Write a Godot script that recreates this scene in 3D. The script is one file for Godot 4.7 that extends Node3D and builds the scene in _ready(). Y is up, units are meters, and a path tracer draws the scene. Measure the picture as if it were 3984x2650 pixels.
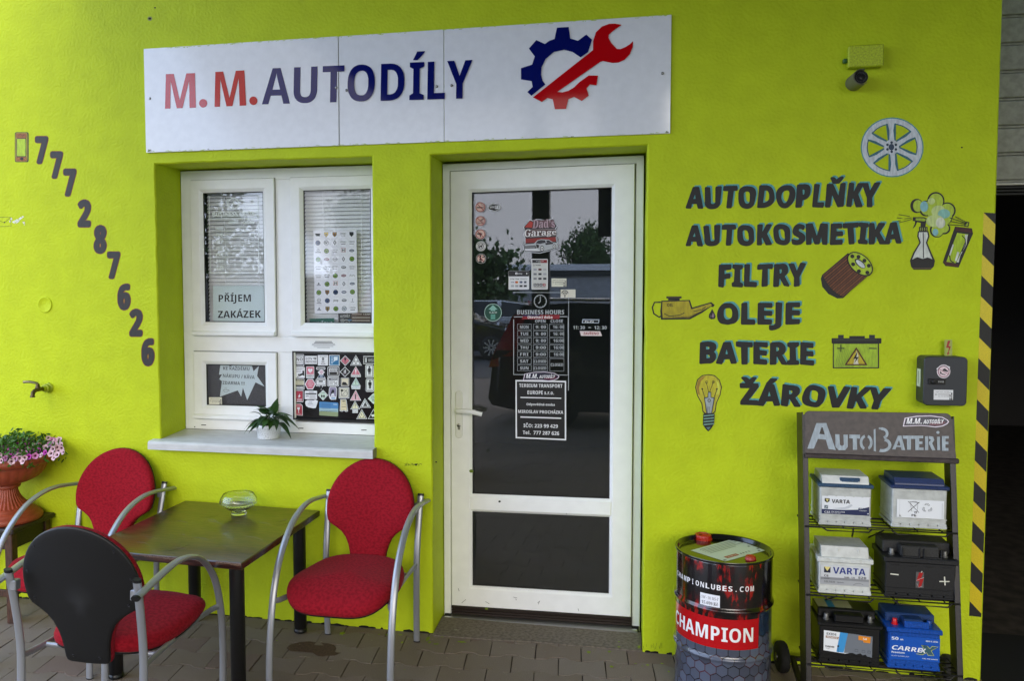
extends Node3D
# A lime green car-parts shop front under a canopy: door, window, sign, wall paintings, cafe table with chairs, oil drum, battery stand.

# ---------- the camera that took the photograph (3984 x 2650 pixels), recovered from the photograph's straight lines
const CF := 3300.0
const CU := -270.74
const CV := -72.09
const CAM_AT := Vector3(0.9157, 1.7929, 4.0461)
const CAM_TURN := Vector3(-0.05558, 0.20971, -0.00372)
var cam_basis := Basis.from_euler(CAM_TURN)

# close-ups in which shapes on flat surfaces were measured: (left, top, enlargement) in photograph pixels
const FA := Vector3(0, 0, 1.568)
const FB := Vector3(500, 50, 1.965)
const FC := Vector3(1600, 0, 2.1436)
const FD := Vector3(3100, 100, 1.742)
const FE := Vector3(2500, 600, 1.4252)
const FG := Vector3(600, 600, 2.24)
const FH := Vector3(600, 1250, 2.6133)
const FI := Vector3(1120, 1360, 5.2278)
const FJ := Vector3(1820, 760, 3.92)
const FK := Vector3(1700, 600, 2.24)
const FL := Vector3(1700, 1250, 2.774)
const FN := Vector3(0, 0, 0.59165)
const FO := Vector3(3400, 1280, 3.733)
const FP := Vector3(1000, 2350, 3.3686)
const FQ := Vector3(1600, 2350, 2.2457)

const GLASS_Z := -0.262      # window panes and door panes
const FRAME_Z := -0.256      # faces of the white frames

func ray(u: float, v: float) -> Vector3:
	return cam_basis * Vector3((u - 1992.0 - CU) / CF, -(v - 1325.0 - CV) / CF, -1.0)

func on_wall(f: Vector3, p: Vector2, z := 0.0) -> Vector3:
	var d := ray(f.x + p.x / f.z, f.y + p.y / f.z)
	return CAM_AT + d * ((z - CAM_AT.z) / d.z)

func on_floor(f: Vector3, p: Vector2, y := 0.0) -> Vector3:
	var d := ray(f.x + p.x / f.z, f.y + p.y / f.z)
	return CAM_AT + d * ((y - CAM_AT.y) / d.y)

func seen_at(p: Vector3) -> Vector2:
	var q := cam_basis.transposed() * (p - CAM_AT)
	return Vector2(1992.0 + CU - CF * q.x / q.z, 1325.0 + CV + CF * q.y / q.z)

# ---------- meshes
class Shape:
	var v := PackedVector3Array()
	var n := PackedVector3Array()
	var c := PackedColorArray()
	var t := PackedVector2Array()
	var col := Color.WHITE
	var tinted := false

	func tint(k: Color) -> Shape:
		col = k.srgb_to_linear()
		tinted = true
		return self

	func tri(a: Vector3, b: Vector3, d: Vector3, na: Vector3, nb: Vector3, nd: Vector3, ta := Vector2.ZERO, tb := Vector2.ZERO, td := Vector2.ZERO) -> void:
		if (d - a).cross(b - a).dot(na + nb + nd) < 0.0:
			v.append_array([a, d, b]); n.append_array([na, nd, nb]); t.append_array([ta, td, tb])
		else:
			v.append_array([a, b, d]); n.append_array([na, nb, nd]); t.append_array([ta, tb, td])
		c.append_array([col, col, col])

	func flat(a: Vector3, b: Vector3, d: Vector3, out: Vector3) -> void:
		var k := (d - a).cross(b - a)
		if k.length_squared() < 1e-18:
			return
		k = k.normalized()
		if k.dot(out) < 0.0:
			k = -k
		tri(a, b, d, k, k, k)

	func quad(a: Vector3, b: Vector3, d: Vector3, e: Vector3, out: Vector3) -> void:
		flat(a, b, d, out)
		flat(a, d, e, out)

	func smooth_quad(p: Array, q: Array) -> void:
		tri(p[0], p[1], p[2], q[0], q[1], q[2])
		tri(p[0], p[2], p[3], q[0], q[2], q[3])

	# a box with cut edges, centred in its frame
	func box(x: Transform3D, size: Vector3, cut := 0.003) -> Shape:
		var h := size * 0.5
		cut = minf(cut, minf(h.x, minf(h.y, h.z)) * 0.9)
		var i := h - Vector3.ONE * cut
		for ax in 3:
			var b := (ax + 1) % 3
			var d := (ax + 2) % 3
			for s in [-1.0, 1.0]:
				var q := []
				for k in [[-1, -1], [1, -1], [1, 1], [-1, 1]]:
					var p := Vector3.ZERO
					p[ax] = s * h[ax]; p[b] = k[0] * i[b]; p[d] = k[1] * i[d]
					q.append(x * p)
				var out := Vector3.ZERO
				out[ax] = s
				quad(q[0], q[1], q[2], q[3], x.basis * out)
			if cut > 0.0:
				for s in [-1.0, 1.0]:
					for r in [-1.0, 1.0]:
						var q := []
						for k in [[-1, 0], [1, 0], [1, 1], [-1, 1]]:
							var p := Vector3.ZERO
							p[ax] = k[0] * i[ax]
							p[b] = s * (h[b] if k[1] == 0 else i[b])
							p[d] = r * (i[d] if k[1] == 0 else h[d])
							q.append(x * p)
						var out := Vector3.ZERO
						out[b] = s; out[d] = r
						quad(q[0], q[1], q[2], q[3], x.basis * out)
		if cut > 0.0:
			for sx in [-1.0, 1.0]:
				for sy in [-1.0, 1.0]:
					for sz in [-1.0, 1.0]:
						var s := Vector3(sx, sy, sz)
						flat(x * Vector3(sx * h.x, sy * i.y, sz * i.z), x * Vector3(sx * i.x, sy * h.y, sz * i.z), x * Vector3(sx * i.x, sy * i.y, sz * h.z), x.basis * s)
		return self

	func slab(a: Vector3, b: Vector3, cut := 0.003) -> Shape:        # a box between two corners
		return box(Transform3D(Basis(), (a + b) * 0.5), (b - a).abs(), cut)

	func bar(a: Vector3, b: Vector3, w: float, h: float, cut := 0.002, up := Vector3.UP) -> Shape:
		var d := (b - a).normalized()
		if absf(d.dot(up)) > 0.99:
			up = Vector3.BACK
		var s := up.cross(d).normalized()
		return box(Transform3D(Basis(s, d.cross(s), d), (a + b) * 0.5), Vector3(w, h, a.distance_to(b)), cut)

	# a pipe along a path; flat_way makes the section oval: ry along it
	func pipe(path: Array, rx: float, segs := 10, ry := -1.0, hint := Vector3.RIGHT, caps := true) -> Shape:
		if ry < 0.0:
			ry = rx
		var rings := []
		var norms := []
		for k in path.size():
			var d: Vector3 = (path[mini(k + 1, path.size() - 1)] - path[maxi(k - 1, 0)]).normalized()
			var s: Vector3 = hint - d * hint.dot(d)
			if s.length() < 0.05:
				s = Vector3.FORWARD - d * Vector3.FORWARD.dot(d)
			s = s.normalized()
			var u := d.cross(s)
			var ring := []
			var norm := []
			for j in segs:
				var a := TAU * j / segs
				ring.append(path[k] + s * cos(a) * rx + u * sin(a) * ry)
				norm.append((s * cos(a) / rx + u * sin(a) / ry).normalized())
			rings.append(ring)
			norms.append(norm)
		for k in path.size() - 1:
			for j in segs:
				var m := (j + 1) % segs
				smooth_quad([rings[k][j], rings[k][m], rings[k + 1][m], rings[k + 1][j]], [norms[k][j], norms[k][m], norms[k + 1][m], norms[k + 1][j]])
		if caps:
			for e in [0, path.size() - 1]:
				var out: Vector3 = (path[0] - path[1]) if e == 0 else (path[e] - path[e - 1])
				for j in segs:
					flat(path[e], rings[e][j], rings[e][(j + 1) % segs], out)
		return self

	# a turned shape: profile of (radius, height); flute(angle, height, radius) may change the radius; sharp edges where two profile points nearly coincide
	func lathe(prof: Array, segs: int, x := Transform3D(), flute = null, a0 := 0.0, a1 := TAU) -> Shape:
		var rows := []
		var len := 0.0
		var ups := []
		for k in prof.size():
			if k > 0:
				len += prof[k].distance_to(prof[k - 1])
			ups.append(len)
			var row := []
			for j in segs + 1:
				var a := lerpf(a0, a1, float(j) / segs)
				var r: float = prof[k].x
				if flute != null:
					r = flute.call(a, prof[k].y, r)
				row.append(Vector3(sin(a) * r, prof[k].y, cos(a) * r))
			rows.append(row)
		for k in prof.size() - 1:
			var d: Vector2 = prof[k + 1] - prof[k]
			if d.length() < 1e-6:
				continue
			for j in segs:
				var q := [rows[k][j], rows[k][j + 1], rows[k + 1][j + 1], rows[k + 1][j]]
				var nn := []
				for e in 4:
					var kk := k if e < 2 else k + 1
					var jj := j if e == 0 or e == 3 else j + 1
					var a := lerpf(a0, a1, float(jj) / segs)
					var g := Vector2(d.y, -d.x).normalized()
					var other := (kk - 1) if e < 2 else (kk + 1)
					if other >= 0 and other < prof.size():
						var d2: Vector2 = (prof[kk] - prof[other]) if e < 2 else (prof[other] - prof[kk])
						if d2.length() > 1e-6 and d2.normalized().dot(d.normalized()) > 0.5:
							g = (g + Vector2(d2.y, -d2.x).normalized()).normalized()
					var m := Vector3(sin(a) * g.x, g.y, cos(a) * g.x)
					if flute != null:
						var r0: float = flute.call(a - 0.01, prof[kk].y, prof[kk].x)
						var r1: float = flute.call(a + 0.01, prof[kk].y, prof[kk].x)
						m = (m - Vector3(cos(a), 0, -sin(a)) * ((r1 - r0) / 0.02 / maxf(prof[kk].x, 0.001)) * g.x).normalized()
					nn.append(x.basis * m)
				for e in 4:
					q[e] = x * q[e]
				var u0 := float(j) / segs
				var u1 := float(j + 1) / segs
				var w0: float = ups[k] / maxf(len, 1e-6)
				var w1: float = ups[k + 1] / maxf(len, 1e-6)
				# the stored normals may look inwards when a profile runs downwards: tri() then keeps the winding to them
				tri(q[0], q[1], q[2], nn[0], nn[1], nn[2], Vector2(u0, w0), Vector2(u1, w0), Vector2(u1, w1))
				tri(q[0], q[2], q[3], nn[0], nn[2], nn[3], Vector2(u0, w0), Vector2(u1, w1), Vector2(u0, w1))
		return self

	func ball(at: Vector3, r: Vector3, segs := 10) -> Shape:
		var prof := []
		for k in segs / 2 + 1:
			var a := PI * (float(k) / (segs / 2) - 0.5)
			prof.append(Vector2(maxf(cos(a), 0.0001), sin(a)))
		return lathe(prof, segs, Transform3D(Basis.from_scale(r), at))

	# a flat outline pushed out from z0 to z1 in its frame
	func plate(pts: PackedVector2Array, z0: float, z1: float, x := Transform3D(), cut := 0.0, back := true) -> Shape:
		var idx := Geometry2D.triangulate_polygon(pts)
		var inner := pts
		if cut > 0.0:
			var o := Geometry2D.offset_polygon(pts, -cut)
			if o.size() == 1 and o[0].size() == pts.size():
				inner = o[0]
				# keep the points paired with the outline's
				var best := 0
				for k in inner.size():
					if inner[k].distance_to(pts[0]) < inner[best].distance_to(pts[0]):
						best = k
				var turned := PackedVector2Array()
				var same := Geometry2D.is_polygon_clockwise(inner) == Geometry2D.is_polygon_clockwise(pts)
				for k in inner.size():
					turned.append(inner[posmod(best + (k if same else -k), inner.size())])
				inner = turned
			else:
				cut = 0.0
		var f := func(p: Vector2, z: float) -> Vector3: return x * Vector3(p.x, p.y, z)
		for k in range(0, idx.size(), 3):
			flat(f.call(inner[idx[k]], z1), f.call(inner[idx[k + 1]], z1), f.call(inner[idx[k + 2]], z1), x.basis * Vector3(0, 0, z1 - z0))
			if back:
				flat(f.call(pts[idx[k]], z0), f.call(pts[idx[k + 1]], z0), f.call(pts[idx[k + 2]], z0), x.basis * Vector3(0, 0, z0 - z1))
		var cw := 1.0 if Geometry2D.is_polygon_clockwise(pts) else -1.0
		var zc := z1 - cut * signf(z1 - z0)
		for k in pts.size():
			var a := pts[k]
			var b := pts[(k + 1) % pts.size()]
			var out := x.basis * (Vector3(-(b.y - a.y), b.x - a.x, 0) * cw)
			quad(f.call(a, z0), f.call(b, z0), f.call(b, zc), f.call(a, zc), out)
			if cut > 0.0:
				quad(f.call(a, zc), f.call(b, zc), f.call(inner[(k + 1) % pts.size()], z1), f.call(inner[k], z1), out + x.basis * Vector3(0, 0, z1 - z0).normalized() * out.length())
		return self

	# a cushion over an outline: rings shrink towards a middle point while they rise; bend() may move every point
	func cushion(outline: Array, mid: Vector2, rings: Array, bend: Callable) -> Shape:
		var pts := []
		for r in rings:
			var row := []
			for p in outline:
				var q: Vector2 = mid + (p - mid) * r.x
				row.append(bend.call(Vector3(q.x, q.y, r.y)))
			pts.append(row)
		var m: int = outline.size()
		var nn := []
		for k in rings.size():
			var row := []
			for j in m:
				var du: Vector3 = pts[k][(j + 1) % m] - pts[k][posmod(j - 1, m)]
				var dv: Vector3 = pts[mini(k + 1, rings.size() - 1)][j] - pts[maxi(k - 1, 0)][j]
				row.append(du.cross(dv).normalized())
			nn.append(row)
		var centre: Vector3 = bend.call(Vector3(mid.x, mid.y, rings[-1].y))
		var top: Vector3 = (bend.call(Vector3(mid.x, mid.y, rings[-1].y + 0.01)) - centre).normalized()
		if nn[-1][0].dot(top) < 0.0:
			for k in nn.size():
				for j in m:
					nn[k][j] = -nn[k][j]
		for k in rings.size() - 1:
			for j in m:
				var i := (j + 1) % m
				smooth_quad([pts[k][j], pts[k][i], pts[k + 1][i], pts[k + 1][j]], [nn[k][j], nn[k][i], nn[k + 1][i], nn[k + 1][j]])
		for j in m:
			var i := (j + 1) % m
			tri(pts[-1][j], pts[-1][i], centre, nn[-1][j], nn[-1][i], top)
		return self

	func mesh(shear := 0.0) -> ArrayMesh:
		var a := []
		a.resize(Mesh.ARRAY_MAX)
		if shear != 0.0:
			for k in v.size():
				v[k].y += shear * v[k].x
		a[Mesh.ARRAY_VERTEX] = v
		a[Mesh.ARRAY_NORMAL] = n
		a[Mesh.ARRAY_TEX_UV] = t
		if tinted:
			a[Mesh.ARRAY_COLOR] = c
		var m := ArrayMesh.new()
		m.add_surface_from_arrays(Mesh.PRIMITIVE_TRIANGLES, a)
		return m

# ---------- flat prints, stickers and brush work: thin coloured shapes laid on a surface, each layer a hair above the last
class Art:
	static var fonts := {}
	static var caps := {}
	static var glyphs := {}

	static func letters(s: String, font: String) -> PackedVector3Array:
		if not fonts.has(font):
			var f := SystemFont.new()
			f.font_names = PackedStringArray(["Droid Serif" if font.begins_with("serif") else "Droid Sans Mono" if font == "mono" else "Droid Sans"])
			f.font_weight = 700 if font.ends_with("bold") else 400
			fonts[font] = f
		var key := font + s
		if not glyphs.has(key):
			var m := TextMesh.new()
			m.font = fonts[font]
			m.text = s
			m.font_size = 48
			m.pixel_size = 0.01
			m.depth = 0.0
			m.curve_step = 2.0
			var a := m.get_mesh_arrays()
			var pts: PackedVector3Array = a[Mesh.ARRAY_VERTEX]
			var idx = a[Mesh.ARRAY_INDEX]
			var flat := PackedVector3Array()
			if idx == null or idx.size() == 0:
				flat = pts
			else:
				for k in idx:
					flat.append(pts[k])
			glyphs[key] = flat
		return glyphs[key]

	var st := Shape.new()
	var map: Callable            # a point in the drawing's own units -> a point in space, lifted by h
	var h := 0.0004
	var step := 0.00018
	var out := Vector3.BACK

	func _init(m: Callable, first := 0.0004) -> void:
		map = m
		h = first

	func put(a: Vector2, b: Vector2, d: Vector2) -> void:
		var p: Vector3 = map.call(a, h)
		var q: Vector3 = map.call(b, h)
		var r: Vector3 = map.call(d, h)
		var k := (r - p).cross(q - p)
		if k.length_squared() < 1e-20:
			return
		var lifted: Vector3 = map.call(a, h + 0.01)
		k = k.normalized()
		if k.dot(lifted - p) < 0.0:
			k = -k
		st.tri(p, q, r, k, k, k)

	func poly(flat: Array, col: Color) -> Art:
		var pts := PackedVector2Array()
		if flat.size() and flat[0] is Vector2:
			pts = PackedVector2Array(flat)
		else:
			for k in range(0, flat.size(), 2):
				pts.append(Vector2(flat[k], flat[k + 1]))
		st.tint(col)
		h += step
		var idx := Geometry2D.triangulate_polygon(pts)
		for k in range(0, idx.size(), 3):
			put(pts[idx[k]], pts[idx[k + 1]], pts[idx[k + 2]])
		return self

	func rect(x0: float, y0: float, x1: float, y1: float, col: Color, r := 0.0) -> Art:
		if r <= 0.0:
			return poly([x0, y0, x1, y0, x1, y1, x0, y1], col)
		var pts := []
		for q in [[x1 - r, y0 + r, -PI / 2], [x1 - r, y1 - r, 0.0], [x0 + r, y1 - r, PI / 2], [x0 + r, y0 + r, PI]]:
			for k in 6:
				var a: float = q[2] + k * PI / 10
				pts.append(Vector2(q[0] + cos(a) * r, q[1] + sin(a) * r))
		return poly(pts, col)

	func disc(x: float, y: float, rx: float, ry: float, col: Color, segs := 26) -> Art:
		var pts := []
		for k in segs:
			pts.append(Vector2(x + cos(TAU * k / segs) * rx, y + sin(TAU * k / segs) * ry))
		return poly(pts, col)

	func ring(x: float, y: float, rx: float, ry: float, w: float, col: Color, a0 := 0.0, a1 := TAU, segs := 36) -> Art:
		st.tint(col)
		h += step
		for k in segs:
			var p := Vector2.from_angle(lerpf(a0, a1, float(k) / segs))
			var q := Vector2.from_angle(lerpf(a0, a1, float(k + 1) / segs))
			var o := Vector2(x, y)
			var i := Vector2(rx - w, ry - w)
			var e := Vector2(rx, ry)
			put(o + p * i, o + p * e, o + q * e)
			put(o + p * i, o + q * e, o + q * i)
		return self

	func line(flat: Array, w: float, col: Color, closed := false) -> Art:
		var pts := []
		for k in range(0, flat.size(), 2):
			pts.append(Vector2(flat[k], flat[k + 1]))
		if closed:
			pts.append(pts[0])
			pts.append(pts[1])
		st.tint(col)
		h += step
		var left := []
		var right := []
		for k in pts.size():
			var d := Vector2.ZERO
			if k > 0:
				d += (pts[k] - pts[k - 1]).normalized()
			if k < pts.size() - 1:
				d += (pts[k + 1] - pts[k]).normalized()
			var s := d.normalized().orthogonal() * w * 0.5
			left.append(pts[k] + s)
			right.append(pts[k] - s)
		for k in pts.size() - 1:
			put(left[k], right[k], right[k + 1])
			put(left[k], right[k + 1], left[k + 1])
		return self

	# a string whose capitals fill the four corners (top left, top right, bottom right, bottom left); stroke() fattens it
	func text(s: String, tl: Vector2, tr: Vector2, br: Vector2, bl: Vector2, col: Color, font := "bold", shift := Vector2.ZERO, wob := 0.0, seed_ := 0) -> Art:
		var pts := letters(s, font)
		if pts.is_empty():
			return self
		if not caps.has(font):
			var lo := 9.0
			var hi := -9.0
			for p in letters("H", font):
				lo = minf(lo, p.y)
				hi = maxf(hi, p.y)
			caps[font] = Vector2(lo, hi)
		var x0 := 1e9
		var x1 := -1e9
		for p in pts:
			x0 = minf(x0, p.x)
			x1 = maxf(x1, p.x)
		var cap: Vector2 = caps[font]
		st.tint(col)
		h += step
		var f := func(p: Vector3) -> Vector2:
			var u := (p.x - x0) / (x1 - x0)
			var w := (p.y - cap.x) / (cap.y - cap.x)
			if wob > 0.0:
				w += wob * (sin(u * 31.0 + seed_) + 0.6 * sin(u * 67.0 + seed_ * 2.3)) * 0.5
				u += wob * 0.1 * sin(w * 5.0 + u * 40.0 + seed_)
			return (bl.lerp(br, u)).lerp(tl.lerp(tr, u), w) + shift
		for k in range(0, pts.size(), 3):
			put(f.call(pts[k]), f.call(pts[k + 1]), f.call(pts[k + 2]))
		return self

	func words(s: String, x0: float, y0: float, x1: float, y1: float, col: Color, font := "bold") -> Art:
		return text(s, Vector2(x0, y0), Vector2(x1, y0), Vector2(x1, y1), Vector2(x0, y1), col, font)

# ---------- materials
var mats := {}

func noise_tex(freq: float, octaves: int, dark: Color, light: Color, seed_: int, kind := FastNoiseLite.TYPE_SIMPLEX_SMOOTH, size := 512, at := 0.12, to := 0.88) -> NoiseTexture2D:
	var f := FastNoiseLite.new()
	f.seed = seed_
	f.noise_type = kind
	f.frequency = freq
	f.fractal_octaves = octaves
	var t := NoiseTexture2D.new()
	t.width = size
	t.height = size
	t.seamless = true
	t.noise = f
	var g := Gradient.new()
	g.offsets = PackedFloat32Array([at, to])
	g.colors = PackedColorArray([dark, light])
	t.color_ramp = g
	return t

func bump_tex(freq: float, octaves: int, strength: float, seed_: int, kind := FastNoiseLite.TYPE_SIMPLEX_SMOOTH, size := 512) -> NoiseTexture2D:
	var t := noise_tex(freq, octaves, Color.BLACK, Color.WHITE, seed_, kind, size)
	t.color_ramp = null
	t.as_normal_map = true
	t.bump_strength = strength
	return t

func grey(k: float) -> Color:
	return Color(k, k, k)

# a plain material: colour as the eye names it (sRGB), roughness; opt: metal, tex, tex_scale, bump, bump_scale, bump_k, vertex, spec, coat
func mat(called: String, col: Color, rough := 0.6, opt := {}) -> StandardMaterial3D:
	if mats.has(called):
		return mats[called]
	var m := StandardMaterial3D.new()
	m.resource_name = called
	m.albedo_color = col
	m.roughness = rough
	m.metallic = opt.get("metal", 0.0)
	m.metallic_specular = opt.get("spec", 0.5)
	if opt.has("tex"):
		m.albedo_texture = opt.tex
	if opt.has("rough_tex"):
		m.roughness_texture = opt.rough_tex
	if opt.has("bump"):
		m.normal_enabled = true
		m.normal_texture = opt.bump
		m.normal_scale = opt.get("bump_k", 1.0)
	if opt.has("scale"):
		m.uv1_triplanar = true
		m.uv1_scale = opt.scale if opt.scale is Vector3 else Vector3.ONE * float(opt.scale)
		m.uv1_triplanar_sharpness = 4.0
		m.uv1_world_triplanar = opt.get("world", false)
	if opt.get("vertex", false):
		m.vertex_color_use_as_albedo = true
	if opt.has("coat"):
		m.clearcoat_enabled = true
		m.clearcoat = opt.coat
		m.clearcoat_roughness = opt.get("coat_rough", 0.05)
	if opt.has("rim"):
		m.rim_enabled = true
		m.rim = opt.rim
		m.rim_tint = 0.6
	if opt.has("cull"):
		m.cull_mode = BaseMaterial3D.CULL_DISABLED
	mats[called] = m
	return m

# ---------- naming
var taken := {}

func numbered(called: String) -> String:
	if not taken.has(called):
		taken[called] = 0
		return called
	taken[called] += 1
	return "%s_%03d" % [called, taken[called]]

func tag(o: Node, label := "", category := "", group := "", kind := "") -> void:
	if label: o.set_meta("label", label)
	if category: o.set_meta("category", category)
	if group: o.set_meta("group", group)
	if kind: o.set_meta("kind", kind)

func thing(called: String, label: String, category: String, at := Vector3.ZERO, turn := 0.0, group := "") -> Node3D:
	var o := Node3D.new()
	o.name = numbered(called)
	add_child(o)
	o.position = at
	o.rotation.y = turn
	tag(o, label, category, group)
	return o

func part(called: String, st, m: Material, parent: Node = self, label := "", shear := 0.0) -> MeshInstance3D:
	var o := MeshInstance3D.new()
	o.name = numbered(called) if parent == self else called
	o.mesh = st.mesh(shear) if st is Shape else st.st.mesh(shear) if st is Art else st
	o.material_override = m
	parent.add_child(o, true)
	if label:
		o.set_meta("label", label)
	return o

func struct(called: String, st, m: Material, label := "") -> MeshInstance3D:
	var o := part(called, st, m)
	tag(o, label, "", "", "structure")
	return o

func at(p: Vector3, turn := Vector3.ZERO) -> Transform3D:
	return Transform3D(Basis.from_euler(turn), p)

func wall_art(f: Vector3, z := 0.0, first := 0.0004) -> Art:
	return Art.new(func(p: Vector2, h: float) -> Vector3:
		var q := on_wall(f, p, z)
		return Vector3(q.x, q.y, z + h), first)

# a print on a flat face: origin at its top left corner, x to the right, y down, in metres
func face_art(o: Vector3, ex: Vector3, ey: Vector3, unit := 1.0, first := 0.0004) -> Art:
	var nn := ey.cross(ex).normalized()
	return Art.new(func(p: Vector2, h: float) -> Vector3: return o + ex * p.x * unit + ey * p.y * unit + nn * h, first)

# ---------- camera, sky, light
func set_up_view() -> void:
	var cam := Camera3D.new()
	cam.name = "camera"
	cam.projection = Camera3D.PROJECTION_FRUSTUM
	cam.keep_aspect = Camera3D.KEEP_WIDTH
	cam.near = 0.05
	cam.far = 600.0
	cam.size = cam.near * 3984.0 / CF
	cam.frustum_offset = Vector2(-CU, CV) * (cam.near / CF)
	cam.position = CAM_AT
	cam.rotation = CAM_TURN
	add_child(cam)

	var cover := noise_tex(0.006, 5, Color(1, 1, 1, 0.0), Color(1, 1, 1, 0.55), 11, FastNoiseLite.TYPE_SIMPLEX_SMOOTH, 1024, 0.4, 0.8)
	cover.height = 512
	var sky_mat := ProceduralSkyMaterial.new()
	sky_mat.sky_top_color = Color(0.49, 0.57, 0.71)
	sky_mat.sky_horizon_color = Color(0.79, 0.84, 0.92)
	sky_mat.sky_curve = 0.25
	sky_mat.ground_horizon_color = Color(0.42, 0.42, 0.42)
	sky_mat.ground_bottom_color = Color(0.25, 0.25, 0.25)
	sky_mat.sky_cover = cover
	sky_mat.sky_cover_modulate = Color(0.5, 0.5, 0.5, 0.5)
	sky_mat.sun_angle_max = 30.0
	var sky := Sky.new()
	sky.sky_material = sky_mat
	var env := Environment.new()
	env.background_mode = Environment.BG_SKY
	env.sky = sky
	env.background_energy_multiplier = 1.25
	env.tonemap_mode = Environment.TONE_MAPPER_LINEAR
	env.tonemap_exposure = EXPOSURE
	env.sdfgi_enabled = true
	env.ssao_enabled = true
	env.ssil_enabled = true
	var we := WorldEnvironment.new()
	we.name = "sky_and_air"
	we.environment = env
	add_child(we)

	var sun := DirectionalLight3D.new()
	sun.name = "sun"
	sun.light_color = Color(1.0, 0.97, 0.93)
	sun.light_energy = 0.16
	sun.light_angular_distance = 40.0
	sun.shadow_enabled = true
	sun.rotation_degrees = Vector3(-27, 12, 0)
	add_child(sun)

const EXPOSURE := 5.7

# ---------- the building
const LIME := Color(0.745, 0.815, 0.10)
const WX0 := -1.473
const WX1 := -0.297
const WY0 := 0.935
const WY1 := 2.376
const DX1 := 1.02
const DY1 := 2.374
const END_X := 2.468

func opening(ax: float, ay: float, bx: float, by: float, grow: float, rng_seed: int, tilt := 0.0) -> PackedVector2Array:
	var f := FastNoiseLite.new()
	f.seed = rng_seed
	f.frequency = 6.0
	var pts := PackedVector2Array()
	var n := 22
	var q := [Vector2(ax, ay), Vector2(bx, ay), Vector2(bx, by), Vector2(ax, by)]
	for s in 4:
		var a: Vector2 = q[s]
		var b: Vector2 = q[(s + 1) % 4]
		var out := (b - a).normalized().orthogonal()
		for k in n:
			var p := a.lerp(b, float(k) / n)
			if k > 0:
				p += out * f.get_noise_2d(p.x, p.y) * 0.004
			p += Vector2(sign(p.x - (ax + bx) / 2), sign(p.y - (ay + by) / 2)) * 0.0
			pts.append(p)
	if grow != 0.0:
		var mid := Vector2(ax + bx, ay + by) / 2
		for k in pts.size():
			var p := pts[k]
			var dx := grow * (-1.0 if k % n == 0 and (k / n == 0 or k / n == 3) else 1.0 if k % n == 0 else 0.0)
			var dy := grow * (-1.0 if k % n == 0 and k / n < 2 else 1.0 if k % n == 0 else 0.0)
			if k % n != 0:
				var s := k / n
				dx = [0.0, grow, 0.0, -grow][s]
				dy = [-grow, 0.0, grow, 0.0][s]
			pts[k] = p + Vector2(dx, dy)
	for k in pts.size():
		if pts[k].y > (ay + by) / 2:
			pts[k].y += tilt * (pts[k].x - ax)
	return pts

func wall_sheet(s: Shape, z: float, out: float, x0: float, x1: float, y0: float, y1: float, cut: float) -> Array:
	var holes := []
	for o in [[WX0, WY0 - 0.05, WX1, WY1, 5, 0.0], [0.0, -0.06, DX1, DY1, 9, 0.012]]:
		var m := 0.05
		var rim := opening(o[0], o[1], o[2], o[3], cut, o[4], o[5])
		var outer := []
		var n := 22
		for k in rim.size():
			var p := rim[k]
			var e := k / n
			var t := float(k % n) / n
			var q := [Vector2(o[0] - m, o[1] - m), Vector2(o[2] + m, o[1] - m), Vector2(o[2] + m, o[3] + m), Vector2(o[0] - m, o[3] + m)]
			outer.append(q[e].lerp(q[(e + 1) % 4], t))
		for k in rim.size():
			var i := (k + 1) % rim.size()
			s.quad(Vector3(rim[k].x, rim[k].y, z), Vector3(rim[i].x, rim[i].y, z), Vector3(outer[i].x, outer[i].y, z), Vector3(outer[k].x, outer[k].y, z), Vector3(0, 0, out))
		holes.append(opening(o[0], o[1], o[2], o[3], 0.0, o[4], o[5]))
	for c in [[x0, WX0 - 0.05, y0, y1], [WX0 - 0.05, WX1 + 0.05, y0, WY0 - 0.10], [WX0 - 0.05, WX1 + 0.05, WY1 + 0.05, y1], [WX1 + 0.05, -0.05, y0, y1], [-0.05, DX1 + 0.05, DY1 + 0.05, y1], [DX1 + 0.05, x1, y0, y1]]:
		s.quad(Vector3(c[0], c[2], z), Vector3(c[1], c[2], z), Vector3(c[1], c[3], z), Vector3(c[0], c[3], z), Vector3(0, 0, out))
	return holes

func frame_ring(s: Shape, x0: float, y0: float, x1: float, y1: float, prof: Array) -> void:
	for k in prof.size() - 1:
		var a: Vector2 = prof[k]
		var b: Vector2 = prof[k + 1]
		var g := Vector2(-(b.y - a.y), b.x - a.x)
		var q := func(p: Vector2, e: int) -> Vector3:
			return [Vector3(x0 + p.x, y0 + p.x, p.y), Vector3(x1 - p.x, y0 + p.x, p.y), Vector3(x1 - p.x, y1 - p.x, p.y), Vector3(x0 + p.x, y1 - p.x, p.y)][e % 4]
		for e in 4:
			var inw: Vector3 = [Vector3.UP, Vector3.LEFT, Vector3.DOWN, Vector3.RIGHT][e]
			s.quad(q.call(a, e), q.call(a, e + 1), q.call(b, e + 1), q.call(b, e), inw * g.x + Vector3(0, 0, g.y))

var wall: Node3D

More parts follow.
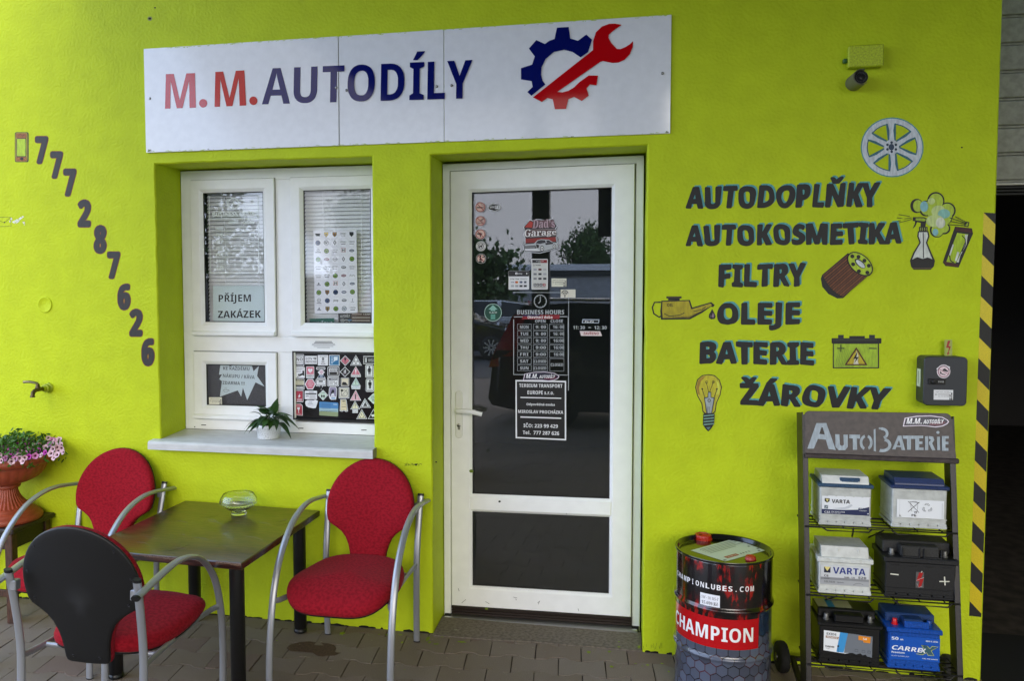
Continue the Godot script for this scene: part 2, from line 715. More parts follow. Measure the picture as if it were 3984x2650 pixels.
func build_wall() -> void:
	var plaster := mat("lime wall paint", Color(1, 1, 1), 0.62, {"tex": noise_tex(0.006, 6, LIME * 0.955, LIME, 3, FastNoiseLite.TYPE_SIMPLEX_SMOOTH, 1024), "bump": bump_tex(0.11, 3, 2.2, 8), "bump_k": 0.4, "scale": 0.9, "spec": 0.35})
	wall = thing("shop_wall", "lime green plastered shop wall with window and door openings and hand painted words", "wall")
	var s := Shape.new()
	var holes := wall_sheet(s, 0.0, 1.0, -7.0, END_X - 0.006, -0.1, 4.5, 0.006)
	for h in holes:
		var o := opening(WX0, WY0 - 0.05, WX1, WY1, 0.006, 5) if h == holes[0] else opening(0.0, -0.06, DX1, DY1, 0.006, 9, 0.012)
		var mid := Vector2.ZERO
		for p in h:
			mid += p / h.size()
		for k in h.size():
			var i: int = (k + 1) % h.size()
			var inw := Vector3(mid.x - h[k].x, mid.y - h[k].y, 0)
			s.quad(Vector3(o[k].x, o[k].y, 0), Vector3(o[i].x, o[i].y, 0), Vector3(h[i].x, h[i].y, -0.006), Vector3(h[k].x, h[k].y, -0.006), inw.normalized() + Vector3.BACK)
			s.quad(Vector3(h[k].x, h[k].y, -0.006), Vector3(h[i].x, h[i].y, -0.006), Vector3(h[i].x, h[i].y, -0.36), Vector3(h[k].x, h[k].y, -0.36), inw)
	# the end beside the garage, and the top
	s.quad(Vector3(END_X - 0.006, -0.1, 0), Vector3(END_X - 0.006, 4.5, 0), Vector3(END_X, 4.5, -0.006), Vector3(END_X, -0.1, -0.006), Vector3(1, 0, 1))
	s.quad(Vector3(END_X, -0.1, -0.006), Vector3(END_X, 4.5, -0.006), Vector3(END_X, 4.5, -0.36), Vector3(END_X, -0.1, -0.36), Vector3.RIGHT)
	s.quad(Vector3(-7, 4.5, 0), Vector3(END_X, 4.5, 0), Vector3(END_X, 4.5, -0.36), Vector3(-7, 4.5, -0.36), Vector3.UP)
	part("plaster", s, plaster, wall)

	# the room behind, dark
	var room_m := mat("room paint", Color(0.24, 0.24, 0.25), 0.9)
	var r := Shape.new()
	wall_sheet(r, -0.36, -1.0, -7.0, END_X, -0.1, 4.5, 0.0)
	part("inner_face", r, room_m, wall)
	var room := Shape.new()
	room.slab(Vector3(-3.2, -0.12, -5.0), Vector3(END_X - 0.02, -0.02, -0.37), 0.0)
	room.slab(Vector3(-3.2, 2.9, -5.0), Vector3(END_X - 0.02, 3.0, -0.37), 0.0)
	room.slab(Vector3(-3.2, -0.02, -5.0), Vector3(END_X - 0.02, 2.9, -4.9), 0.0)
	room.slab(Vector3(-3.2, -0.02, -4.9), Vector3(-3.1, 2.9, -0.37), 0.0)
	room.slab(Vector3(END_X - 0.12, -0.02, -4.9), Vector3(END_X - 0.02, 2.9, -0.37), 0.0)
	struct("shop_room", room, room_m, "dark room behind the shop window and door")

	# frayed foot of the plaster: dark gaps and moss where wall and paving meet
	var rng := RandomNumberGenerator.new()
	rng.seed = 4
	var foot := Art.new(func(p: Vector2, h: float) -> Vector3: return Vector3(p.x, p.y, h), 0.0006)
	for span in [[-2.9, -0.01], [1.03, 2.46]]:
		var x: float = span[0]
		while x < span[1]:
			var w := rng.randf_range(0.012, 0.07)
			var top := rng.randf_range(0.001, 0.012) if rng.randf() < 0.75 else 0.0
			if top > 0.001:
				foot.h = 0.0006
				var k := rng.randf_range(0.03, 0.11)
				foot.poly([x, -0.01, x + w, -0.01, x + w * 0.96, top * rng.randf_range(0.4, 1.0), x + w * 0.6, top, x + w * 0.3, top * rng.randf_range(0.5, 1.0), x + 0.002, top * 0.5], Color(k * 1.15, k * 1.08, k * 0.8))
			x += w * rng.randf_range(0.7, 1.0)
	part("crumbled_foot", foot, mat("dark grit", Color.WHITE, 0.95, {"vertex": true}), wall)
	# scuffs, drips and drill holes that the photograph shows on the paint
	var sc := wall_art(FN)
	for q in [[1085, 1085, 5], [1150, 1155, 3], [1120, 1402, 4], [958, 1070, 3], [1004, 1064, 2], [2214, 339, 2.4], [345, 42, 3.4], [357, 17, 2.2], [530, 1280, 3], [690, 1400, 4]]:
		sc.h = 0.0005
		sc.disc(q[0], q[1], q[2], q[2] * 0.8, Color(0.10, 0.12, 0.03) if q[2] < 3.5 else Color(0.36, 0.43, 0.06), 9)
	sc.h = 0.0006
	sc.ring(345, 42, 5.5, 5.0, 1.6, Color(0.55, 0.57, 0.42), 0, TAU, 14)
	for k in 26:
		var x := rng.randf_range(2480, 2590) if k < 12 else rng.randf_range(1640, 1690)
		sc.h = 0.0005 + k * 0.00001
		sc.line([x * 0.5917, 1485 + rng.randf_range(-6, 6), x * 0.5917 + rng.randf_range(-3, 3), 1490 + rng.randf_range(0, 8)], 0.8, Color(0.47, 0.56, 0.06))
	for k in 30:
		sc.h = 0.0005 + k * 0.00001
		var x := rng.randf_range(930, 968)
		sc.line([x, rng.randf_range(1066, 1073), x + rng.randf_range(1, 5), rng.randf_range(1066, 1073)], 0.6, Color(0.22, 0.27, 0.05))
	part("scuff", sc, mat("scuff", Color.WHITE, 0.8, {"vertex": true}), wall)
	# round blind cover painted over
	var cp := on_wall(Vector3(0, 1100, 3.136), Vector2(550, 268))
	var cov := Shape.new()
	cov.lathe([Vector2(0.044, 0.0), Vector2(0.044, 0.003), Vector2(0.042, 0.005), Vector2(0.037, 0.0055), Vector2(0.0355, 0.004), Vector2(0.0, 0.0045)], 40, at(cp, Vector3(PI / 2, 0, 0)))
	part("round_cover", cov, plaster, wall)

# ---------- everything painted on the wall by hand
func brush() -> StandardMaterial3D:
	return mat("brush paint", Color.WHITE, 0.55, {"vertex": true, "tex": noise_tex(0.03, 4, grey(0.84), grey(1.0), 21), "scale": Vector3(5, 1.2, 5)})

const INK := Color(0.065, 0.065, 0.065)
const TEAL := Color(0.33, 0.66, 0.66)

func painted_word(s: String, q: Array, seed_: int) -> void:
	var a := wall_art(FE)
	a.step = 0.00006
	var tl := Vector2(q[0], q[1])
	var tr := Vector2(q[2], q[3])
	var br := Vector2(q[4], q[5])
	var bl := Vector2(q[6], q[7])
	for k in 9:
		a.text(s, tl, tr, br, bl, TEAL, "bold", Vector2(10.0, -8.5) + Vector2.from_angle(TAU * k / 9) * 5.0, 0.035, seed_)
	for k in 12:
		a.text(s, tl, tr, br, bl, INK, "bold", Vector2.from_angle(TAU * k / 12) * 5.4, 0.035, seed_)
	part("painted_word", a, brush(), wall, "the hand painted black word %s with a teal edge" % s)

func build_paintings() -> void:
	painted_word("AUTODOPLŇKY", [245, 187, 1310, 160, 1298, 286, 240, 298], 1)
	painted_word("AUTOKOSMETIKA", [240, 400, 1434, 382, 1434, 492, 240, 505], 2)
	painted_word("FILTRY", [426, 618, 902, 608, 898, 728, 424, 732], 3)
	painted_word("OLEJE", [418, 832, 870, 826, 866, 938, 418, 942], 4)
	painted_word("BATERIE", [324, 1044, 944, 1050, 944, 1166, 322, 1156], 5)
	painted_word("ŽÁROVKY", [546, 1274, 1372, 1302, 1342, 1412, 546, 1386], 6)
	var p := brush()

	# telephone number going down the left
	var boxes := [["7", 81, 313, 111, 377], ["7", 116, 348, 145, 411], ["7", 146, 388, 176, 452], ["2", 179, 459, 211, 523], ["8", 216, 518, 247, 584], ["7", 247, 579, 277, 642], ["6", 271, 653, 302, 713], ["2", 298, 711, 330, 775], ["6", 326, 779, 357, 842]]
	for b in boxes:
		var a := wall_art(FN)
		a.step = 0.00005
		var tl := Vector2(b[1] + 3, b[2] + 3)
		var tr := Vector2(b[3] - 3, b[2] + 3)
		var br := Vector2(b[3] - 5, b[4] - 3)
		var bl := Vector2(b[1] + 3, b[4] - 3)
		for k in 8:
			a.text(b[0], tl, tr, br, bl, Color(0.62, 0.33, 0.12), "bold", Vector2.from_angle(TAU * k / 8) * 4.0)
		for k in 8:
			a.text(b[0], tl, tr, br, bl, Color(0.19, 0.17, 0.165), "bold", Vector2.from_angle(TAU * k / 8) * 2.8)
		a.text(b[0], tl, tr, br, bl, Color(0.19, 0.17, 0.165))
		part("painted_digit", a, p, wall)

	var a := wall_art(FA)
	a.rect(91, 805, 175, 988, INK, 10).rect(95, 809, 168, 984, Color(0.66, 0.62, 0.10), 8).rect(98, 812, 164, 842, Color(0.60, 0.36, 0.13), 5).rect(98, 955, 164, 982, Color(0.60, 0.36, 0.13), 5)
	a.rect(101, 842, 161, 956, INK, 5).rect(105, 846, 157, 952, Color(0.70, 0.82, 0.10), 3).disc(134, 968, 10, 9, INK).line([112, 824, 126, 818, 138, 828, 152, 820], 3, Color(0.35, 0.15, 0.06)).line([108, 970, 118, 962], 4, Color(0.75, 0.55, 0.1)).line([150, 962, 160, 975], 4, Color(0.75, 0.55, 0.1))
	part("painted_telephone", a, p, wall)
	a = wall_art(FA)
	a.line([-20, 1325, 64, 1325, 68, 1380, -20, 1382], 2.4, INK).line([-20, 1340, 28, 1358, 64, 1327], 2.0, INK).disc(28, 1356, 4, 4, INK)
	part("painted_envelope", a, p, wall)
	a = wall_art(FA)
	for q in [[100, 1345, 18, 8, -0.4], [125, 1332, 16, 9, -0.5], [140, 1322, 8, 6, 0.2], [85, 1355, 14, 7, 0.5], [70, 1335, 7, 9, 0.0], [146, 1358, 9, 8, 0.5], [110, 1352, 20, 6, -0.7], [150, 1370, 4, 4, 0.0], [62, 1350, 5, 8, 0]]:
		var pts := []
		for k in 11:
			pts.append(Vector2(q[0], q[1]) + (Vector2.from_angle(TAU * k / 11) * Vector2(q[2], q[3]) * (0.75 + 0.3 * sin(k * 2.3 + q[0]))).rotated(q[4]))
		a.poly(pts, Color(0.93, 0.94, 0.9))
	part("filler_patch", a, p, wall)

	# alloy wheel
	a = wall_art(FD)
	var white := Color(0.83, 0.86, 0.88)
	a.ring(646, 823, 213, 203, 48, Color(0.36, 0.62, 0.62)).ring(646, 823, 205, 195, 33, white).ring(646, 823, 172, 162, 6, Color(0.20, 0.36, 0.44))
	for k in 6:
		var an := -PI / 2 + k * PI / 3 - 0.05
		var d := Vector2.from_angle(an)
		var s := d.orthogonal()
		var o := Vector2(646, 823)
		var f := Vector2(1.0, 0.95)
		a.poly([o + (d * 30 + s * 26) * f, o + (d * 170 + s * 34) * f, o + (d * 170 - s * 34) * f, o + (d * 30 - s * 26) * f], Color(0.22, 0.45, 0.50))
	for k in 6:
		var an := -PI / 2 + k * PI / 3 - 0.05
		var d := Vector2.from_angle(an)
		var s := d.orthogonal()
		var o := Vector2(646, 823)
		var f := Vector2(1.0, 0.95)
		a.poly([o + (d * 20 + s * 18) * f, o + (d * 120 + s * 13) * f, o + (d * 176 + s * 24) * f, o + (d * 176 - s * 24) * f, o + (d * 120 - s * 13) * f, o + (d * 20 - s * 18) * f], white)
	a.disc(640, 822, 52, 50, white).disc(640, 822, 19, 22, Color(0.18, 0.26, 0.36))
	for k in 6:
		a.disc(641 + 33 * sin(k * PI / 3), 822 - 31 * cos(k * PI / 3), 9, 9, Color(0.16, 0.24, 0.32), 12)
	part("painted_wheel", a, p, wall, "white alloy wheel painted above the words")

	# cloud, spray can and trigger bottle
	a = wall_art(FE)
	var lime2 := Color(0.72, 0.82, 0.22)
	var pale := Color(0.80, 0.87, 0.55)
	for q in [[1520, 286, 36, 40], [1626, 258, 48, 50], [1570, 300, 38, 44], [1690, 312, 46, 46], [1632, 420, 40, 42], [1672, 412, 34, 32], [1650, 340, 70, 62]]:
		a.disc(q[0], q[1], q[2], q[3], INK)
	for q in [[1526, 286, 27, 33], [1626, 260, 40, 43], [1574, 300, 32, 38], [1688, 312, 38, 39], [1634, 422, 33, 35], [1670, 410, 27, 26], [1648, 342, 66, 60]]:
		a.disc(q[0], q[1], q[2], q[3], lime2)
	for q in [[1560, 290, 22, 30, Color(0.55, 0.78, 0.80)], [1640, 318, 40, 34, pale], [1670, 330, 34, 26, Color(0.55, 0.78, 0.72)], [1620, 370, 50, 34, pale], [1600, 260, 20, 18, pale], [1622, 432, 16, 20, Color(0.55, 0.78, 0.80)], [1650, 380, 26, 30, Color(0.88, 0.90, 0.80)]]:
		a.disc(q[0], q[1], q[2], q[3], q[4])
	for q in [[[1418, 334, 1480, 344], 3], [[1408, 352, 1440, 356], 3], [[1450, 358, 1490, 352], 3], [[1420, 380, 1492, 360], 3], [[1412, 372, 1430, 368], 3], [[1545, 330, 1552, 340, 1560, 332], 4]]:
		a.line(q[0], q[1], INK)
	for q in [[1700, 352, 1796, 384], [1704, 372, 1792, 388], [1696, 390, 1790, 396], [1730, 345, 1798, 380]]:
		a.line(q, 4, INK)
	part("painted_cloud", a, p, wall)
	a = wall_art(FE)
	a.poly([1498, 348, 1560, 348, 1590, 362, 1572, 376, 1568, 402, 1540, 402, 1542, 380, 1522, 376, 1512, 400, 1496, 414, 1510, 384, 1510, 372, 1498, 370], INK).poly([1514, 354, 1556, 354, 1576, 362, 1562, 372, 1514, 366], Color(0.62, 0.72, 0.14))
	a.rect(1532, 402, 1580, 426, INK).line([1540, 406, 1540, 424], 3, Color(0.7, 0.75, 0.4)).line([1550, 406, 1550, 424], 3, Color(0.7, 0.75, 0.4)).line([1562, 406, 1562, 424], 3, Color(0.7, 0.75, 0.4)).line([1572, 406, 1572, 424], 3, Color(0.7, 0.75, 0.4))
	a.poly([1526, 426, 1584, 426, 1590, 455, 1578, 490, 1600, 545, 1620, 590, 1614, 622, 1596, 640, 1502, 640, 1488, 622, 1482, 590, 1500, 545, 1534, 490, 1522, 455], INK)
	a.poly([1532, 432, 1578, 432, 1582, 455, 1570, 490, 1590, 545, 1606, 582, 1580, 572, 1552, 580, 1522, 570, 1494, 584, 1510, 545, 1542, 490, 1530, 455], Color(0.86, 0.88, 0.84)).line([1555, 434, 1557, 575], 5, INK).line([1497, 632, 1602, 632], 4, Color(0.42, 0.33, 0.22))
	part("painted_bottle", a, p, wall, "trigger bottle painted beside the cloud")
	a = wall_art(FE)
	a.poly([1732, 400, 1826, 410, 1832, 440, 1752, 628, 1680, 620, 1664, 600], INK).poly([1744, 436, 1806, 444, 1736, 604, 1684, 596], Color(0.70, 0.82, 0.13)).poly([1736, 404, 1822, 412, 1828, 436, 1734, 424], Color(0.27, 0.07, 0.05)).poly([1790, 372, 1812, 376, 1806, 404, 1782, 400], INK).poly([1794, 378, 1806, 380, 1802, 398, 1788, 396], Color(0.66, 0.75, 0.18))
	a.poly([1786, 446, 1802, 446, 1796, 500, 1762, 560, 1752, 600, 1740, 598, 1768, 540, 1790, 490], Color(0.86, 0.88, 0.82)).line([1770, 450, 1788, 470, 1790, 500, 1770, 540], 5, INK).line([1726, 470, 1700, 550, 1706, 590, 1724, 600], 6, INK).line([1722, 500, 1702, 560], 8, Color(0.88, 0.9, 0.85)).poly([1668, 592, 1750, 612, 1748, 624, 1682, 618], Color(0.30, 0.10, 0.06)).poly([1744, 540, 1756, 545, 1740, 590, 1730, 592], Color(0.88, 0.9, 0.85))
	part("painted_can", a, p, wall, "spray can painted beside the cloud")

	# oil filter
	a = wall_art(FE)
	var corner := [Vector2(1138, 548), Vector2(1268, 640), Vector2(1262, 672), Vector2(1232, 682), Vector2(1112, 798), Vector2(1080, 800), Vector2(1030, 775), Vector2(996, 735), Vector2(988, 690), Vector2(996, 668)]
	a.poly(corner, INK)
	for k in 13:
		var t := k / 12.0
		var a0 := Vector2(1140, 560).lerp(Vector2(1236, 676), t)
		var b0 := Vector2(1000, 676).lerp(Vector2(1104, 788), t) + Vector2(-6, 12) * sin(t * PI)
		a.line([a0.x, a0.y, b0.x, b0.y], 9, Color(0.48, 0.26, 0.13) if k % 2 else Color(0.40, 0.21, 0.10))
		a.line([a0.x + 5, a0.y + 4, b0.x + 5, b0.y + 4], 2.5, Color(0.16, 0.08, 0.05))
	var tilt := 0.72
	var ell := func(cx: float, cy: float, rx: float, ry: float) -> Array:
		var pts := []
		for k in 26:
			pts.append(Vector2(cx, cy) + (Vector2.from_angle(TAU * k / 26) * Vector2(rx, ry)).rotated(tilt))
		return pts
	a.poly(ell.call(1204, 608, 84, 52), INK).poly(ell.call(1204, 608, 77, 46), Color(0.72, 0.82, 0.16)).poly(ell.call(1204, 606, 36, 17), INK).poly(ell.call(1206, 608, 31, 12), Color(0.84, 0.87, 0.86))
	for q in [[1161, 566], [1195, 569], [1228, 590], [1252, 618], [1244, 656], [1197, 649], [1165, 610]]:
		a.disc(q[0], q[1], 11, 11, INK, 14)
	part("painted_filter", a, p, wall, "brown pleated oil filter painted on the wall")

	# oil can and drop
	a = wall_art(FE)
	a.poly([104, 812, 262, 808, 276, 850, 380, 820, 400, 836, 392, 848, 378, 846, 330, 880, 262, 916, 102, 918, 98, 870], INK).poly([110, 818, 256, 814, 270, 860, 376, 828, 386, 838, 322, 872, 258, 906, 112, 908, 108, 868], Color(0.72, 0.66, 0.10))
	a.line([102, 820, 66, 822, 54, 850, 62, 884, 92, 904, 102, 898], 8, INK).rect(132, 788, 216, 800, INK).rect(142, 798, 206, 810, INK).rect(138, 791, 210, 796, Color(0.35, 0.33, 0.12)).words("OIL", 136, 828, 170, 845, INK, "bold").line([120, 884, 148, 898, 206, 892, 232, 880], 4, INK).line([282, 872, 330, 862, 350, 846], 4, INK).poly([112, 900, 258, 898, 318, 872, 258, 908], Color(0.55, 0.48, 0.07))
	part("painted_oil_can", a, p, wall)
	a = wall_art(FE)
	a.poly([386, 858, 400, 886, 406, 900, 398, 914, 380, 916, 367, 906, 368, 890], INK).poly([390, 878, 398, 896, 392, 908, 382, 900], Color(0.62, 0.50, 0.58)).line([376, 892, 378, 906], 3, Color(0.45, 0.40, 0.40))
	part("painted_drop", a, p, wall)

	# car battery
	a = wall_art(FE)
	a.rect(1048, 1020, 1324, 1050, INK, 4).rect(1084, 1002, 1115, 1022, Color(0.12, 0.16, 0.17)).rect(1256, 1002, 1288, 1022, Color(0.12, 0.16, 0.17)).rect(1146, 1008, 1232, 1022, INK).rect(1054, 1048, 1311, 1188, INK).rect(1060, 1052, 1304, 1182, Color(0.66, 0.78, 0.16)).rect(1056, 1024, 1300, 1034, Color(0.17, 0.20, 0.18))
	for k in 12:
		a.line([1064 + k * 9, 1180, 1064 + k * 9 + 34, 1060 + k * 5], 2.0, Color(0.50, 0.62, 0.20))
	a.line([1078, 1076, 1118, 1076], 7, Color(0.3, 0.36, 0.13)).line([1098, 1056, 1098, 1096], 7, Color(0.3, 0.36, 0.13)).line([1254, 1076, 1296, 1077], 7, Color(0.3, 0.36, 0.13))
	a.poly([1184, 1070, 1246, 1170, 1118, 1170], Color(0.33, 0.15, 0.05)).poly([1184, 1084, 1232, 1163, 1132, 1163], Color(0.78, 0.70, 0.12)).poly([1186, 1090, 1196, 1120, 1192, 1150, 1198, 1164, 1168, 1164, 1174, 1130], Color(0.88, 0.86, 0.76)).poly([1190, 1092, 1166, 1136, 1182, 1134, 1172, 1160, 1198, 1124, 1184, 1126], INK)
	part("painted_battery", a, p, wall)

	# light bulb
	a = wall_art(FE)
	a.poly([365, 1220, 400, 1226, 428, 1252, 440, 1292, 432, 1336, 412, 1378, 404, 1430, 392, 1442, 344, 1442, 332, 1428, 326, 1384, 302, 1340, 291, 1294, 302, 1250, 330, 1226], Color(0.17, 0.15, 0.06)).poly([365, 1225, 398, 1231, 424, 1255, 435, 1292, 427, 1335, 407, 1378, 399, 1426, 388, 1436, 348, 1436, 337, 1424, 331, 1382, 307, 1338, 296, 1294, 307, 1253, 332, 1231], Color(0.80, 0.76, 0.16)).poly([330, 1236, 352, 1230, 322, 1262, 312, 1300, 318, 1336, 306, 1330, 298, 1294, 308, 1256], Color(0.66, 0.52, 0.16)).poly([405, 1250, 424, 1270, 430, 1300, 420, 1336, 408, 1330, 416, 1290], Color(0.86, 0.88, 0.30))
	a.line([352, 1262, 366, 1318, 368, 1340], 3, INK).line([394, 1260, 372, 1318, 370, 1340], 3, INK).ring(355, 1264, 7, 9, 2.4, INK, 0, TAU, 12).ring(392, 1264, 7, 9, 2.4, INK, 0, TAU, 12).line([330, 1300, 342, 1342, 352, 1368], 3, INK).line([414, 1300, 400, 1340, 390, 1366], 3, INK).disc(331, 1302, 5, 5, INK, 10).disc(412, 1302, 5, 5, INK, 10)
	a.poly([362, 1318, 380, 1318, 380, 1346, 400, 1350, 384, 1440, 354, 1440, 340, 1350, 360, 1346], Color(0.20, 0.22, 0.22)).poly([365, 1322, 377, 1322, 377, 1350, 394, 1354, 380, 1436, 358, 1436, 345, 1354, 364, 1350], Color(0.66, 0.70, 0.70)).ring(369, 1366, 9, 9, 3, INK, 0, TAU, 14).line([362, 1400, 360, 1436], 2, INK).line([372, 1400, 373, 1436], 2, INK)
	a.poly([336, 1440, 400, 1440, 396, 1496, 378, 1524, 364, 1538, 350, 1524, 334, 1500], INK)
	for k in 4:
		a.line([338, 1452 + k * 16, 396, 1446 + k * 16], 7, Color(0.47, 0.64, 0.58))
	a.poly([352, 1514, 378, 1512, 364, 1530], Color(0.4, 0.5, 0.5))
	part("painted_bulb", a, p, wall)
# ---------- the long sign over window and door
func build_sign() -> void:
	var g := mat("sign board", Color(0.90, 0.905, 0.91), 0.09, {"spec": 0.5, "tex": noise_tex(0.02, 5, grey(0.975), grey(1.0), 31), "scale": 1.6})
	var film := mat("sign film", Color.WHITE, 0.06, {"vertex": true, "spec": 0.5})
	var t := thing("shop_sign", "long white three panel sign with a red and blue shop name, gear and spanner", "sign")
	var xs := [-1.5164, -0.4608, 0.0685, 1.1221]
	var zt := [0.012, 0.0095, 0.0095]
	var lean := [0.010, 0.0, 0.0]
	for k in 3:
		var s := Shape.new()
		s.slab(Vector3(xs[k] + 0.0012, 2.4335, 0.001), Vector3(xs[k + 1] - 0.0012, 2.9655, zt[k]), 0.0012)
		part("panel", s, g, t)
	var red := Color(0.72, 0.03, 0.06)
	var blue := Color(0.015, 0.06, 0.36)
	var z := 0.0125
	var a := wall_art(FB, z)
	a.text("M", Vector2(286, 466), Vector2(508, 458), Vector2(516, 723), Vector2(279, 731), red)
	a.disc(571, 689, 31, 33, red)
	a.text("M", Vector2(664, 449), Vector2(886, 437), Vector2(900, 706), Vector2(658, 717), red)
	a.disc(955, 670, 31, 33, red)
	part("red_lettering", a, film, t)
	a = wall_art(Vector3.BACK, z)
	a.text("AUTODÍLY", Vector2(1022, 266), Vector2(1838, 232), Vector2(1836, 381), Vector2(1019, 405), blue)
	part("blue_lettering", a, film, t)
	a = wall_art(FC, z)
	a.poly([1215, 228, 1313, 222, 1326, 318, 1390, 337, 1460, 285, 1508, 328, 1475, 432, 1412, 476, 1345, 430, 1275, 412, 1190, 430, 1120, 490, 1087, 560, 1083, 620, 1095, 670, 1118, 702, 1002, 797, 968, 765, 1013, 722, 1003, 674, 915, 660, 915, 566, 1008, 536, 1030, 468, 981, 402, 1043, 331, 1115, 364, 1150, 338, 1195, 322], blue)
	part("gear_half", a, film, t, "blue upper half of the gear")
	a = wall_art(FC, z)
	a.poly([1015, 810, 1515, 415, 1517, 340, 1540, 265, 1590, 218, 1650, 196, 1700, 194, 1755, 204, 1680, 258, 1648, 288, 1645, 312, 1668, 355, 1715, 405, 1745, 407, 1785, 390, 1825, 365, 1850, 340, 1847, 390, 1822, 450, 1780, 495, 1730, 518, 1680, 522, 1640, 515, 1600, 506, 1575, 514, 1218, 764, 1260, 768, 1310, 755, 1360, 725, 1405, 680, 1480, 627, 1558, 628, 1545, 710, 1490, 702, 1462, 735, 1480, 795, 1422, 840, 1358, 806, 1310, 825, 1292, 905, 1198, 908, 1180, 826, 1135, 815, 1090, 848], red)
	part("spanner", a, film, t, "red spanner and lower half of the gear")
	for q in [[345, 226], [774, 201], [797, 207], [1005, 198], [1039, 196], [1525, 168]]:
		var p := on_wall(FN, Vector2(q[0], q[1]), z)
		var s := Shape.new()
		s.lathe([Vector2(0.0, 0.003), Vector2(0.0035, 0.003), Vector2(0.0062, 0.0012), Vector2(0.0068, 0.0), Vector2(0.0068, -0.002)], 14, at(p, Vector3(PI / 2, 0, 0)))
		part("screw", s, mat("screw steel", Color(0.55, 0.55, 0.53), 0.35, {"metal": 0.9}), t)
	# chipped paint and old lime overpaint along the edges
	var rng := RandomNumberGenerator.new()
	rng.seed = 12
	a = Art.new(func(p: Vector2, h: float) -> Vector3: return Vector3(p.x, p.y, z - 0.0004 + h), 0.0002)
	for k in 150:
		var x := rng.randf_range(-1.51, 1.11)
		var up := rng.randf() < 0.6
		var y := (2.9645 - rng.randf() * 0.004) if up else (2.4345 + rng.randf() * 0.004)
		a.h = 0.0002 + 0.000002 * k
		var w := rng.randf_range(0.004, 0.03)
		a.poly([x, y, x + w, y + rng.randf_range(-0.001, 0.001), x + w * 0.7, y + (-0.004 if up else 0.004) * rng.randf(), x + w * 0.2, y + (-0.003 if up else 0.003) * rng.randf()], Color(0.68, 0.76, 0.30))
	for q in [[1.108, 2.437, 0.012], [0.68, 2.432, 0.01], [-1.495, 2.44, 0.016], [-1.16, 2.437, 0.007]]:
		for k in 5:
			a.h += 0.00001
			a.disc(q[0] + rng.randf_range(-0.5, 0.5) * q[2], q[1] + rng.randf_range(0, 0.5) * q[2], q[2] * 0.3, q[2] * 0.2, Color(0.52, 0.55, 0.42), 7)
	part("old_paint", a, mat("scuff", Color.WHITE, 0.8), t).set_meta("kind", "stuff")

# ---------- window
func pvc() -> StandardMaterial3D:
	return mat("white frame plastic", Color(0.955, 0.96, 0.955), 0.28, {"tex": noise_tex(0.012, 5, grey(0.98), grey(1.0), 41), "scale": 1.5, "spec": 0.45})

func glass() -> StandardMaterial3D:
	var m := mat("pane glass", Color(0.5, 0.55, 0.53, 0.012), 0.0, {"spec": 0.72})
	m.transparency = BaseMaterial3D.TRANSPARENCY_ALPHA
	return m

func rubber() -> StandardMaterial3D:
	return mat("black rubber", Color(0.045, 0.045, 0.045), 0.6)

func vinyl() -> StandardMaterial3D:
	return mat("printed vinyl", Color.WHITE, 0.4, {"vertex": true})

func paper() -> StandardMaterial3D:
	return mat("printed paper", Color.WHITE, 0.75, {"vertex": true})

const SASH := [Vector2(0, -0.32), Vector2(0, -0.244), Vector2(0.003, -0.241), Vector2(0.05, -0.241), Vector2(0.054, -0.243), Vector2(0.068, -0.254), Vector2(0.07, -0.257)]

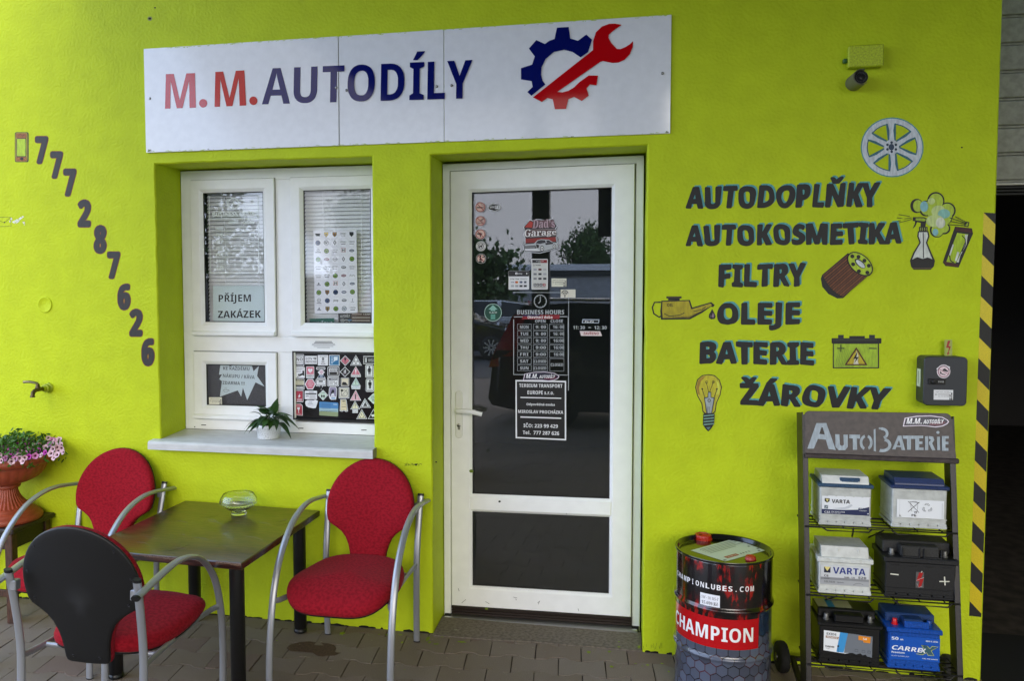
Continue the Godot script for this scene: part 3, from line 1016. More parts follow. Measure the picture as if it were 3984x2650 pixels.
func build_window() -> void:
	var t := thing("shop_window", "white plastic window of four lights with two opening sashes on the left and a stickered pane", "window")
	var w := pvc()
	var s := Shape.new()
	frame_ring(s, WX0 + 0.002, WY0 + 0.003, WX1 - 0.0, WY1 - 0.008, [Vector2(0, -0.35), Vector2(0, FRAME_Z - 0.003), Vector2(0.003, FRAME_Z), Vector2(0.058, FRAME_Z), Vector2(0.062, FRAME_Z - 0.01), Vector2(0.064, -0.35)])
	part("frame", s, w, t)
	s = Shape.new()
	s.slab(Vector3(-0.926, 0.99, -0.34), Vector3(-0.817, 1.3765, FRAME_Z - 0.0012), 0.003)
	s.slab(Vector3(-0.923, 1.462, -0.34), Vector3(-0.82, 2.31, FRAME_Z - 0.0012), 0.003)
	part("mullion", s, w, t)
	s = Shape.new()
	s.slab(Vector3(-1.415, 1.376, -0.34), Vector3(WX1 - 0.003, 1.463, FRAME_Z + 0.0012), 0.003)
	part("transom", s, w, t)
	var sashes := [[-1.408, 1.468, -0.917, 2.315], [-0.826, 1.468, -0.312, 2.315], [-1.409, 1.006, -0.918, 1.3735]]
	for q in sashes:
		s = Shape.new()
		frame_ring(s, q[0], q[1], q[2], q[3], SASH)
		var o := part("sash", s, w, t)
		s = Shape.new()
		frame_ring(s, q[0] + 0.0695, q[1] + 0.0695, q[2] - 0.0695, q[3] - 0.0695, [Vector2(0, -0.2565), Vector2(0.0035, -0.2585), Vector2(0.005, -0.262)])
		part("gasket", s, rubber(), o)
		s = Shape.new()
		s.slab(Vector3(q[0] + 0.06, q[1] + 0.06, GLASS_Z - 0.002), Vector3(q[2] - 0.06, q[3] - 0.06, GLASS_Z + 0.002), 0.0)
		part("pane", s, glass(), o)
		s = Shape.new()
		# the line of the gap round the sash, and the drip bar under it
		s.plate(PackedVector2Array([Vector2(0, 0), Vector2(0.020, 0.0), Vector2(0.022, 0.004), Vector2(0.022, 0.016), Vector2(0.014, 0.023), Vector2(0, 0.024)]), q[0] + 0.004, q[2] - 0.003, Transform3D(Basis(Vector3(0, 0, 1), Vector3.UP, Vector3(1, 0, 0)), Vector3(0, q[1] - 0.002, -0.2415)))
		part("drip_bar", s, w, o)
	# the gaps between sashes and frame are dark
	s = Shape.new()
	for q in sashes:
		frame_ring(s, q[0] - 0.0022, q[1] - 0.0022, q[2] + 0.0022, q[3] + 0.0022, [Vector2(0, FRAME_Z + 0.0005), Vector2(0.0, FRAME_Z + 0.0017), Vector2(0.0035, FRAME_Z + 0.0017), Vector2(0.0035, FRAME_Z + 0.0005)])
	part("seal_line", s, rubber(), t)
	# the fixed light with the stickers
	s = Shape.new()
	frame_ring(s, -0.8305, 1.010, -0.302, 1.384, [Vector2(0, FRAME_Z - 0.001), Vector2(0.0, FRAME_Z + 0.003), Vector2(0.006, FRAME_Z + 0.0025), Vector2(0.010, GLASS_Z - 0.002)])
	part("gasket", s, rubber(), t)
	s = Shape.new()
	s.slab(Vector3(-0.822, 1.016, -0.272), Vector3(-0.31, 1.378, -0.268), 0.0)
	var back := part("backing_sheet", s, mat("black film", Color(0.085, 0.08, 0.085), 0.22, {"tex": noise_tex(0.02, 5, grey(0.5), grey(1.25), 47), "scale": Vector3(1.2, 5, 1.2)}), t)
	build_stickers(back)
	s = Shape.new()
	s.slab(Vector3(-0.82, 1.018, -0.2665), Vector3(-0.312, 1.377, -0.2645), 0.0)
	# drain slots in the bottom rail
	var a := wall_art(FH, FRAME_Z)
	for q in [[478, 1052, 528, 1060], [1465, 1085, 1518, 1094], [2105, 1104, 2160, 1112]]:
		a.h = 0.0004
		a.rect(q[0], q[1], q[2], q[3], Color(0.03, 0.03, 0.03), 3)
	a.disc(412, 1075, 6, 6, Color(0.05, 0.05, 0.05), 10)
	part("drain_slot", a, rubber_print(), t)
	a = wall_art(FH, FRAME_Z + 0.0012)
	a.rect(1585, 192, 1862, 282, Color(0.93, 0.94, 0.94))
	for k in 6:
		var ww: float = [170, 190, 230, 240, 200, 130][k]
		a.h = 0.0008
		a.rect(1722 - ww / 2, 204 + k * 12.5, 1722 + ww / 2, 204 + k * 12.5 + (7.0 if k < 2 else 4.5), Color(0.28, 0.28, 0.3) if k < 2 else Color(0.5, 0.5, 0.52))
	part("notice_label", a, vinyl(), t, "small white printed notice stuck on the crossbar")

	# lettering on the upper left pane
	a = wall_art(FG, GLASS_Z + 0.002)
	var wh := Color(0.86, 0.90, 0.88)
	a.line([478, 366, 905, 360, 912, 1036, 492, 1038], 7, wh, true).line([484, 562, 905, 556], 5, wh)
	a.ring(688, 430, 51, 52, 6, wh).line([690, 392, 690, 434, 676, 446], 5, wh)
	for k in 12:
		a.h = 0.0010
		a.disc(688 + 40 * sin(k * TAU / 12), 430 - 41 * cos(k * TAU / 12), 2.5, 2.5, wh, 8)
	a.text("BUSINESS HOURS", Vector2(508, 506), Vector2(900, 500), Vector2(902, 538), Vector2(510, 544), wh)
	a.text("OPEN", Vector2(650, 582), Vector2(730, 580), Vector2(730, 606), Vector2(651, 608), wh).text("CLOSE", Vector2(770, 580), Vector2(870, 578), Vector2(870, 604), Vector2(771, 606), wh)
	var days := ["MON", "TUE", "WED", "THU", "FRI", "SAT", "SUN"]
	for k in 7:
		var y := 620.0 + k * 57.0
		var x := 512.0 + k * 1.6
		a.text(days[k], Vector2(x + 22, y + 12), Vector2(x + 86, y + 11), Vector2(x + 86, y + 38), Vector2(x + 22, y + 39), wh)
		for c in [[x, x + 106], [x + 122, x + 236], [x + 250, x + 360]]:
			a.h = 0.0009
			a.line([c[0], y, c[1], y - 1, c[1], y + 48, c[0], y + 49], 3.2, wh, true)
	part("opening_hours_lettering", a, vinyl(), t, "white opening hours lettering on the upper left pane")

	build_blinds()
	build_notices()

	# the outer sill
	var sl := thing("window_sill", "white weathered projecting sill under the shop window", "window sill")
	s = Shape.new()
	var prof := PackedVector2Array([Vector2(-0.252, 0.938), Vector2(0.050, 0.9275), Vector2(0.060, 0.921), Vector2(0.062, 0.915), Vector2(0.062, 0.884), Vector2(0.050, 0.884), Vector2(0.050, 0.9), Vector2(-0.001, 0.902), Vector2(-0.252, 0.915)])
	s.plate(prof, -1.4712, -0.3005, Transform3D(Basis(Vector3(0, 0, 1), Vector3.UP, Vector3(1, 0, 0)), Vector3.ZERO))
	part("board", s, mat("sill white", Color(0.80, 0.81, 0.80), 0.42, {"tex": noise_tex(0.018, 6, grey(0.93), grey(1.0), 44), "scale": Vector3(1.0, 3.0, 2.5)}), sl)
	s = Shape.new()
	var nose := PackedVector2Array([Vector2(0.002, 0.9295), Vector2(0.050, 0.9275), Vector2(0.060, 0.921), Vector2(0.062, 0.915), Vector2(0.062, 0.884), Vector2(0.050, 0.884), Vector2(0.050, 0.9), Vector2(0.002, 0.902)])
	var xf := Transform3D(Basis(Vector3(0, 0, 1), Vector3.UP, Vector3(1, 0, 0)), Vector3.ZERO)
	s.plate(nose, -1.514, -1.4712, xf)
	part("left_end", s, mat("sill white", Color.WHITE), sl)
	s = Shape.new()
	s.plate(nose, -0.3005, -0.288, xf)
	part("right_end", s, mat("sill white", Color.WHITE), sl)
	s = Shape.new()
	s.slab(Vector3(-0.2875, 0.884, 0.003), Vector3(-0.284, 0.931, 0.064), 0.001)
	part("end_cap", s, mat("sill cap", Color(0.50, 0.50, 0.48), 0.6), sl)

func rubber_print() -> StandardMaterial3D:
	return mat("dark print", Color.WHITE, 0.6, {"vertex": true})

func build_blinds() -> void:
	for b in [[-1.338, -0.957, "venetian blind of pale slats behind the upper left pane"], [-0.765, -0.372, "venetian blind of pale slats behind the upper right pane"]]:
		var t := thing("venetian_blind", b[2], "blind", Vector3(b[0], 1.5, -0.306), 0.0, "venetian blinds in the shop window")
		var slat := Shape.new()
		var wid: float = b[1] - b[0]
		var tilt := 0.92
		for k in 3:
			var f := func(e: float) -> Vector3:
				return Vector3(0, sin(-tilt) * e * 0.0125 + (1.0 - e * e) * 0.0018, cos(tilt) * e * 0.0125)
			var e0 := -1.0 + k * 2.0 / 3.0
			var e1 := e0 + 2.0 / 3.0
			var p: Vector3 = f.call(e0)
			var q: Vector3 = f.call(e1)
			slat.quad(p, q, q + Vector3(wid, 0, 0), p + Vector3(wid, 0, 0), Vector3.UP)
			var d := Vector3(0, -0.0006, 0)
			slat.quad(p + d, q + d, q + d + Vector3(wid, 0, 0), p + d + Vector3(wid, 0, 0), Vector3.DOWN)
		var m := slat.mesh()
		var sm := mat("blind slat", Color(0.93, 0.94, 0.94), 0.4)
		for k in 36:
			var o := MeshInstance3D.new()
			o.name = "slat"
			o.mesh = m
			o.material_override = sm
			o.position = Vector3(0, 0.02 + k * 0.0209, 0)
			o.rotation.z = sin(k * 12.9) * 0.002
			t.add_child(o, true)
		var head := Shape.new()
		head.slab(Vector3(0, 0.765, -0.014), Vector3(wid, 0.795, 0.014), 0.002)
		part("head_rail", head, sm, t)
		for x in [0.105, wid - 0.075]:
			for z in [-0.0115, 0.0115]:
				var s := Shape.new()
				s.slab(Vector3(x - 0.001, 0.01, z - 0.0006), Vector3(x + 0.001, 0.765, z + 0.0006), 0.0)
				part("ladder_cord", s, sm, t)

func sheet(called: String, label: String, cat: String, f: Vector3, z: float, pts: Array, col: Color, draw: Callable, thick := 0.0008, group := "", m: Material = null) -> MeshInstance3D:
	var a := wall_art(f, z, thick)
	a.poly(pts, col)
	# a cut edge all round
	var v := []
	for k in range(0, pts.size(), 2):
		v.append(on_wall(f, Vector2(pts[k], pts[k + 1]), z))
	for k in v.size():
		var i := (k + 1) % v.size()
		var p: Vector3 = v[k]
		var q: Vector3 = v[i]
		a.st.quad(p, q, q + Vector3(0, 0, a.h), p + Vector3(0, 0, a.h), Vector3(q.y - p.y, p.x - q.x, 0))
	draw.call(a)
	var o := part(called, a, m if m else paper())
	tag(o, label, cat, group)
	return o

func build_notices() -> void:
	var ink := Color(0.06, 0.075, 0.07)
	var z := -0.2825
	sheet("paper_notice", "pale paper notice reading PŘÍJEM ZAKÁZEK in the upper left pane", "notice", FG, z, [512, 1148, 965, 1145, 968, 1496, 515, 1498], Color(0.80, 0.86, 0.86), func(a: Art) -> void:
		a.text("PŘÍJEM", Vector2(562, 1226), Vector2(843, 1222), Vector2(844, 1284), Vector2(562, 1286), ink)
		a.text("ZAKÁZEK", Vector2(556, 1366), Vector2(930, 1362), Vector2(931, 1425), Vector2(556, 1427), ink))
	sheet("emblem_poster", "white poster with fifty small car badges in the upper right pane", "poster", FG, z, [1388, 666, 1762, 660, 1773, 1385, 1400, 1388], Color(0.92, 0.92, 0.94), func(a: Art) -> void: emblems(a))
	sheet("open_card", "green card reading OTEVŘENO in the upper right pane", "card", FG, z, [1352, 1432, 1570, 1428, 1572, 1502, 1352, 1504], Color(0.10, 0.36, 0.28), func(a: Art) -> void:
		a.line([1356, 1436, 1566, 1432, 1568, 1498, 1356, 1500], 2, Color(0.7, 0.8, 0.76), true)
		a.text("OTEVŘENO", Vector2(1364, 1462), Vector2(1556, 1460), Vector2(1557, 1488), Vector2(1364, 1491), Color(0.90, 0.94, 0.92)))
	sheet("workshop_card", "brown printed card with a turbo drawing low in the upper right pane", "card", FG, z, [1604, 1386, 1900, 1380, 1902, 1500, 1608, 1503], Color(0.30, 0.25, 0.21), func(a: Art) -> void:
		for k in 7:
			a.h = 0.0014
			a.rect(1720, 1392 + k * 15, 1900, 1396 + k * 15, Color(0.42, 0.34, 0.27))
		a.rect(1612, 1392, 1716, 1500, Color(0.20, 0.20, 0.20))
		a.text("AUTODÍLY", Vector2(1622, 1402), Vector2(1706, 1398), Vector2(1706, 1420), Vector2(1622, 1424), Color(0.75, 0.75, 0.72))
		a.disc(1672, 1466, 36, 28, Color(0.55, 0.55, 0.52)).disc(1676, 1468, 22, 18, Color(0.18, 0.18, 0.18)).disc(1678, 1468, 12, 10, Color(0.62, 0.58, 0.5)).rect(1690, 1440, 1722, 1452, Color(0.35, 0.48, 0.58)).poly([1620, 1440, 1650, 1430, 1660, 1448, 1630, 1470], Color(0.52, 0.52, 0.5))
		a.text("1.4.2026", Vector2(1822, 1388), Vector2(1886, 1386), Vector2(1886, 1400), Vector2(1822, 1402), Color(0.86, 0.84, 0.8))
		for k in 4:
			a.h = 0.0024
			a.rect(1726, [1392, 1420, 1446, 1482][k], [1810, 1884, 1880, 1884][k], [1398, 1428, 1454, 1489][k], Color(0.72, 0.68, 0.62)))
	# the coffee notice: a burst of pale paper before a dark card
	var dark := mat("dark card", Color(0.13, 0.125, 0.15), 0.3, {"tex": noise_tex(0.02, 4, grey(0.75), grey(1.1), 52), "scale": 3.0})
	var s := Shape.new()
	s.slab(Vector3(-1.345, 1.05, -0.288), Vector3(-0.950, 1.335, -0.2855), 0.0)
	var o := part("backing_card", s, dark)
	tag(o, "dark card behind the lower left pane carrying a pale starburst", "card")
	var cut := [676, 418, 710, 434, 734, 420, 770, 462, 830, 436, 876, 420, 868, 432, 934, 426, 966, 452, 986, 430, 1010, 510, 1064, 456, 1046, 556, 1120, 664, 1030, 622, 946, 802, 902, 676, 884, 766, 850, 704, 668, 768, 690, 610, 662, 590, 690, 540, 660, 544]
	sheet("coffee_notice", "pale starburst notice offering free coffee in the lower left pane", "notice", FH, -0.284, cut, Color(0.78, 0.84, 0.86), func(a: Art) -> void:
		a.text("KE KAŽDÉMU", Vector2(702, 462), Vector2(970, 468), Vector2(970, 502), Vector2(702, 494), Color(0.30, 0.34, 0.36))
		a.text("NÁKUPU / KÁVA", Vector2(700, 536), Vector2(1022, 552), Vector2(1022, 588), Vector2(700, 570), Color(0.30, 0.34, 0.36))
		a.text("ZDARMA !!!", Vector2(696, 608), Vector2(920, 618), Vector2(920, 650), Vector2(696, 642), Color(0.26, 0.30, 0.32))
		a.ring(730, 698, 26, 26, 3, Color(0.30, 0.34, 0.36), 0, PI, 14).line([703, 698, 757, 698], 3, Color(0.30, 0.34, 0.36)).ring(756, 708, 10, 9, 2.5, Color(0.30, 0.34, 0.36), -1.5, 1.6, 8)
		for x in [718, 728, 738]:
			a.line([x, 690, x + 4, 684, x - 1, 678, x + 3, 671], 1.6, Color(0.30, 0.34, 0.36)))
	web_sticker("web_sticker", FH, GLASS_Z + 0.0022, [556, 774, 688, 774, 690, 850, 558, 852], Color(0.86, 0.85, 0.78))

func web_sticker(called: String, f: Vector3, z: float, q: Array, paper_col: Color, put = null) -> Art:
	var a := wall_art(f, z) if put == null else Art.new(put)
	var tl := Vector2(q[0], q[1])
	var tr := Vector2(q[2], q[3])
	var br := Vector2(q[4], q[5])
	var bl := Vector2(q[6], q[7])
	var e := func(u: float, w: float) -> Vector2: return tl.lerp(tr, u).lerp(bl.lerp(br, u), w)
	a.poly([tl, tr, br, bl], paper_col)
	var k := Color(0.16, 0.15, 0.15)
	a.text("www.mm-autodily.cz", e.call(0.10, 0.16), e.call(0.92, 0.16), e.call(0.92, 0.27), e.call(0.10, 0.27), k, "plain")
	a.poly([e.call(0.22, 0.42), e.call(0.82, 0.42), e.call(0.82, 0.47), e.call(0.22, 0.47)], Color(0.45, 0.44, 0.42))
	a.text("tel.: 777 287 626", e.call(0.24, 0.58), e.call(0.78, 0.58), e.call(0.78, 0.69), e.call(0.24, 0.69), k, "plain")
	var c: Vector2 = e.call(0.12, 0.46)
	var r: float = (tr - tl).length() * 0.05
	a.ring(c.x, c.y, r, r, r * 0.25, k, 0, TAU, 12)
	for w in [[0.84, 0.55, 0.92, 0.035], [0.92, 0.36, 0.92, 0.04]]:
		a.poly([e.call(w[0] - w[3] * 0.4, w[1]), e.call(w[0] + w[3] * 0.4, w[1]), e.call(w[0] + w[3] * 0.4, w[2]), e.call(w[0] - w[3] * 0.4, w[2])], k)
		for y in [w[1], w[2]]:
			var d: Vector2 = e.call(w[0], y)
			a.disc(d.x, d.y, r * 0.7, r * 0.9, k, 8)
	if put == null:
		var o := part(called, a, vinyl())
		tag(o, "cream web address sticker in the corner of the lower left pane", "sticker")
	return a

# fifty little badges, five across and ten down, each a simple emblem in its own shape
func emblems(a: Art) -> void:
	var dk := Color(0.09, 0.09, 0.11)
	var md := Color(0.36, 0.37, 0.39)
	var rows := "cssrs/OODrr/lOrHo/OobDO/rrror/rrOoK/tOHDo/OsOoO/AOJoI/TsOOr"
	var y := 0
	for row in rows.split("/"):
		for x in 5:
			var u := x / 4.0
			var w := y / 9.0
			var c := (Vector2(1426, 700).lerp(Vector2(1720, 696), u)).lerp(Vector2(1438, 1350).lerp(Vector2(1730, 1344), u), w)
			a.h = 0.0012
			a.line([c.x - 32, c.y - 32, c.x + 32, c.y - 32, c.x + 32, c.y + 32, c.x - 32, c.y + 32], 1.2, Color(0.80, 0.80, 0.83), true)
			var k := y * 5 + x
			var main: Color = dk if (k * 7) % 3 else md
			match row[x]:
				"c": a.poly([c.x - 24, c.y - 10, c.x + 24, c.y - 10, c.x + 16, c.y + 14, c.x - 16, c.y + 14], md).poly([c.x - 18, c.y - 6, c.x + 18, c.y - 6, c.x, c.y + 10], dk)
				"s":
					var col: Color = [Color(0.80, 0.66, 0.12), Color(0.55, 0.38, 0.14), Color(0.16, 0.13, 0.13), Color(0.55, 0.45, 0.20)][(k * 3 + 1) % 4] if y != 0 else [dk, Color(0.85, 0.72, 0.14), Color(0.62, 0.45, 0.18), dk, Color(0.14, 0.12, 0.12)][x]
					a.poly([c.x - 18, c.y - 20, c.x + 18, c.y - 20, c.x + 18, c.y + 4, c.x, c.y + 24, c.x - 18, c.y + 4], dk).poly([c.x - 15, c.y - 17, c.x + 15, c.y - 17, c.x + 15, c.y + 3, c.x, c.y + 20, c.x - 15, c.y + 3], col).poly([c.x - 5, c.y - 10, c.x + 6, c.y - 8, c.x + 3, c.y + 10, c.x - 6, c.y + 6], dk)
				"r":
					for e in 4:
						a.h = 0.0016
						a.ring(c.x - 18 + e * 12, c.y - 6, 8, 7, 2, md, 0, TAU, 12)
					a.rect(c.x - 20, c.y + 10, c.x + 20, c.y + 15, main)
				"O": a.disc(c.x, c.y, 22, 22, main, 20).disc(c.x, c.y, 18, 18, [Color(0.75, 0.77, 0.8), Color(0.20, 0.28, 0.45), Color(0.85, 0.85, 0.86), Color(0.45, 0.60, 0.16)][k % 4], 20).poly([c.x - 14, c.y - 8, c.x, c.y + 12, c.x + 14, c.y - 8, c.x + 8, c.y - 8, c.x, c.y + 2, c.x - 8, c.y - 8], main)
				"D": a.poly([c.x, c.y - 22, c.x + 14, c.y, c.x, c.y + 22, c.x - 14, c.y], main).poly([c.x, c.y - 12, c.x + 7, c.y, c.x, c.y + 12, c.x - 7, c.y], Color(0.9, 0.9, 0.92))
				"H": a.rect(c.x - 20, c.y - 24, c.x + 20, c.y + 12, Color(0.62, 0.16, 0.18)).rect(c.x - 17, c.y - 21, c.x + 17, c.y + 9, Color(0.9, 0.9, 0.9)).rect(c.x - 11, c.y - 18, c.x - 5, c.y + 7, dk).rect(c.x + 5, c.y - 18, c.x + 11, c.y + 7, dk).rect(c.x - 7, c.y - 8, c.x + 7, c.y - 3, dk)
				"l": a.ring(c.x, c.y - 8, 12, 10, 3, dk, 0, TAU, 14).rect(c.x - 24, c.y + 8, c.x + 24, c.y + 14, dk)
				"o": a.disc(c.x, c.y, 22, 12, [Color(0.45, 0.12, 0.22), dk, Color(0.16, 0.22, 0.36), md][k % 4], 20).rect(c.x - 14, c.y - 3, c.x + 14, c.y + 3, Color(0.86, 0.86, 0.86))
				"b": a.ring(c.x, c.y, 20, 16, 3, dk, 0, TAU, 18).line([c.x - 22, c.y, c.x + 22, c.y], 3, dk)
				"K": a.line([c.x - 22, c.y + 8, c.x - 14, c.y - 8, c.x - 8, c.y + 8, c.x + 2, c.y - 8, c.x + 2, c.y + 8, c.x + 12, c.y - 8, c.x + 22, c.y + 8], 4, dk)
				"t", "T": a.poly([c.x, c.y - 18, c.x + 10, c.y + 2, c.x - 10, c.y + 2], md).rect(c.x - 18, c.y + 6, c.x + 18, c.y + 12, main)
				"A": a.ring(c.x, c.y - 4, 17, 17, 3, dk, 0, TAU, 18).line([c.x - 8, c.y + 10, c.x, c.y - 14, c.x + 8, c.y + 10], 4, dk).rect(c.x - 20, c.y + 18, c.x + 20, c.y + 23, dk)
				"J": a.text("Jeep", Vector2(c.x - 22, c.y - 9), Vector2(c.x + 22, c.y - 9), Vector2(c.x + 22, c.y + 7), Vector2(c.x - 22, c.y + 7), dk)
				"I": a.rect(c.x - 2, c.y - 16, c.x + 2, c.y + 10, md).rect(c.x - 14, c.y + 14, c.x + 14, c.y + 17, md)
		y += 1

# the many little warning stickers on the black pane
func build_stickers(parent: Node3D) -> void:
	var K := Color(0.06, 0.06, 0.065)
	var Wt := Color(0.90, 0.90, 0.91)
	var P := Color(0.80, 0.46, 0.52)
	var R := Color(0.66, 0.20, 0.26)
	var CR := Color(0.88, 0.86, 0.74)
	var GR := Color(0.78, 0.86, 0.80)
	var new := func() -> Art: return wall_art(FI, -0.268)
	var put := func(a: Art, label: String) -> void: part("sticker", a, vinyl(), parent, label)
	var lines := func(a: Art, x0: float, y0: float, x1: float, n: int, dy: float, hh: float, col: Color) -> void:
		for k in n:
			a.h = 0.0013
			var sh := 0.12 * sin(k * 2.1 + x0) * (x1 - x0)
			a.rect(x0 + absf(sh), y0 + k * dy, x1 - absf(sh) * 0.5, y0 + k * dy + hh, col)
	var a: Art = new.call()
	a.rect(150, 98, 330, 348, Wt, 22).rect(162, 108, 320, 336, K, 16).rect(172, 122, 308, 308, Wt, 8).rect(186, 134, 296, 150, Color(0.5, 0.5, 0.5)).words("NO", 178, 168, 300, 230, K).words("STUPID", 180, 244, 298, 262, K, "plain").words("PEOPLE", 180, 272, 298, 294, K, "plain")
	put.call(a, "white and black sticker reading NO STUPID PEOPLE")
	a = new.call()
	a.rect(346, 130, 596, 298, Wt, 8).line([354, 140, 590, 140, 590, 290, 354, 290], 3, Color(0.6, 0.6, 0.6), true).words("CCTV", 368, 168, 496, 212, K).words("PROTECTED", 366, 232, 580, 270, K).poly([515, 172, 578, 168, 582, 190, 560, 196, 562, 214, 552, 214, 548, 192, 520, 190], K)
	put.call(a, "white sticker reading CCTV PROTECTED")
	a = new.call()
	a.rect(610, 114, 818, 326, Wt, 6).words("BEWARE", 650, 132, 790, 154, Color(0.4, 0.4, 0.4)).disc(716, 190, 24, 26, K).disc(706, 190, 6, 7, Wt, 8).disc(726, 190, 6, 7, Wt, 8).rect(704, 214, 728, 226, K).line([684, 234, 748, 270], 8, K).line([748, 234, 684, 270], 8, K).words("HUMOR", 676, 284, 766, 304, K, "serif bold")
	put.call(a, "white sticker with a black skull")
	a = new.call()
	a.rect(838, 112, 1054, 332, Wt, 10).rect(852, 124, 1042, 320, Color(0.13, 0.42, 0.60)).line([862, 134, 1032, 134, 1032, 310, 862, 310], 4, Color(0.75, 0.86, 0.92), true).poly([930, 150, 1016, 146, 1012, 220, 970, 226, 920, 260, 936, 220], Color(0.86, 0.90, 0.93))
	for k in 5:
		a.rect(886, 150 + k * 30, 914, 168 + k * 30, Color(0.80, 0.88, 0.93))
	put.call(a, "blue and white picture sticker")
	for q in [[1168, 228, 106, P, K], [1162, 456, 106, K, P]]:
		a = new.call()
		var x: float = q[0]
		var y: float = q[1]
		var r: float = q[2]
		a.poly([x, y - r, x + r, y, x, y + r, x - r, y], Wt).poly([x, y - r * 0.86, x + r * 0.86, y, x, y + r * 0.86, x - r * 0.86, y], K).poly([x, y - r * 0.76, x + r * 0.76, y, x, y + r * 0.76, x - r * 0.76, y], q[3])
		if q[3] == P:
			a.disc(x, y - 34, 22, 26, K).rect(x - 10, y - 12, x + 10, y + 2, K).line([x - 24, y + 6, x + 24, y + 24], 6, K).rect(x - 20, y + 30, x + 20, y + 38, K)
		else:
			a.rect(x - 22, y - 20, x - 6, y + 22, Wt).disc(x - 14, y - 30, 8, 9, Wt, 10).rect(x + 4, y - 36, x + 20, y + 22, Wt).disc(x + 12, y - 46, 8, 9, Wt, 10).rect(x - 36, y + 28, x + 36, y + 38, Color(0.7, 0.6, 0.65))
		put.call(a, "pink diamond sticker with a skull" if q[3] == P else "black diamond sticker with two figures")
	# triangles: apex x, apex y, left x, base y, right x, outer, border, face, kind
	for q in [[1384, 112, 1268, 326, 1504, Wt, K, Wt, "rays"], [1382, 340, 1280, 520, 1486, Wt, P, P, "big"], [1384, 568, 1288, 740, 1478, Wt, Color(0.45, 0.6, 0.62), GR, "bang"], [1380, 822, 1264, 1038, 1490, Wt, P, Color(0.86, 0.70, 0.74), "man"], [1366, 1044, 1274, 1218, 1468, Wt, K, CR, "bang"], [1568, 994, 1460, 1186, 1690, Wt, K, Wt, "heap"], [1504, 1214, 1394, 1416, 1616, Wt, K, CR, "hands"], [1744, 1208, 1628, 1416, 1850, Wt, K, K, "fist"]]:
		a = new.call()
		var c := Vector2((q[2] + q[4]) / 2.0, (q[1] + q[3] * 2) / 3.0)
		var pts := [Vector2(q[0], q[1]), Vector2(q[4], q[3]), Vector2(q[2], q[3])]
		for e in [[1.0, q[5]], [0.86, q[6]], [0.70, q[7]]]:
			var o := []
			for p in pts:
				o.append(c + (p - c) * float(e[0]))
			if c.x > 1700:
				for p in o.size():
					o[p].x = minf(o[p].x, 1800)
			a.poly(o, e[1])
		match q[8]:
			"rays":
				for k in 3:
					var an := -PI / 2 + PI / 3 + k * TAU / 3
					a.poly([c + Vector2.from_angle(an - 0.45) * 14, c + Vector2.from_angle(an - 0.45) * 42, c + Vector2.from_angle(an + 0.45) * 42, c + Vector2.from_angle(an + 0.45) * 14], K)
			"big": a.poly([c.x - 16, c.y - 62, c.x + 16, c.y - 62, c.x + 10, c.y + 10, c.x - 10, c.y + 10], Wt).rect(c.x - 9, c.y + 20, c.x + 9, c.y + 38, Wt).rect(1284, 524, 1484, 560, Wt).words("DON'T LOSE ME", 1292, 534, 1474, 552, K)
			"bang": a.poly([c.x - 7, c.y - 48, c.x + 7, c.y - 48, c.x + 4, c.y + 8, c.x - 4, c.y + 8], K).disc(c.x, c.y + 20, 7, 7, K, 10)
			"man": a.disc(c.x, c.y - 46, 13, 14, K).poly([c.x - 16, c.y - 28, c.x + 16, c.y - 28, c.x + 10, c.y + 10, c.x + 12, c.y + 44, c.x - 12, c.y + 44, c.x - 10, c.y + 10], K)
			"heap": a.disc(c.x, c.y - 46, 10, 11, K).poly([c.x - 12, c.y - 34, c.x + 12, c.y - 34, c.x + 44, c.y + 34, c.x - 44, c.y + 34], Color(0.25, 0.25, 0.25))
			"hands": a.line([c.x - 3, c.y - 46, c.x, c.y - 4], 10, K).line([c.x - 40, c.y + 6, c.x - 24, c.y + 36], 10, K).line([c.x + 40, c.y + 6, c.x + 24, c.y + 36], 10, K)
			"fist": a.poly([1690, 1330, 1790, 1310, 1798, 1360, 1720, 1372], Wt)
		if q[0] == 1384 and q[1] == 568:
			a.poly([1290, 742, 1480, 742, 1470, 808, 1298, 806], Wt).words("FOOD", 1330, 740, 1440, 758, Color(0.3, 0.55, 0.62)).words("ALLERGY", 1306, 766, 1470, 790, Color(0.3, 0.55, 0.62))
		if q[0] == 1366:
			a.rect(1316, 1218, 1426, 1292, Wt).words("WARNING", 1324, 1228, 1416, 1242, K).words("ALLERGY", 1324, 1260, 1416, 1276, K)
		put.call(a, {"rays": "white triangle sticker with a radiation sign", "big": "pink triangle sticker with a white exclamation mark", "bang": "pale green triangle sticker with an exclamation mark" if q[1] == 568 else "cream triangle sticker with an exclamation mark", "man": "pink triangle sticker with a little black figure", "heap": "black and white triangle sticker with a figure", "hands": "cream triangle sticker with three black strokes", "fist": "black triangle sticker cut off by the wall edge"}[q[8]])
	a = new.call()
	a.poly([1536, 132, 1800, 132, 1800, 298, 1536, 298], Wt).poly([1544, 142, 1800, 142, 1800, 288, 1544, 288], K).line([1800, 152, 1556, 152, 1556, 278, 1800, 278], 4, Wt).rect(1578, 182, 1602, 262, Wt, 6).disc(1590, 174, 10, 11, Wt, 10).words("BEWARE OF", 1634, 192, 1756, 212, Wt).words("THE HUMOR", 1636, 226, 1756, 246, Wt)
	put.call(a, "black sticker reading BEWARE OF THE HUMOR")
	a = new.call()
	a.rect(138, 358, 346, 580, Wt, 16).words("WARNING", 166, 382, 320, 404, K)
	lines.call(a, 160, 420, 280, 3, 16, 6, Color(0.6, 0.6, 0.6))
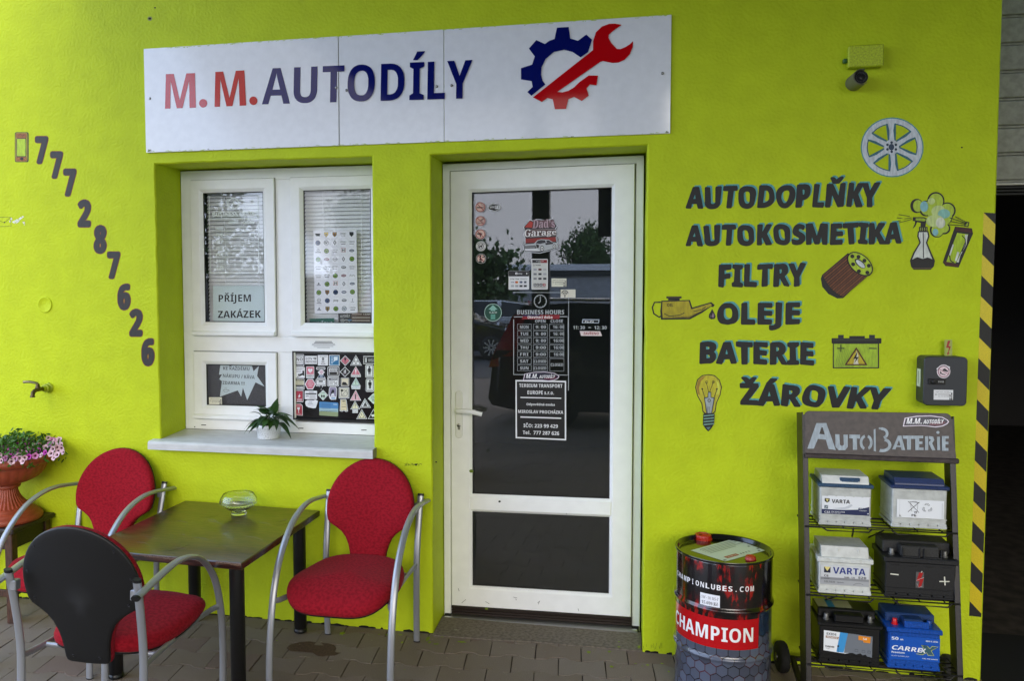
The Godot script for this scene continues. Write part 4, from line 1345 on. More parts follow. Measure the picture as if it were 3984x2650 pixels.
	a.poly([296, 432, 334, 430, 336, 540, 300, 520], K).line([190, 560, 330, 500], 12, K).disc(228, 514, 18, 18, K, 12).poly([246, 500, 300, 480, 304, 510, 250, 530], K)
	put.call(a, "white sticker with a tumbling figure")
	a = new.call()
	a.rect(374, 346, 536, 584, Wt, 14).rect(382, 354, 528, 506, P, 8).poly([456, 482, 410, 428, 414, 396, 440, 388, 456, 404, 474, 388, 498, 396, 502, 428], Wt).line([458, 404, 450, 430, 462, 448, 454, 478], 4, P).words("FRAGILE", 388, 518, 526, 548, K).words("HANDLE WITH CARE", 390, 558, 524, 570, K, "plain")
	put.call(a, "pink sticker with a broken heart reading FRAGILE")
	a = new.call()
	a.rect(578, 354, 762, 412, Wt, 24).rect(588, 362, 752, 404, K, 18).words("CAUTION", 598, 370, 742, 394, Wt).poly([684, 398, 752, 462, 720, 500, 768, 592, 592, 592, 640, 500, 608, 462], Wt).poly([684, 410, 734, 460, 684, 510, 634, 460], Color(0.82, 0.70, 0.74)).poly([630, 516, 736, 516, 750, 580, 610, 580], Color(0.24, 0.28, 0.36)).poly([650, 530, 700, 520, 716, 560, 660, 566], Color(0.6, 0.65, 0.72))
	put.call(a, "sticker with a CAUTION banner over a picture")
	a = new.call()
	a.rect(808, 350, 1046, 546, Wt, 22).rect(818, 360, 1036, 536, K, 16).rect(838, 378, 1014, 516, Wt).words("CAUTION", 842, 386, 1010, 410, K)
	for k in 6:
		a.poly([852 + k * 28, 446, 866 + k * 28, 446, 880 + k * 28, 414, 866 + k * 28, 414], K)
	a.rect(848, 456, 1004, 510, K)
	lines.call(a, 862, 464, 992, 3, 16, 7, Wt)
	put.call(a, "black and white striped CAUTION sticker")
	for q in [[1576, 312, true], [1586, 598, false]]:
		a = new.call()
		var x: float = q[0]
		var y: float = q[1]
		a.rect(x, y, x + 168, y + 266, Wt, 30).rect(x + 12, y + 10, x + 156, y + 254, K, 24).rect(x + 22, y + 20, x + 146, y + 244, Wt, 18).disc(x + 84, y + 44, 17, 17, K, 14)
		if q[2]:
			a.poly([x + 62, y + 64, x + 106, y + 64, x + 128, y + 120, x + 116, y + 124, x + 104, y + 96, x + 116, y + 150, x + 52, y + 150, x + 64, y + 96, x + 52, y + 124, x + 40, y + 120], K).rect(x + 64, y + 150, x + 80, y + 196, K).rect(x + 88, y + 150, x + 104, y + 196, K).words("LADIES", x + 44, y + 216, x + 126, y + 232, Color(0.4, 0.4, 0.4))
		else:
			a.rect(x + 50, y + 64, x + 118, y + 130, K, 12).rect(x + 62, y + 64, x + 82, y + 196, K).rect(x + 86, y + 64, x + 106, y + 196, K).words("GENTS", x + 40, y + 216, x + 130, y + 232, Color(0.4, 0.4, 0.4))
		put.call(a, "white sticker with a black figure in a skirt" if q[2] else "white sticker with a black figure in trousers")
	a = new.call()
	a.rect(146, 598, 336, 818, Wt, 14).rect(156, 606, 326, 806, K, 10).poly([158, 640, 322, 640, 322, 720, 158, 720], CR).words("WARNING", 180, 612, 304, 632, CR)
	lines.call(a, 168, 650, 314, 4, 17, 6, Color(0.35, 0.33, 0.28))
	for k in 6:
		a.poly([166 + k * 26, 792, 176 + k * 26, 742, 190 + k * 26, 770, 186 + k * 26, 792], Wt)
	put.call(a, "cream and black WARNING sticker")
	a = new.call()
	a.poly([404, 602, 508, 602, 568, 706, 508, 814, 400, 814, 342, 706], Wt).poly([410, 616, 500, 616, 548, 706, 500, 800, 408, 800, 360, 706], Color(0.78, 0.44, 0.50)).words("CAN'T", 412, 650, 502, 676, Color(0.92, 0.80, 0.82)).words("TOUCH", 404, 692, 508, 718, Color(0.92, 0.80, 0.82)).words("THIS", 424, 732, 490, 756, Color(0.92, 0.80, 0.82))
	put.call(a, "pink six sided sticker reading CAN'T TOUCH THIS")
	a = new.call()
	a.rect(568, 602, 778, 748, Wt, 18).poly([640, 740, 716, 740, 676, 830], Wt).rect(580, 614, 768, 736, K, 12).rect(590, 624, 758, 724, Wt, 6).rect(628, 636, 714, 662, K).poly([656, 738, 694, 738, 700, 780, 674, 814, 648, 780], K)
	lines.call(a, 604, 676, 744, 3, 14, 5, Color(0.6, 0.6, 0.6))
	put.call(a, "white sticker with a black arrow pointing down")
	a = new.call()
	a.rect(806, 554, 1040, 752, Wt, 22).rect(816, 564, 1030, 742, K, 16).rect(826, 574, 1020, 732, Wt, 8).rect(838, 584, 1010, 626, K).words("WARNING", 870, 592, 1004, 616, Wt)
	lines.call(a, 836, 640, 920, 5, 17, 7, Color(0.45, 0.45, 0.45))
	a.line([930, 660, 970, 690, 940, 720], 9, K).disc(944, 652, 10, 10, K, 10).line([985, 680, 985, 720], 12, K).disc(985, 670, 10, 10, K, 10)
	put.call(a, "white WARNING sticker with running figures")
	a = new.call()
	a.rect(1078, 576, 1246, 750, Wt, 20).rect(1086, 584, 1238, 742, K, 16).rect(1094, 592, 1230, 734, Color(0.84, 0.80, 0.72), 8).poly([1104, 726, 1104, 680, 1130, 660, 1180, 668, 1220, 720, 1220, 728], K)
	put.call(a, "pale square sticker with a black rock")
	a = new.call()
	a.rect(154, 830, 316, 1072, Wt, 16).rect(164, 840, 308, 1062, K, 10).rect(172, 848, 300, 1054, R, 6).poly([250, 890, 204, 966, 232, 960, 214, 1000, 264, 938, 238, 940], Wt).rect(186, 1010, 292, 1020, Wt).rect(186, 1034, 292, 1044, Wt)
	put.call(a, "red sticker with a white lightning bolt")
	a = new.call()
	a.rect(344, 842, 594, 1012, Wt, 12).rect(360, 890, 582, 914, K).words("WARNING", 430, 864, 534, 882, K).words("AHD", 364, 936, 424, 962, K)
	lines.call(a, 430, 926, 572, 5, 16, 6, Color(0.55, 0.55, 0.55))
	put.call(a, "white WARNING sticker with small print")
	a = new.call()
	a.poly([716, 822, 818, 928, 716, 1040, 610, 928], Wt).poly([716, 836, 804, 928, 716, 1026, 624, 928], Color(0.35, 0.42, 0.40)).poly([716, 842, 798, 928, 716, 1020, 630, 928], GR).words("SORRY", 676, 878, 752, 894, K).disc(692, 950, 17, 30, K, 12).disc(736, 950, 17, 30, K, 12)
	put.call(a, "pale green diamond sticker with two footprints")
	a = new.call()
	a.poly([856, 762, 976, 762, 1000, 800, 996, 930, 980, 1020, 880, 1026, 850, 1000, 830, 930, 838, 800], Wt).poly([862, 772, 970, 772, 988, 806, 984, 960, 860, 960, 842, 920, 848, 806], Color(0.55, 0.52, 0.62)).poly([880, 870, 900, 818, 940, 820, 946, 870, 920, 900, 940, 950, 860, 950], Color(0.10, 0.10, 0.14)).poly([892, 900, 930, 886, 952, 948, 868, 950], Color(0.86, 0.86, 0.90)).rect(886, 974, 966, 1010, Color(0.55, 0.66, 0.78))
	put.call(a, "violet portrait shaped picture sticker")
	a = new.call()
	a.rect(1036, 770, 1248, 996, Wt, 14).rect(1046, 782, 1238, 986, K, 8).rect(1054, 790, 1230, 978, Color(0.84, 0.82, 0.76)).disc(1100, 834, 26, 26, K, 16).ring(1150, 892, 66, 66, 8, K).line([1072, 962, 1212, 808], 6, K).disc(1190, 880, 6, 6, K, 8).line([1130, 930, 1160, 924], 5, K)
	put.call(a, "pale square sticker with a barred round face")
	a = new.call()
	a.poly([360, 1050, 400, 1030, 520, 1034, 560, 1020, 612, 1050, 600, 1090, 570, 1190, 520, 1200, 420, 1180, 370, 1150, 354, 1100], Wt).line([376, 1070, 420, 1048, 540, 1050], 3, Color(0.6, 0.6, 0.7)).words("STOP", 426, 1062, 494, 1086, Color(0.5, 0.5, 0.58)).words("TALKING", 404, 1098, 512, 1120, Color(0.5, 0.5, 0.58)).line([390, 1140, 520, 1150, 560, 1100], 3, Color(0.6, 0.6, 0.7))
	put.call(a, "white speech bubble sticker")
	a = new.call()
	a.poly([1070, 1014, 1178, 1010, 1196, 1040, 1222, 1262, 1176, 1268, 1140, 1246, 1104, 1264, 1056, 1256], Wt).poly([1080, 1024, 1172, 1020, 1186, 1044, 1210, 1250, 1176, 1256, 1140, 1234, 1100, 1252, 1068, 1246], Color(0.30, 0.28, 0.22)).poly([1084, 1030, 1168, 1026, 1180, 1048, 1202, 1242, 1176, 1248, 1140, 1226, 1100, 1244, 1074, 1238], Color(0.85, 0.80, 0.66)).rect(1110, 1046, 1160, 1064, K).ring(1140, 1130, 34, 26, 4, Color(0.4, 0.36, 0.3), PI, TAU, 14).rect(1094, 1162, 1184, 1170, K)
	put.call(a, "cream sticker shaped like a wet floor board")
	a = new.call()
	a.poly([1740, 890, 1800, 950, 1800, 1060, 1740, 1110, 1628, 1000], Wt).poly([1740, 906, 1800, 966, 1800, 1046, 1740, 1094, 1646, 1000], GR).words("Don't", 1700, 948, 1776, 970, K).words("Touch", 1690, 982, 1782, 1004, K).words("Me", 1718, 1020, 1768, 1046, K)
	put.call(a, "pale green diamond sticker cut off by the wall edge")
	a = new.call()
	a.poly([146, 1104, 262, 1104, 300, 1140, 302, 1348, 146, 1340], Wt).poly([156, 1114, 256, 1114, 290, 1148, 292, 1338, 156, 1330], R).rect(166, 1136, 266, 1152, Color(0.85, 0.62, 0.65)).poly([190, 1176, 248, 1176, 244, 1214, 228, 1232, 224, 1284, 240, 1292, 204, 1292, 214, 1284, 212, 1232, 194, 1212], Wt).rect(166, 1304, 278, 1312, Color(0.85, 0.62, 0.65))
	put.call(a, "red sticker with a white cracked glass")
	a = new.call()
	a.poly([650, 1062, 1014, 1082, 1026, 1096, 1022, 1352, 1010, 1364, 648, 1342, 638, 1330, 640, 1074], Color(0.30, 0.52, 0.72)).poly([640, 1190, 1024, 1206, 1022, 1352, 1010, 1364, 648, 1342, 638, 1330], Color(0.62, 0.74, 0.78)).poly([639, 1256, 1023, 1276, 1022, 1352, 1010, 1364, 648, 1342, 638, 1330], Color(0.56, 0.61, 0.46)).poly([918, 1110, 1000, 1112, 1004, 1130, 930, 1126], Color(0.70, 0.80, 0.86)).words("meryterpro@gmail.com", 664, 1244, 1000, 1262, Color(0.10, 0.14, 0.18))
	lines.call(a, 668, 1104, 880, 5, 24, 5, Color(0.16, 0.34, 0.52))
	put.call(a, "blue and green landscape card sticker with an address")
# ---------- the door: white plastic leaf with a tall pane over a low one
const PANE_LEAN := 0.0105

func door_z(y: float) -> float:
	return GLASS_Z - PANE_LEAN * (y - 1.2)

func door_art(f: Vector3, first := 0.0004) -> Art:
	return Art.new(func(p: Vector2, h: float) -> Vector3:
		var q := on_wall(f, p, GLASS_Z)
		return Vector3(q.x, q.y, door_z(q.y) + 0.0022 + h), first)

func build_door() -> void:
	var t := thing("shop_door", "white plastic glazed door with lever handle, stickers and opening hours", "door")
	var w := pvc()
	var sh := 0.0125
	var s := Shape.new()
	var prof := [Vector2(0, -0.35), Vector2(0, FRAME_Z - 0.003), Vector2(0.003, FRAME_Z), Vector2(0.036, FRAME_Z), Vector2(0.040, FRAME_Z - 0.008), Vector2(0.041, -0.35)]
	frame_ring(s, 0.004, -0.16, 1.012, 2.362, prof)
	part("frame", s, w, t, "", sh)
	# leaf: outer frame, cross rail
	var leaf := [Vector2(0, -0.32), Vector2(0, -0.247), Vector2(0.003, -0.244), Vector2(0.094, -0.244), Vector2(0.099, -0.247), Vector2(0.109, -0.256), Vector2(0.111, -0.259)]
	s = Shape.new()
	frame_ring(s, 0.0465, 0.052, 0.968, 2.3215, leaf)
	part("leaf_frame", s, w, t, "", sh)
	s = Shape.new()
	s.slab(Vector3(0.147, 0.566, -0.32), Vector3(0.867, 0.640, -0.2435), 0.004)
	for y in [[0.640, 0.650, 1.0], [0.566, 0.556, -1.0]]:
		s.quad(Vector3(0.147, y[0], -0.248), Vector3(0.867, y[0], -0.248), Vector3(0.867, y[1], -0.258), Vector3(0.147, y[1], -0.258), Vector3(0, y[2], 1))
	part("cross_rail", s, w, t, "", sh)
	s = Shape.new()
	frame_ring(s, 0.0442, 0.0497, 0.9703, 2.3238, [Vector2(0, FRAME_Z + 0.0004), Vector2(0, FRAME_Z + 0.0016), Vector2(0.0035, FRAME_Z + 0.0016), Vector2(0.0035, FRAME_Z)])
	frame_ring(s, 0.1565, 0.6490, 0.8580, 2.2120, [Vector2(0, -0.2575), Vector2(0.004, -0.259), Vector2(0.005, -0.275)])
	frame_ring(s, 0.1565, 0.1615, 0.8580, 0.5570, [Vector2(0, -0.2575), Vector2(0.004, -0.259), Vector2(0.005, -0.275)])
	part("gasket", s, rubber(), t, "", sh)
	var inner := mat("inner pane glass", Color(0.5, 0.55, 0.53, 0.012), 0.0, {"spec": 0.46})
	inner.transparency = BaseMaterial3D.TRANSPARENCY_ALPHA
	for q in [[0.645, 2.222], [0.153, 0.562]]:
		s = Shape.new()
		var a := Vector3(0.15, q[0], door_z(q[0]))
		var b := Vector3(0.15, q[1], door_z(q[1]))
		var x := Vector3(0.72, 0, 0)
		var d := Vector3(0, 0, -0.004)
		for e in 2:
			s.quad(a, a + x, b + x, b, Vector3.BACK)
			s.quad(a + d, a + x + d, b + x + d, b + d, Vector3.FORWARD)
			s.quad(a, a + x, a + x + d, a + d, Vector3.DOWN)
			s.quad(b, b + x, b + x + d, b + d, Vector3.UP)
			s.quad(a, b, b + d, a + d, Vector3.LEFT)
			s.quad(a + x, b + x, b + x + d, a + x + d, Vector3.RIGHT)
			part("pane", s, glass() if e == 0 else inner, t)
			s = Shape.new()
			a.z -= 0.020
			b.z -= 0.020
	# the brown foot profile, the drip rail and the silver threshold
	s = Shape.new()
	for k in 3:
		s.slab(Vector3(0.0465, 0.005 + k * 0.016, -0.33), Vector3(0.970, 0.019 + k * 0.016, -0.244 + k * 0.0025), 0.003)
	part("foot_profile", s, mat("brown profile", Color(0.145, 0.105, 0.085), 0.4), t, "", sh)
	s = Shape.new()
	s.slab(Vector3(0.044, -0.012, -0.34), Vector3(0.972, 0.004, -0.219), 0.003)
	part("drip_rail", s, mat("grey aluminium", Color(0.42, 0.41, 0.40), 0.45, {"metal": 0.6}), t, "", sh)
	s = Shape.new()
	s.slab(Vector3(0.012, -0.012, -0.22), Vector3(1.0, 0.0045, -0.198), 0.004)
	part("threshold", s, mat("silver aluminium", Color(0.80, 0.80, 0.80), 0.3, {"metal": 0.85}), t, "", sh)
	for x in [[0.008, 0.047], [0.970, 1.008]]:
		s = Shape.new()
		s.slab(Vector3(x[0], -0.02, -0.34), Vector3(x[1], 0.004, -0.246), 0.002)
		part("frame_foot", s, rubber(), t, "", sh)
	# scuffs on the lower rail
	var sc := wall_art(Vector3(1650, 1800, 1.845), -0.244)
	for q in [[815, 1010, 832, 995], [820, 1020, 828, 1000], [640, 968, 668, 975], [1105, 1050, 1110, 1068], [440, 1000, 468, 1016], [270, 1010, 300, 985], [1022, 365, 1023, 376], [245, 905, 252, 925], [655, 980, 664, 990]]:
		sc.h = 0.0007
		sc.line(q, 3.0, Color(0.50, 0.50, 0.50))
	part("scuff_mark", sc, mat("scuff", Color.WHITE), t)

	# handle
	var hp := on_wall(FL, Vector2(240, 1005), -0.244)
	var o := Node3D.new()
	o.name = "handle"
	o.position = hp
	t.add_child(o, true)
	s = Shape.new()
	var pl := PackedVector2Array()
	for k in 24:
		var an := TAU * k / 24
		pl.append(Vector2(cos(an) * 0.0185, sin(an) * 0.0185 + (0.106 if sin(an) >= 0.0 else -0.106)))
	s.plate(pl, 0.0, 0.011, Transform3D(), 0.003, false)
	part("handle_plate", s, mat("handle white", Color(0.90, 0.90, 0.88), 0.3), o)
	s = Shape.new()
	var path := []
	for k in 9:
		var e := k / 8.0
		path.append(Vector3(lerpf(0.0, 0.128, e), 0.024 - 0.012 * e + 0.006 * sin(e * PI), 0.05 + 0.004 * sin(e * PI)))
	s.pipe([Vector3(0, 0.024, 0.008), Vector3(0, 0.024, 0.03), Vector3(0.001, 0.024, 0.044), path[1] + Vector3(-0.006, 0, 0)], 0.011, 14)
	s.pipe([Vector3(-0.006, 0.024, 0.044)] + path.slice(0), 0.0095, 14, 0.0125, Vector3.BACK)
	part("lever", s, mat("handle white", Color.WHITE), o)
	s = Shape.new()
	s.pipe([path[6] + Vector3(0, 0.0122, 0), path[7] + Vector3(0, 0.0123, 0), path[8] + Vector3(0, 0.0118, 0)], 0.006, 8, 0.0012, Vector3.BACK)
	part("worn_edge", s, mat("bare metal", Color(0.16, 0.15, 0.14), 0.5, {"metal": 0.5}), o)
	s = Shape.new()
	s.lathe([Vector2(0.0, 0.0145), Vector2(0.0085, 0.0145), Vector2(0.010, 0.0125), Vector2(0.010, 0.008)], 16, at(Vector3(0, -0.058, 0), Vector3(PI / 2, 0, 0)))
	s.slab(Vector3(-0.006, -0.08, 0.008), Vector3(0.006, -0.058, 0.0135), 0.003)
	part("lock_cylinder", s, mat("lock steel", Color(0.62, 0.61, 0.58), 0.35, {"metal": 0.8}), o)
	s = Shape.new()
	s.slab(Vector3(-0.001, -0.064, 0.014), Vector3(0.001, -0.052, 0.0151), 0.0)
	s.slab(Vector3(-0.0075, -0.0595, 0.014), Vector3(0.0075, -0.0565, 0.015), 0.0)
	part("keyhole", s, rubber(), o)

	door_stickers(t)

func door_stickers(t: Node3D) -> void:
	var m := vinyl()
	var K := Color(0.07, 0.07, 0.075)
	var Wt := Color(0.90, 0.90, 0.91)
	var Rd := Color(0.62, 0.13, 0.13)
	var Pk := Color(0.92, 0.78, 0.74)
	# five round bans down the left
	for q in [[188, 176, "smoke", "round no smoking sticker on the door"], [191, 389, "hand", "round sticker barring a hand on a car"], [190, 590, "drink", "round sticker barring a crouching figure"], [197, 774, "dog", "round white no pets sticker"], [200, 965, "phone", "lowest round ban sticker on the door"]]:
		var a := door_art(FJ)
		var x: float = q[0]
		var y: float = q[1]
		var r := 80.0 if q[2] != "dog" and q[2] != "phone" else 76.0
		a.disc(x, y, r, r, Wt, 34)
		if q[2] == "dog":
			a.ring(x, y, 44, 44, 8, K).poly([x - 28, y + 24, x - 22, y - 6, x - 30, y - 20, x - 16, y - 12, x + 10, y - 10, x + 24, y - 24, x + 18, y + 24, x + 8, y + 24, x + 4, y + 8, x - 12, y + 8, x - 16, y + 24], K).line([x - 30, y + 30, x + 30, y - 30], 7, K)
			for k in 9:
				var an := PI + 0.5 + k * (PI - 1.0) / 8
				a.h = 0.0012
				a.disc(x + cos(an) * 60, y + sin(an) * 60, 6, 7, K, 7)
				a.disc(x + cos(an) * 60, y - sin(an) * 60, 5, 6, K, 7)
		else:
			a.disc(x, y, r * 0.86, r * 0.86, Pk, 30).ring(x, y, r * 0.94, r * 0.94, r * 0.16, Rd if q[2] != "phone" else K)
			match q[2]:
				"smoke": a.rect(x - 55, y - 2, x + 34, y + 16, K).rect(x + 38, y - 2, x + 52, y + 16, Color(0.45, 0.3, 0.3)).line([x + 44, y - 10, x + 46, y - 26, x + 20, y - 30, x + 26, y - 52, x + 6, y - 54], 7, K)
				"hand": a.poly([x - 46, y + 6, x + 40, y + 4, x + 44, y + 34, x - 44, y + 36], K).poly([x - 40, y + 12, x + 34, y + 10, x + 38, y + 28, x - 38, y + 30], Pk).poly([x - 10, y - 6, x + 46, y - 48, x + 52, y - 30, x + 14, y - 2], Color(0.35, 0.3, 0.3)).disc(x - 24, y + 36, 9, 9, K, 10).disc(x + 26, y + 34, 9, 9, K, 10)
				"drink": a.poly([x - 42, y - 12, x - 8, y - 22, x + 30, y - 10, x + 24, y + 6, x + 2, y + 2, x + 12, y + 44, x - 2, y + 46, x - 14, y + 8, x - 36, y + 4], K).disc(x - 40, y - 6, 11, 11, K, 12)
				"phone": a.poly([x - 24, y - 54, x + 6, y - 50, x - 2, y - 20, x + 22, y + 30, x - 28, y + 24, x - 18, y - 14], K).disc(x - 10, y + 50, 24, 16, K).poly([x + 14, y - 24, x + 56, y - 42, x + 56, y - 26, x + 22, y - 12], K)
			a.line([x - r * 0.6, y - r * 0.6, x + r * 0.6, y + r * 0.6], r * 0.13, Rd)
		part("round_sticker", a, m, t, q[3])
	var a := door_art(FJ)
	a.disc(348, 184, 40, 42, Wt).disc(456, 178, 42, 42, Wt).disc(404, 172, 62, 56, Wt).disc(406, 196, 54, 46, Wt)
	a.disc(350, 184, 35, 36, K).disc(404, 172, 56, 50, K).disc(404, 194, 50, 40, K).disc(454, 178, 36, 36, K).rect(408, 152, 484, 204, Wt, 10).words("Wi", 330, 162, 394, 192, Wt).words("Fi", 420, 158, 470, 194, K).words("FREE", 376, 126, 422, 138, Wt)
	part("wireless_sticker", a, m, t, "black and white cloud sticker reading FREE WiFi")

	# the big pressed garage sign
	a = door_art(FJ, 0.003)
	a.poly([846, 478, 948, 366, 1000, 386, 1040, 358, 1100, 362, 1190, 378, 1240, 362, 1296, 346, 1320, 400, 1370, 466, 1340, 510, 1362, 540, 1366, 620, 1350, 640, 1362, 700, 1386, 740, 1380, 800, 1240, 850, 1100, 886, 866, 866, 850, 830, 850, 740, 876, 730, 870, 650, 850, 600, 862, 530], Color(0.78, 0.80, 0.82))
	a.poly([856, 478, 948, 378, 1000, 396, 1044, 368, 1100, 372, 1190, 390, 1290, 360, 1312, 404, 1358, 466, 1326, 508, 1352, 544, 1356, 614, 1340, 640, 1352, 704, 1376, 742, 1370, 794, 1240, 840, 1100, 874, 872, 856, 860, 826, 860, 744, 884, 734, 880, 650, 860, 600, 872, 530], Color(0.16, 0.13, 0.14))
	a.poly([868, 484, 944, 388, 992, 410, 980, 494], Color(0.72, 0.20, 0.16)).poly([880, 660, 1340, 634, 1344, 700, 1010, 720, 880, 726], Color(0.55, 0.09, 0.07)).poly([990, 500, 1000, 380, 1310, 372, 1330, 480], Color(0.42, 0.30, 0.33))
	a.text("Dad's", Vector2(1000, 372), Vector2(1322, 368), Vector2(1330, 490), Vector2(984, 500), Color(0.14, 0.12, 0.14), "serif bold", Vector2(6, 6)).text("Dad's", Vector2(1000, 372), Vector2(1322, 368), Vector2(1330, 490), Vector2(984, 500), Color(0.72, 0.60, 0.64), "serif bold")
	a.poly([868, 520, 1340, 520, 1350, 548, 1352, 606, 900, 640, 864, 610], Color(0.34, 0.25, 0.25))
	a.text("Garage", Vector2(872, 516), Vector2(1350, 524), Vector2(1350, 592), Vector2(862, 636), Color(0.12, 0.10, 0.11), "serif bold", Vector2(6, 6)).text("Garage", Vector2(872, 516), Vector2(1350, 524), Vector2(1350, 592), Vector2(862, 636), Color(0.92, 0.90, 0.90), "serif bold")
	a.line([950, 524, 1330, 512], 6, Color(0.7, 0.66, 0.66)).line([940, 634, 1352, 606], 6, Color(0.75, 0.72, 0.72))
	# the car on it
	a.poly([868, 746, 1010, 734, 1060, 684, 1120, 668, 1240, 676, 1300, 716, 1366, 722, 1374, 790, 1150, 852, 880, 848], Color(0.72, 0.73, 0.74)).poly([1034, 730, 1070, 690, 1120, 678, 1180, 684, 1190, 720, 1100, 740], Color(0.18, 0.18, 0.20)).poly([1196, 686, 1236, 684, 1286, 716, 1204, 722], Color(0.18, 0.18, 0.20))
	a.poly([872, 770, 1030, 762, 1044, 806, 880, 812], Color(0.12, 0.12, 0.13))
	for k in 9:
		a.h = 0.0072
		a.rect(884 + k * 16, 772, 890 + k * 16, 806, Color(0.75, 0.76, 0.77))
	a.poly([1040, 740, 1090, 760, 1080, 800, 1050, 800], Color(0.14, 0.14, 0.15)).poly([868, 816, 1060, 812, 1100, 836, 1090, 852, 876, 846], Color(0.86, 0.87, 0.88)).poly([1180, 728, 1300, 716, 1300, 740, 1190, 756], Color(0.13, 0.13, 0.14))
	a.disc(1134, 812, 30, 46, Color(0.10, 0.10, 0.10)).disc(1134, 812, 22, 35, Color(0.86, 0.87, 0.86)).disc(1134, 812, 9, 14, Color(0.25, 0.25, 0.26)).disc(1320, 780, 24, 36, Color(0.10, 0.10, 0.10)).disc(1320, 780, 17, 26, Color(0.86, 0.87, 0.86)).disc(1320, 780, 7, 11, Color(0.25, 0.25, 0.26))
	part("garage_plaque", a, mat("pressed tin", Color.WHITE, 0.35, {"vertex": true}), t, "red and silver cut-out plaque with an old car and the word Garage")

	# payment stickers
	a = door_art(FJ)
	a.rect(620, 1150, 934, 1438, Wt, 14).rect(622, 1152, 932, 1236, Color(0.15, 0.15, 0.16), 12).rect(724, 1176, 756, 1208, Wt, 4).words("s", 734, 1180, 746, 1204, K).words("sumup", 762, 1182, 828, 1202, Wt).rect(890, 1182, 906, 1204, Wt, 4)
	a.words("G Pay", 650, 1266, 708, 1282, Color(0.3, 0.3, 0.32)).words("Pay", 730, 1266, 780, 1282, K).words("SAMSUNG Pay", 796, 1268, 904, 1280, Color(0.3, 0.3, 0.32)).words("VISA", 658, 1316, 704, 1332, Color(0.12, 0.15, 0.36)).disc(736, 1325, 14, 17, Color(0.75, 0.20, 0.12)).disc(754, 1325, 14, 17, Color(0.85, 0.52, 0.2)).disc(802, 1324, 14, 17, Color(0.45, 0.45, 0.55)).disc(820, 1324, 14, 17, Color(0.35, 0.4, 0.5)).rect(858, 1308, 894, 1340, Color(0.35, 0.38, 0.42))
	for k in 4:
		a.h = 0.0014
		a.rect(658 + k * 65, 1368, 704 + k * 65, 1398, [Color(0.7, 0.72, 0.74), Color(0.66, 0.66, 0.68), Color(0.25, 0.26, 0.28), Color(0.2, 0.2, 0.22)][k])
	part("payment_sticker", a, m, t, "wide white payment sticker with a dark band")
	a = door_art(FJ)
	a.rect(970, 968, 1220, 1436, Wt, 14).rect(980, 980, 1208, 1428, Color(0.80, 0.80, 0.78), 8).rect(980, 982, 1110, 1030, Color(0.13, 0.13, 0.15)).rect(1108, 982, 1208, 1030, Color(0.52, 0.08, 0.10)).words("Zde můžete platit", 1036, 996, 1160, 1010, Wt, "plain").words("kartou", 1074, 1014, 1122, 1024, Wt, "plain")
	a.line([998, 1050, 998, 1080, 1012, 1064, 1026, 1080, 1026, 1050], 5, K).words("NMB", 1040, 1056, 1110, 1074, K)
	for r in 3:
		for c in 3:
			a.h = 0.0014
			a.rect(1002 + c * 74, 1116 + r * 70, 1050 + c * 74, 1146 + r * 70, [Color(0.62, 0.63, 0.66), Color(0.35, 0.12, 0.12), Color(0.7, 0.7, 0.7), Color(0.45, 0.47, 0.5), Color(0.16, 0.17, 0.2), Color(0.66, 0.66, 0.68), Color(0.5, 0.5, 0.52), Color(0.2, 0.2, 0.22), Color(0.18, 0.2, 0.22)][r * 3 + c], 3)
	for k in 4:
		a.h = 0.0014
		a.rect(1004 + k * 47, 1344, 1044 + k * 47, 1386, K if k < 3 else Color(0.6, 0.08, 0.1), 4)
		a.words(["$", "£", "€", "¥"][k], 1014 + k * 47, 1352, 1034 + k * 47, 1378, Wt)
	a.rect(1006, 1400, 1184, 1408, Color(0.4, 0.4, 0.4))
	part("payment_sticker", a, m, t, "tall white payment sticker with currency signs")
	var wa := web_sticker("web_sticker", FJ, 0.0, [1276, 1266, 1504, 1268, 1502, 1396, 1276, 1394], Color(0.86, 0.85, 0.78), func(p: Vector2, h: float) -> Vector3:
		var q := on_wall(FJ, p, GLASS_Z)
		return Vector3(q.x, q.y, door_z(q.y) + 0.0022 + h))
	part("web_sticker", wa, m, t, "cream web address sticker on the door")
	a = door_art(FJ)
	a.rect(1416, 1436, 1642, 1562, Color(0.86, 0.84, 0.78))
	for k in 3:
		a.ring(1480, 1540, 64 - k * 22, 94 - k * 30, 13, K, -PI * 0.82, -PI * 0.18, 16)
	a.disc(1480, 1544, 11, 11, K, 12)
	part("wireless_sticker", a, m, t, "cream sticker with black wireless waves")

	# push sticker, green ring
	a = door_art(FK)
	a.ring(488, 1380, 76, 77, 6, Color(0.72, 0.85, 0.82)).ring(488, 1380, 71, 72, 71, Color(0.03, 0.30, 0.24))
	a.poly([488, 1314, 528, 1354, 508, 1354, 508, 1366, 468, 1366, 468, 1354, 448, 1354], Color(0.55, 0.76, 0.72)).words("TLAČIT", 454, 1374, 524, 1388, Color(0.80, 0.88, 0.86)).rect(468, 1396, 508, 1440, Color(0.35, 0.62, 0.56))
	part("push_sticker", a, m, t, "green round sticker with an arrow")

	# opening hours
	a = door_art(FK)
	var L := Color(0.72, 0.74, 0.76)
	a.line([664, 1204, 1148, 1206, 1146, 2060], 5, L).rect(668, 1204, 676, 1208, L)
	a.ring(900, 1282, 56, 58, 6, L).line([900, 1242, 900, 1284, 884, 1300], 6, L)
	for k in 12:
		a.h = 0.0014
		a.disc(900 + 44 * sin(k * TAU / 12), 1282 - 46 * cos(k * TAU / 12), 2.6, 2.6, L, 8)
	a.words("BUSINESS HOURS", 698, 1358, 1108, 1396, L)
	a.line([670, 1418, 1140, 1416], 6, L)
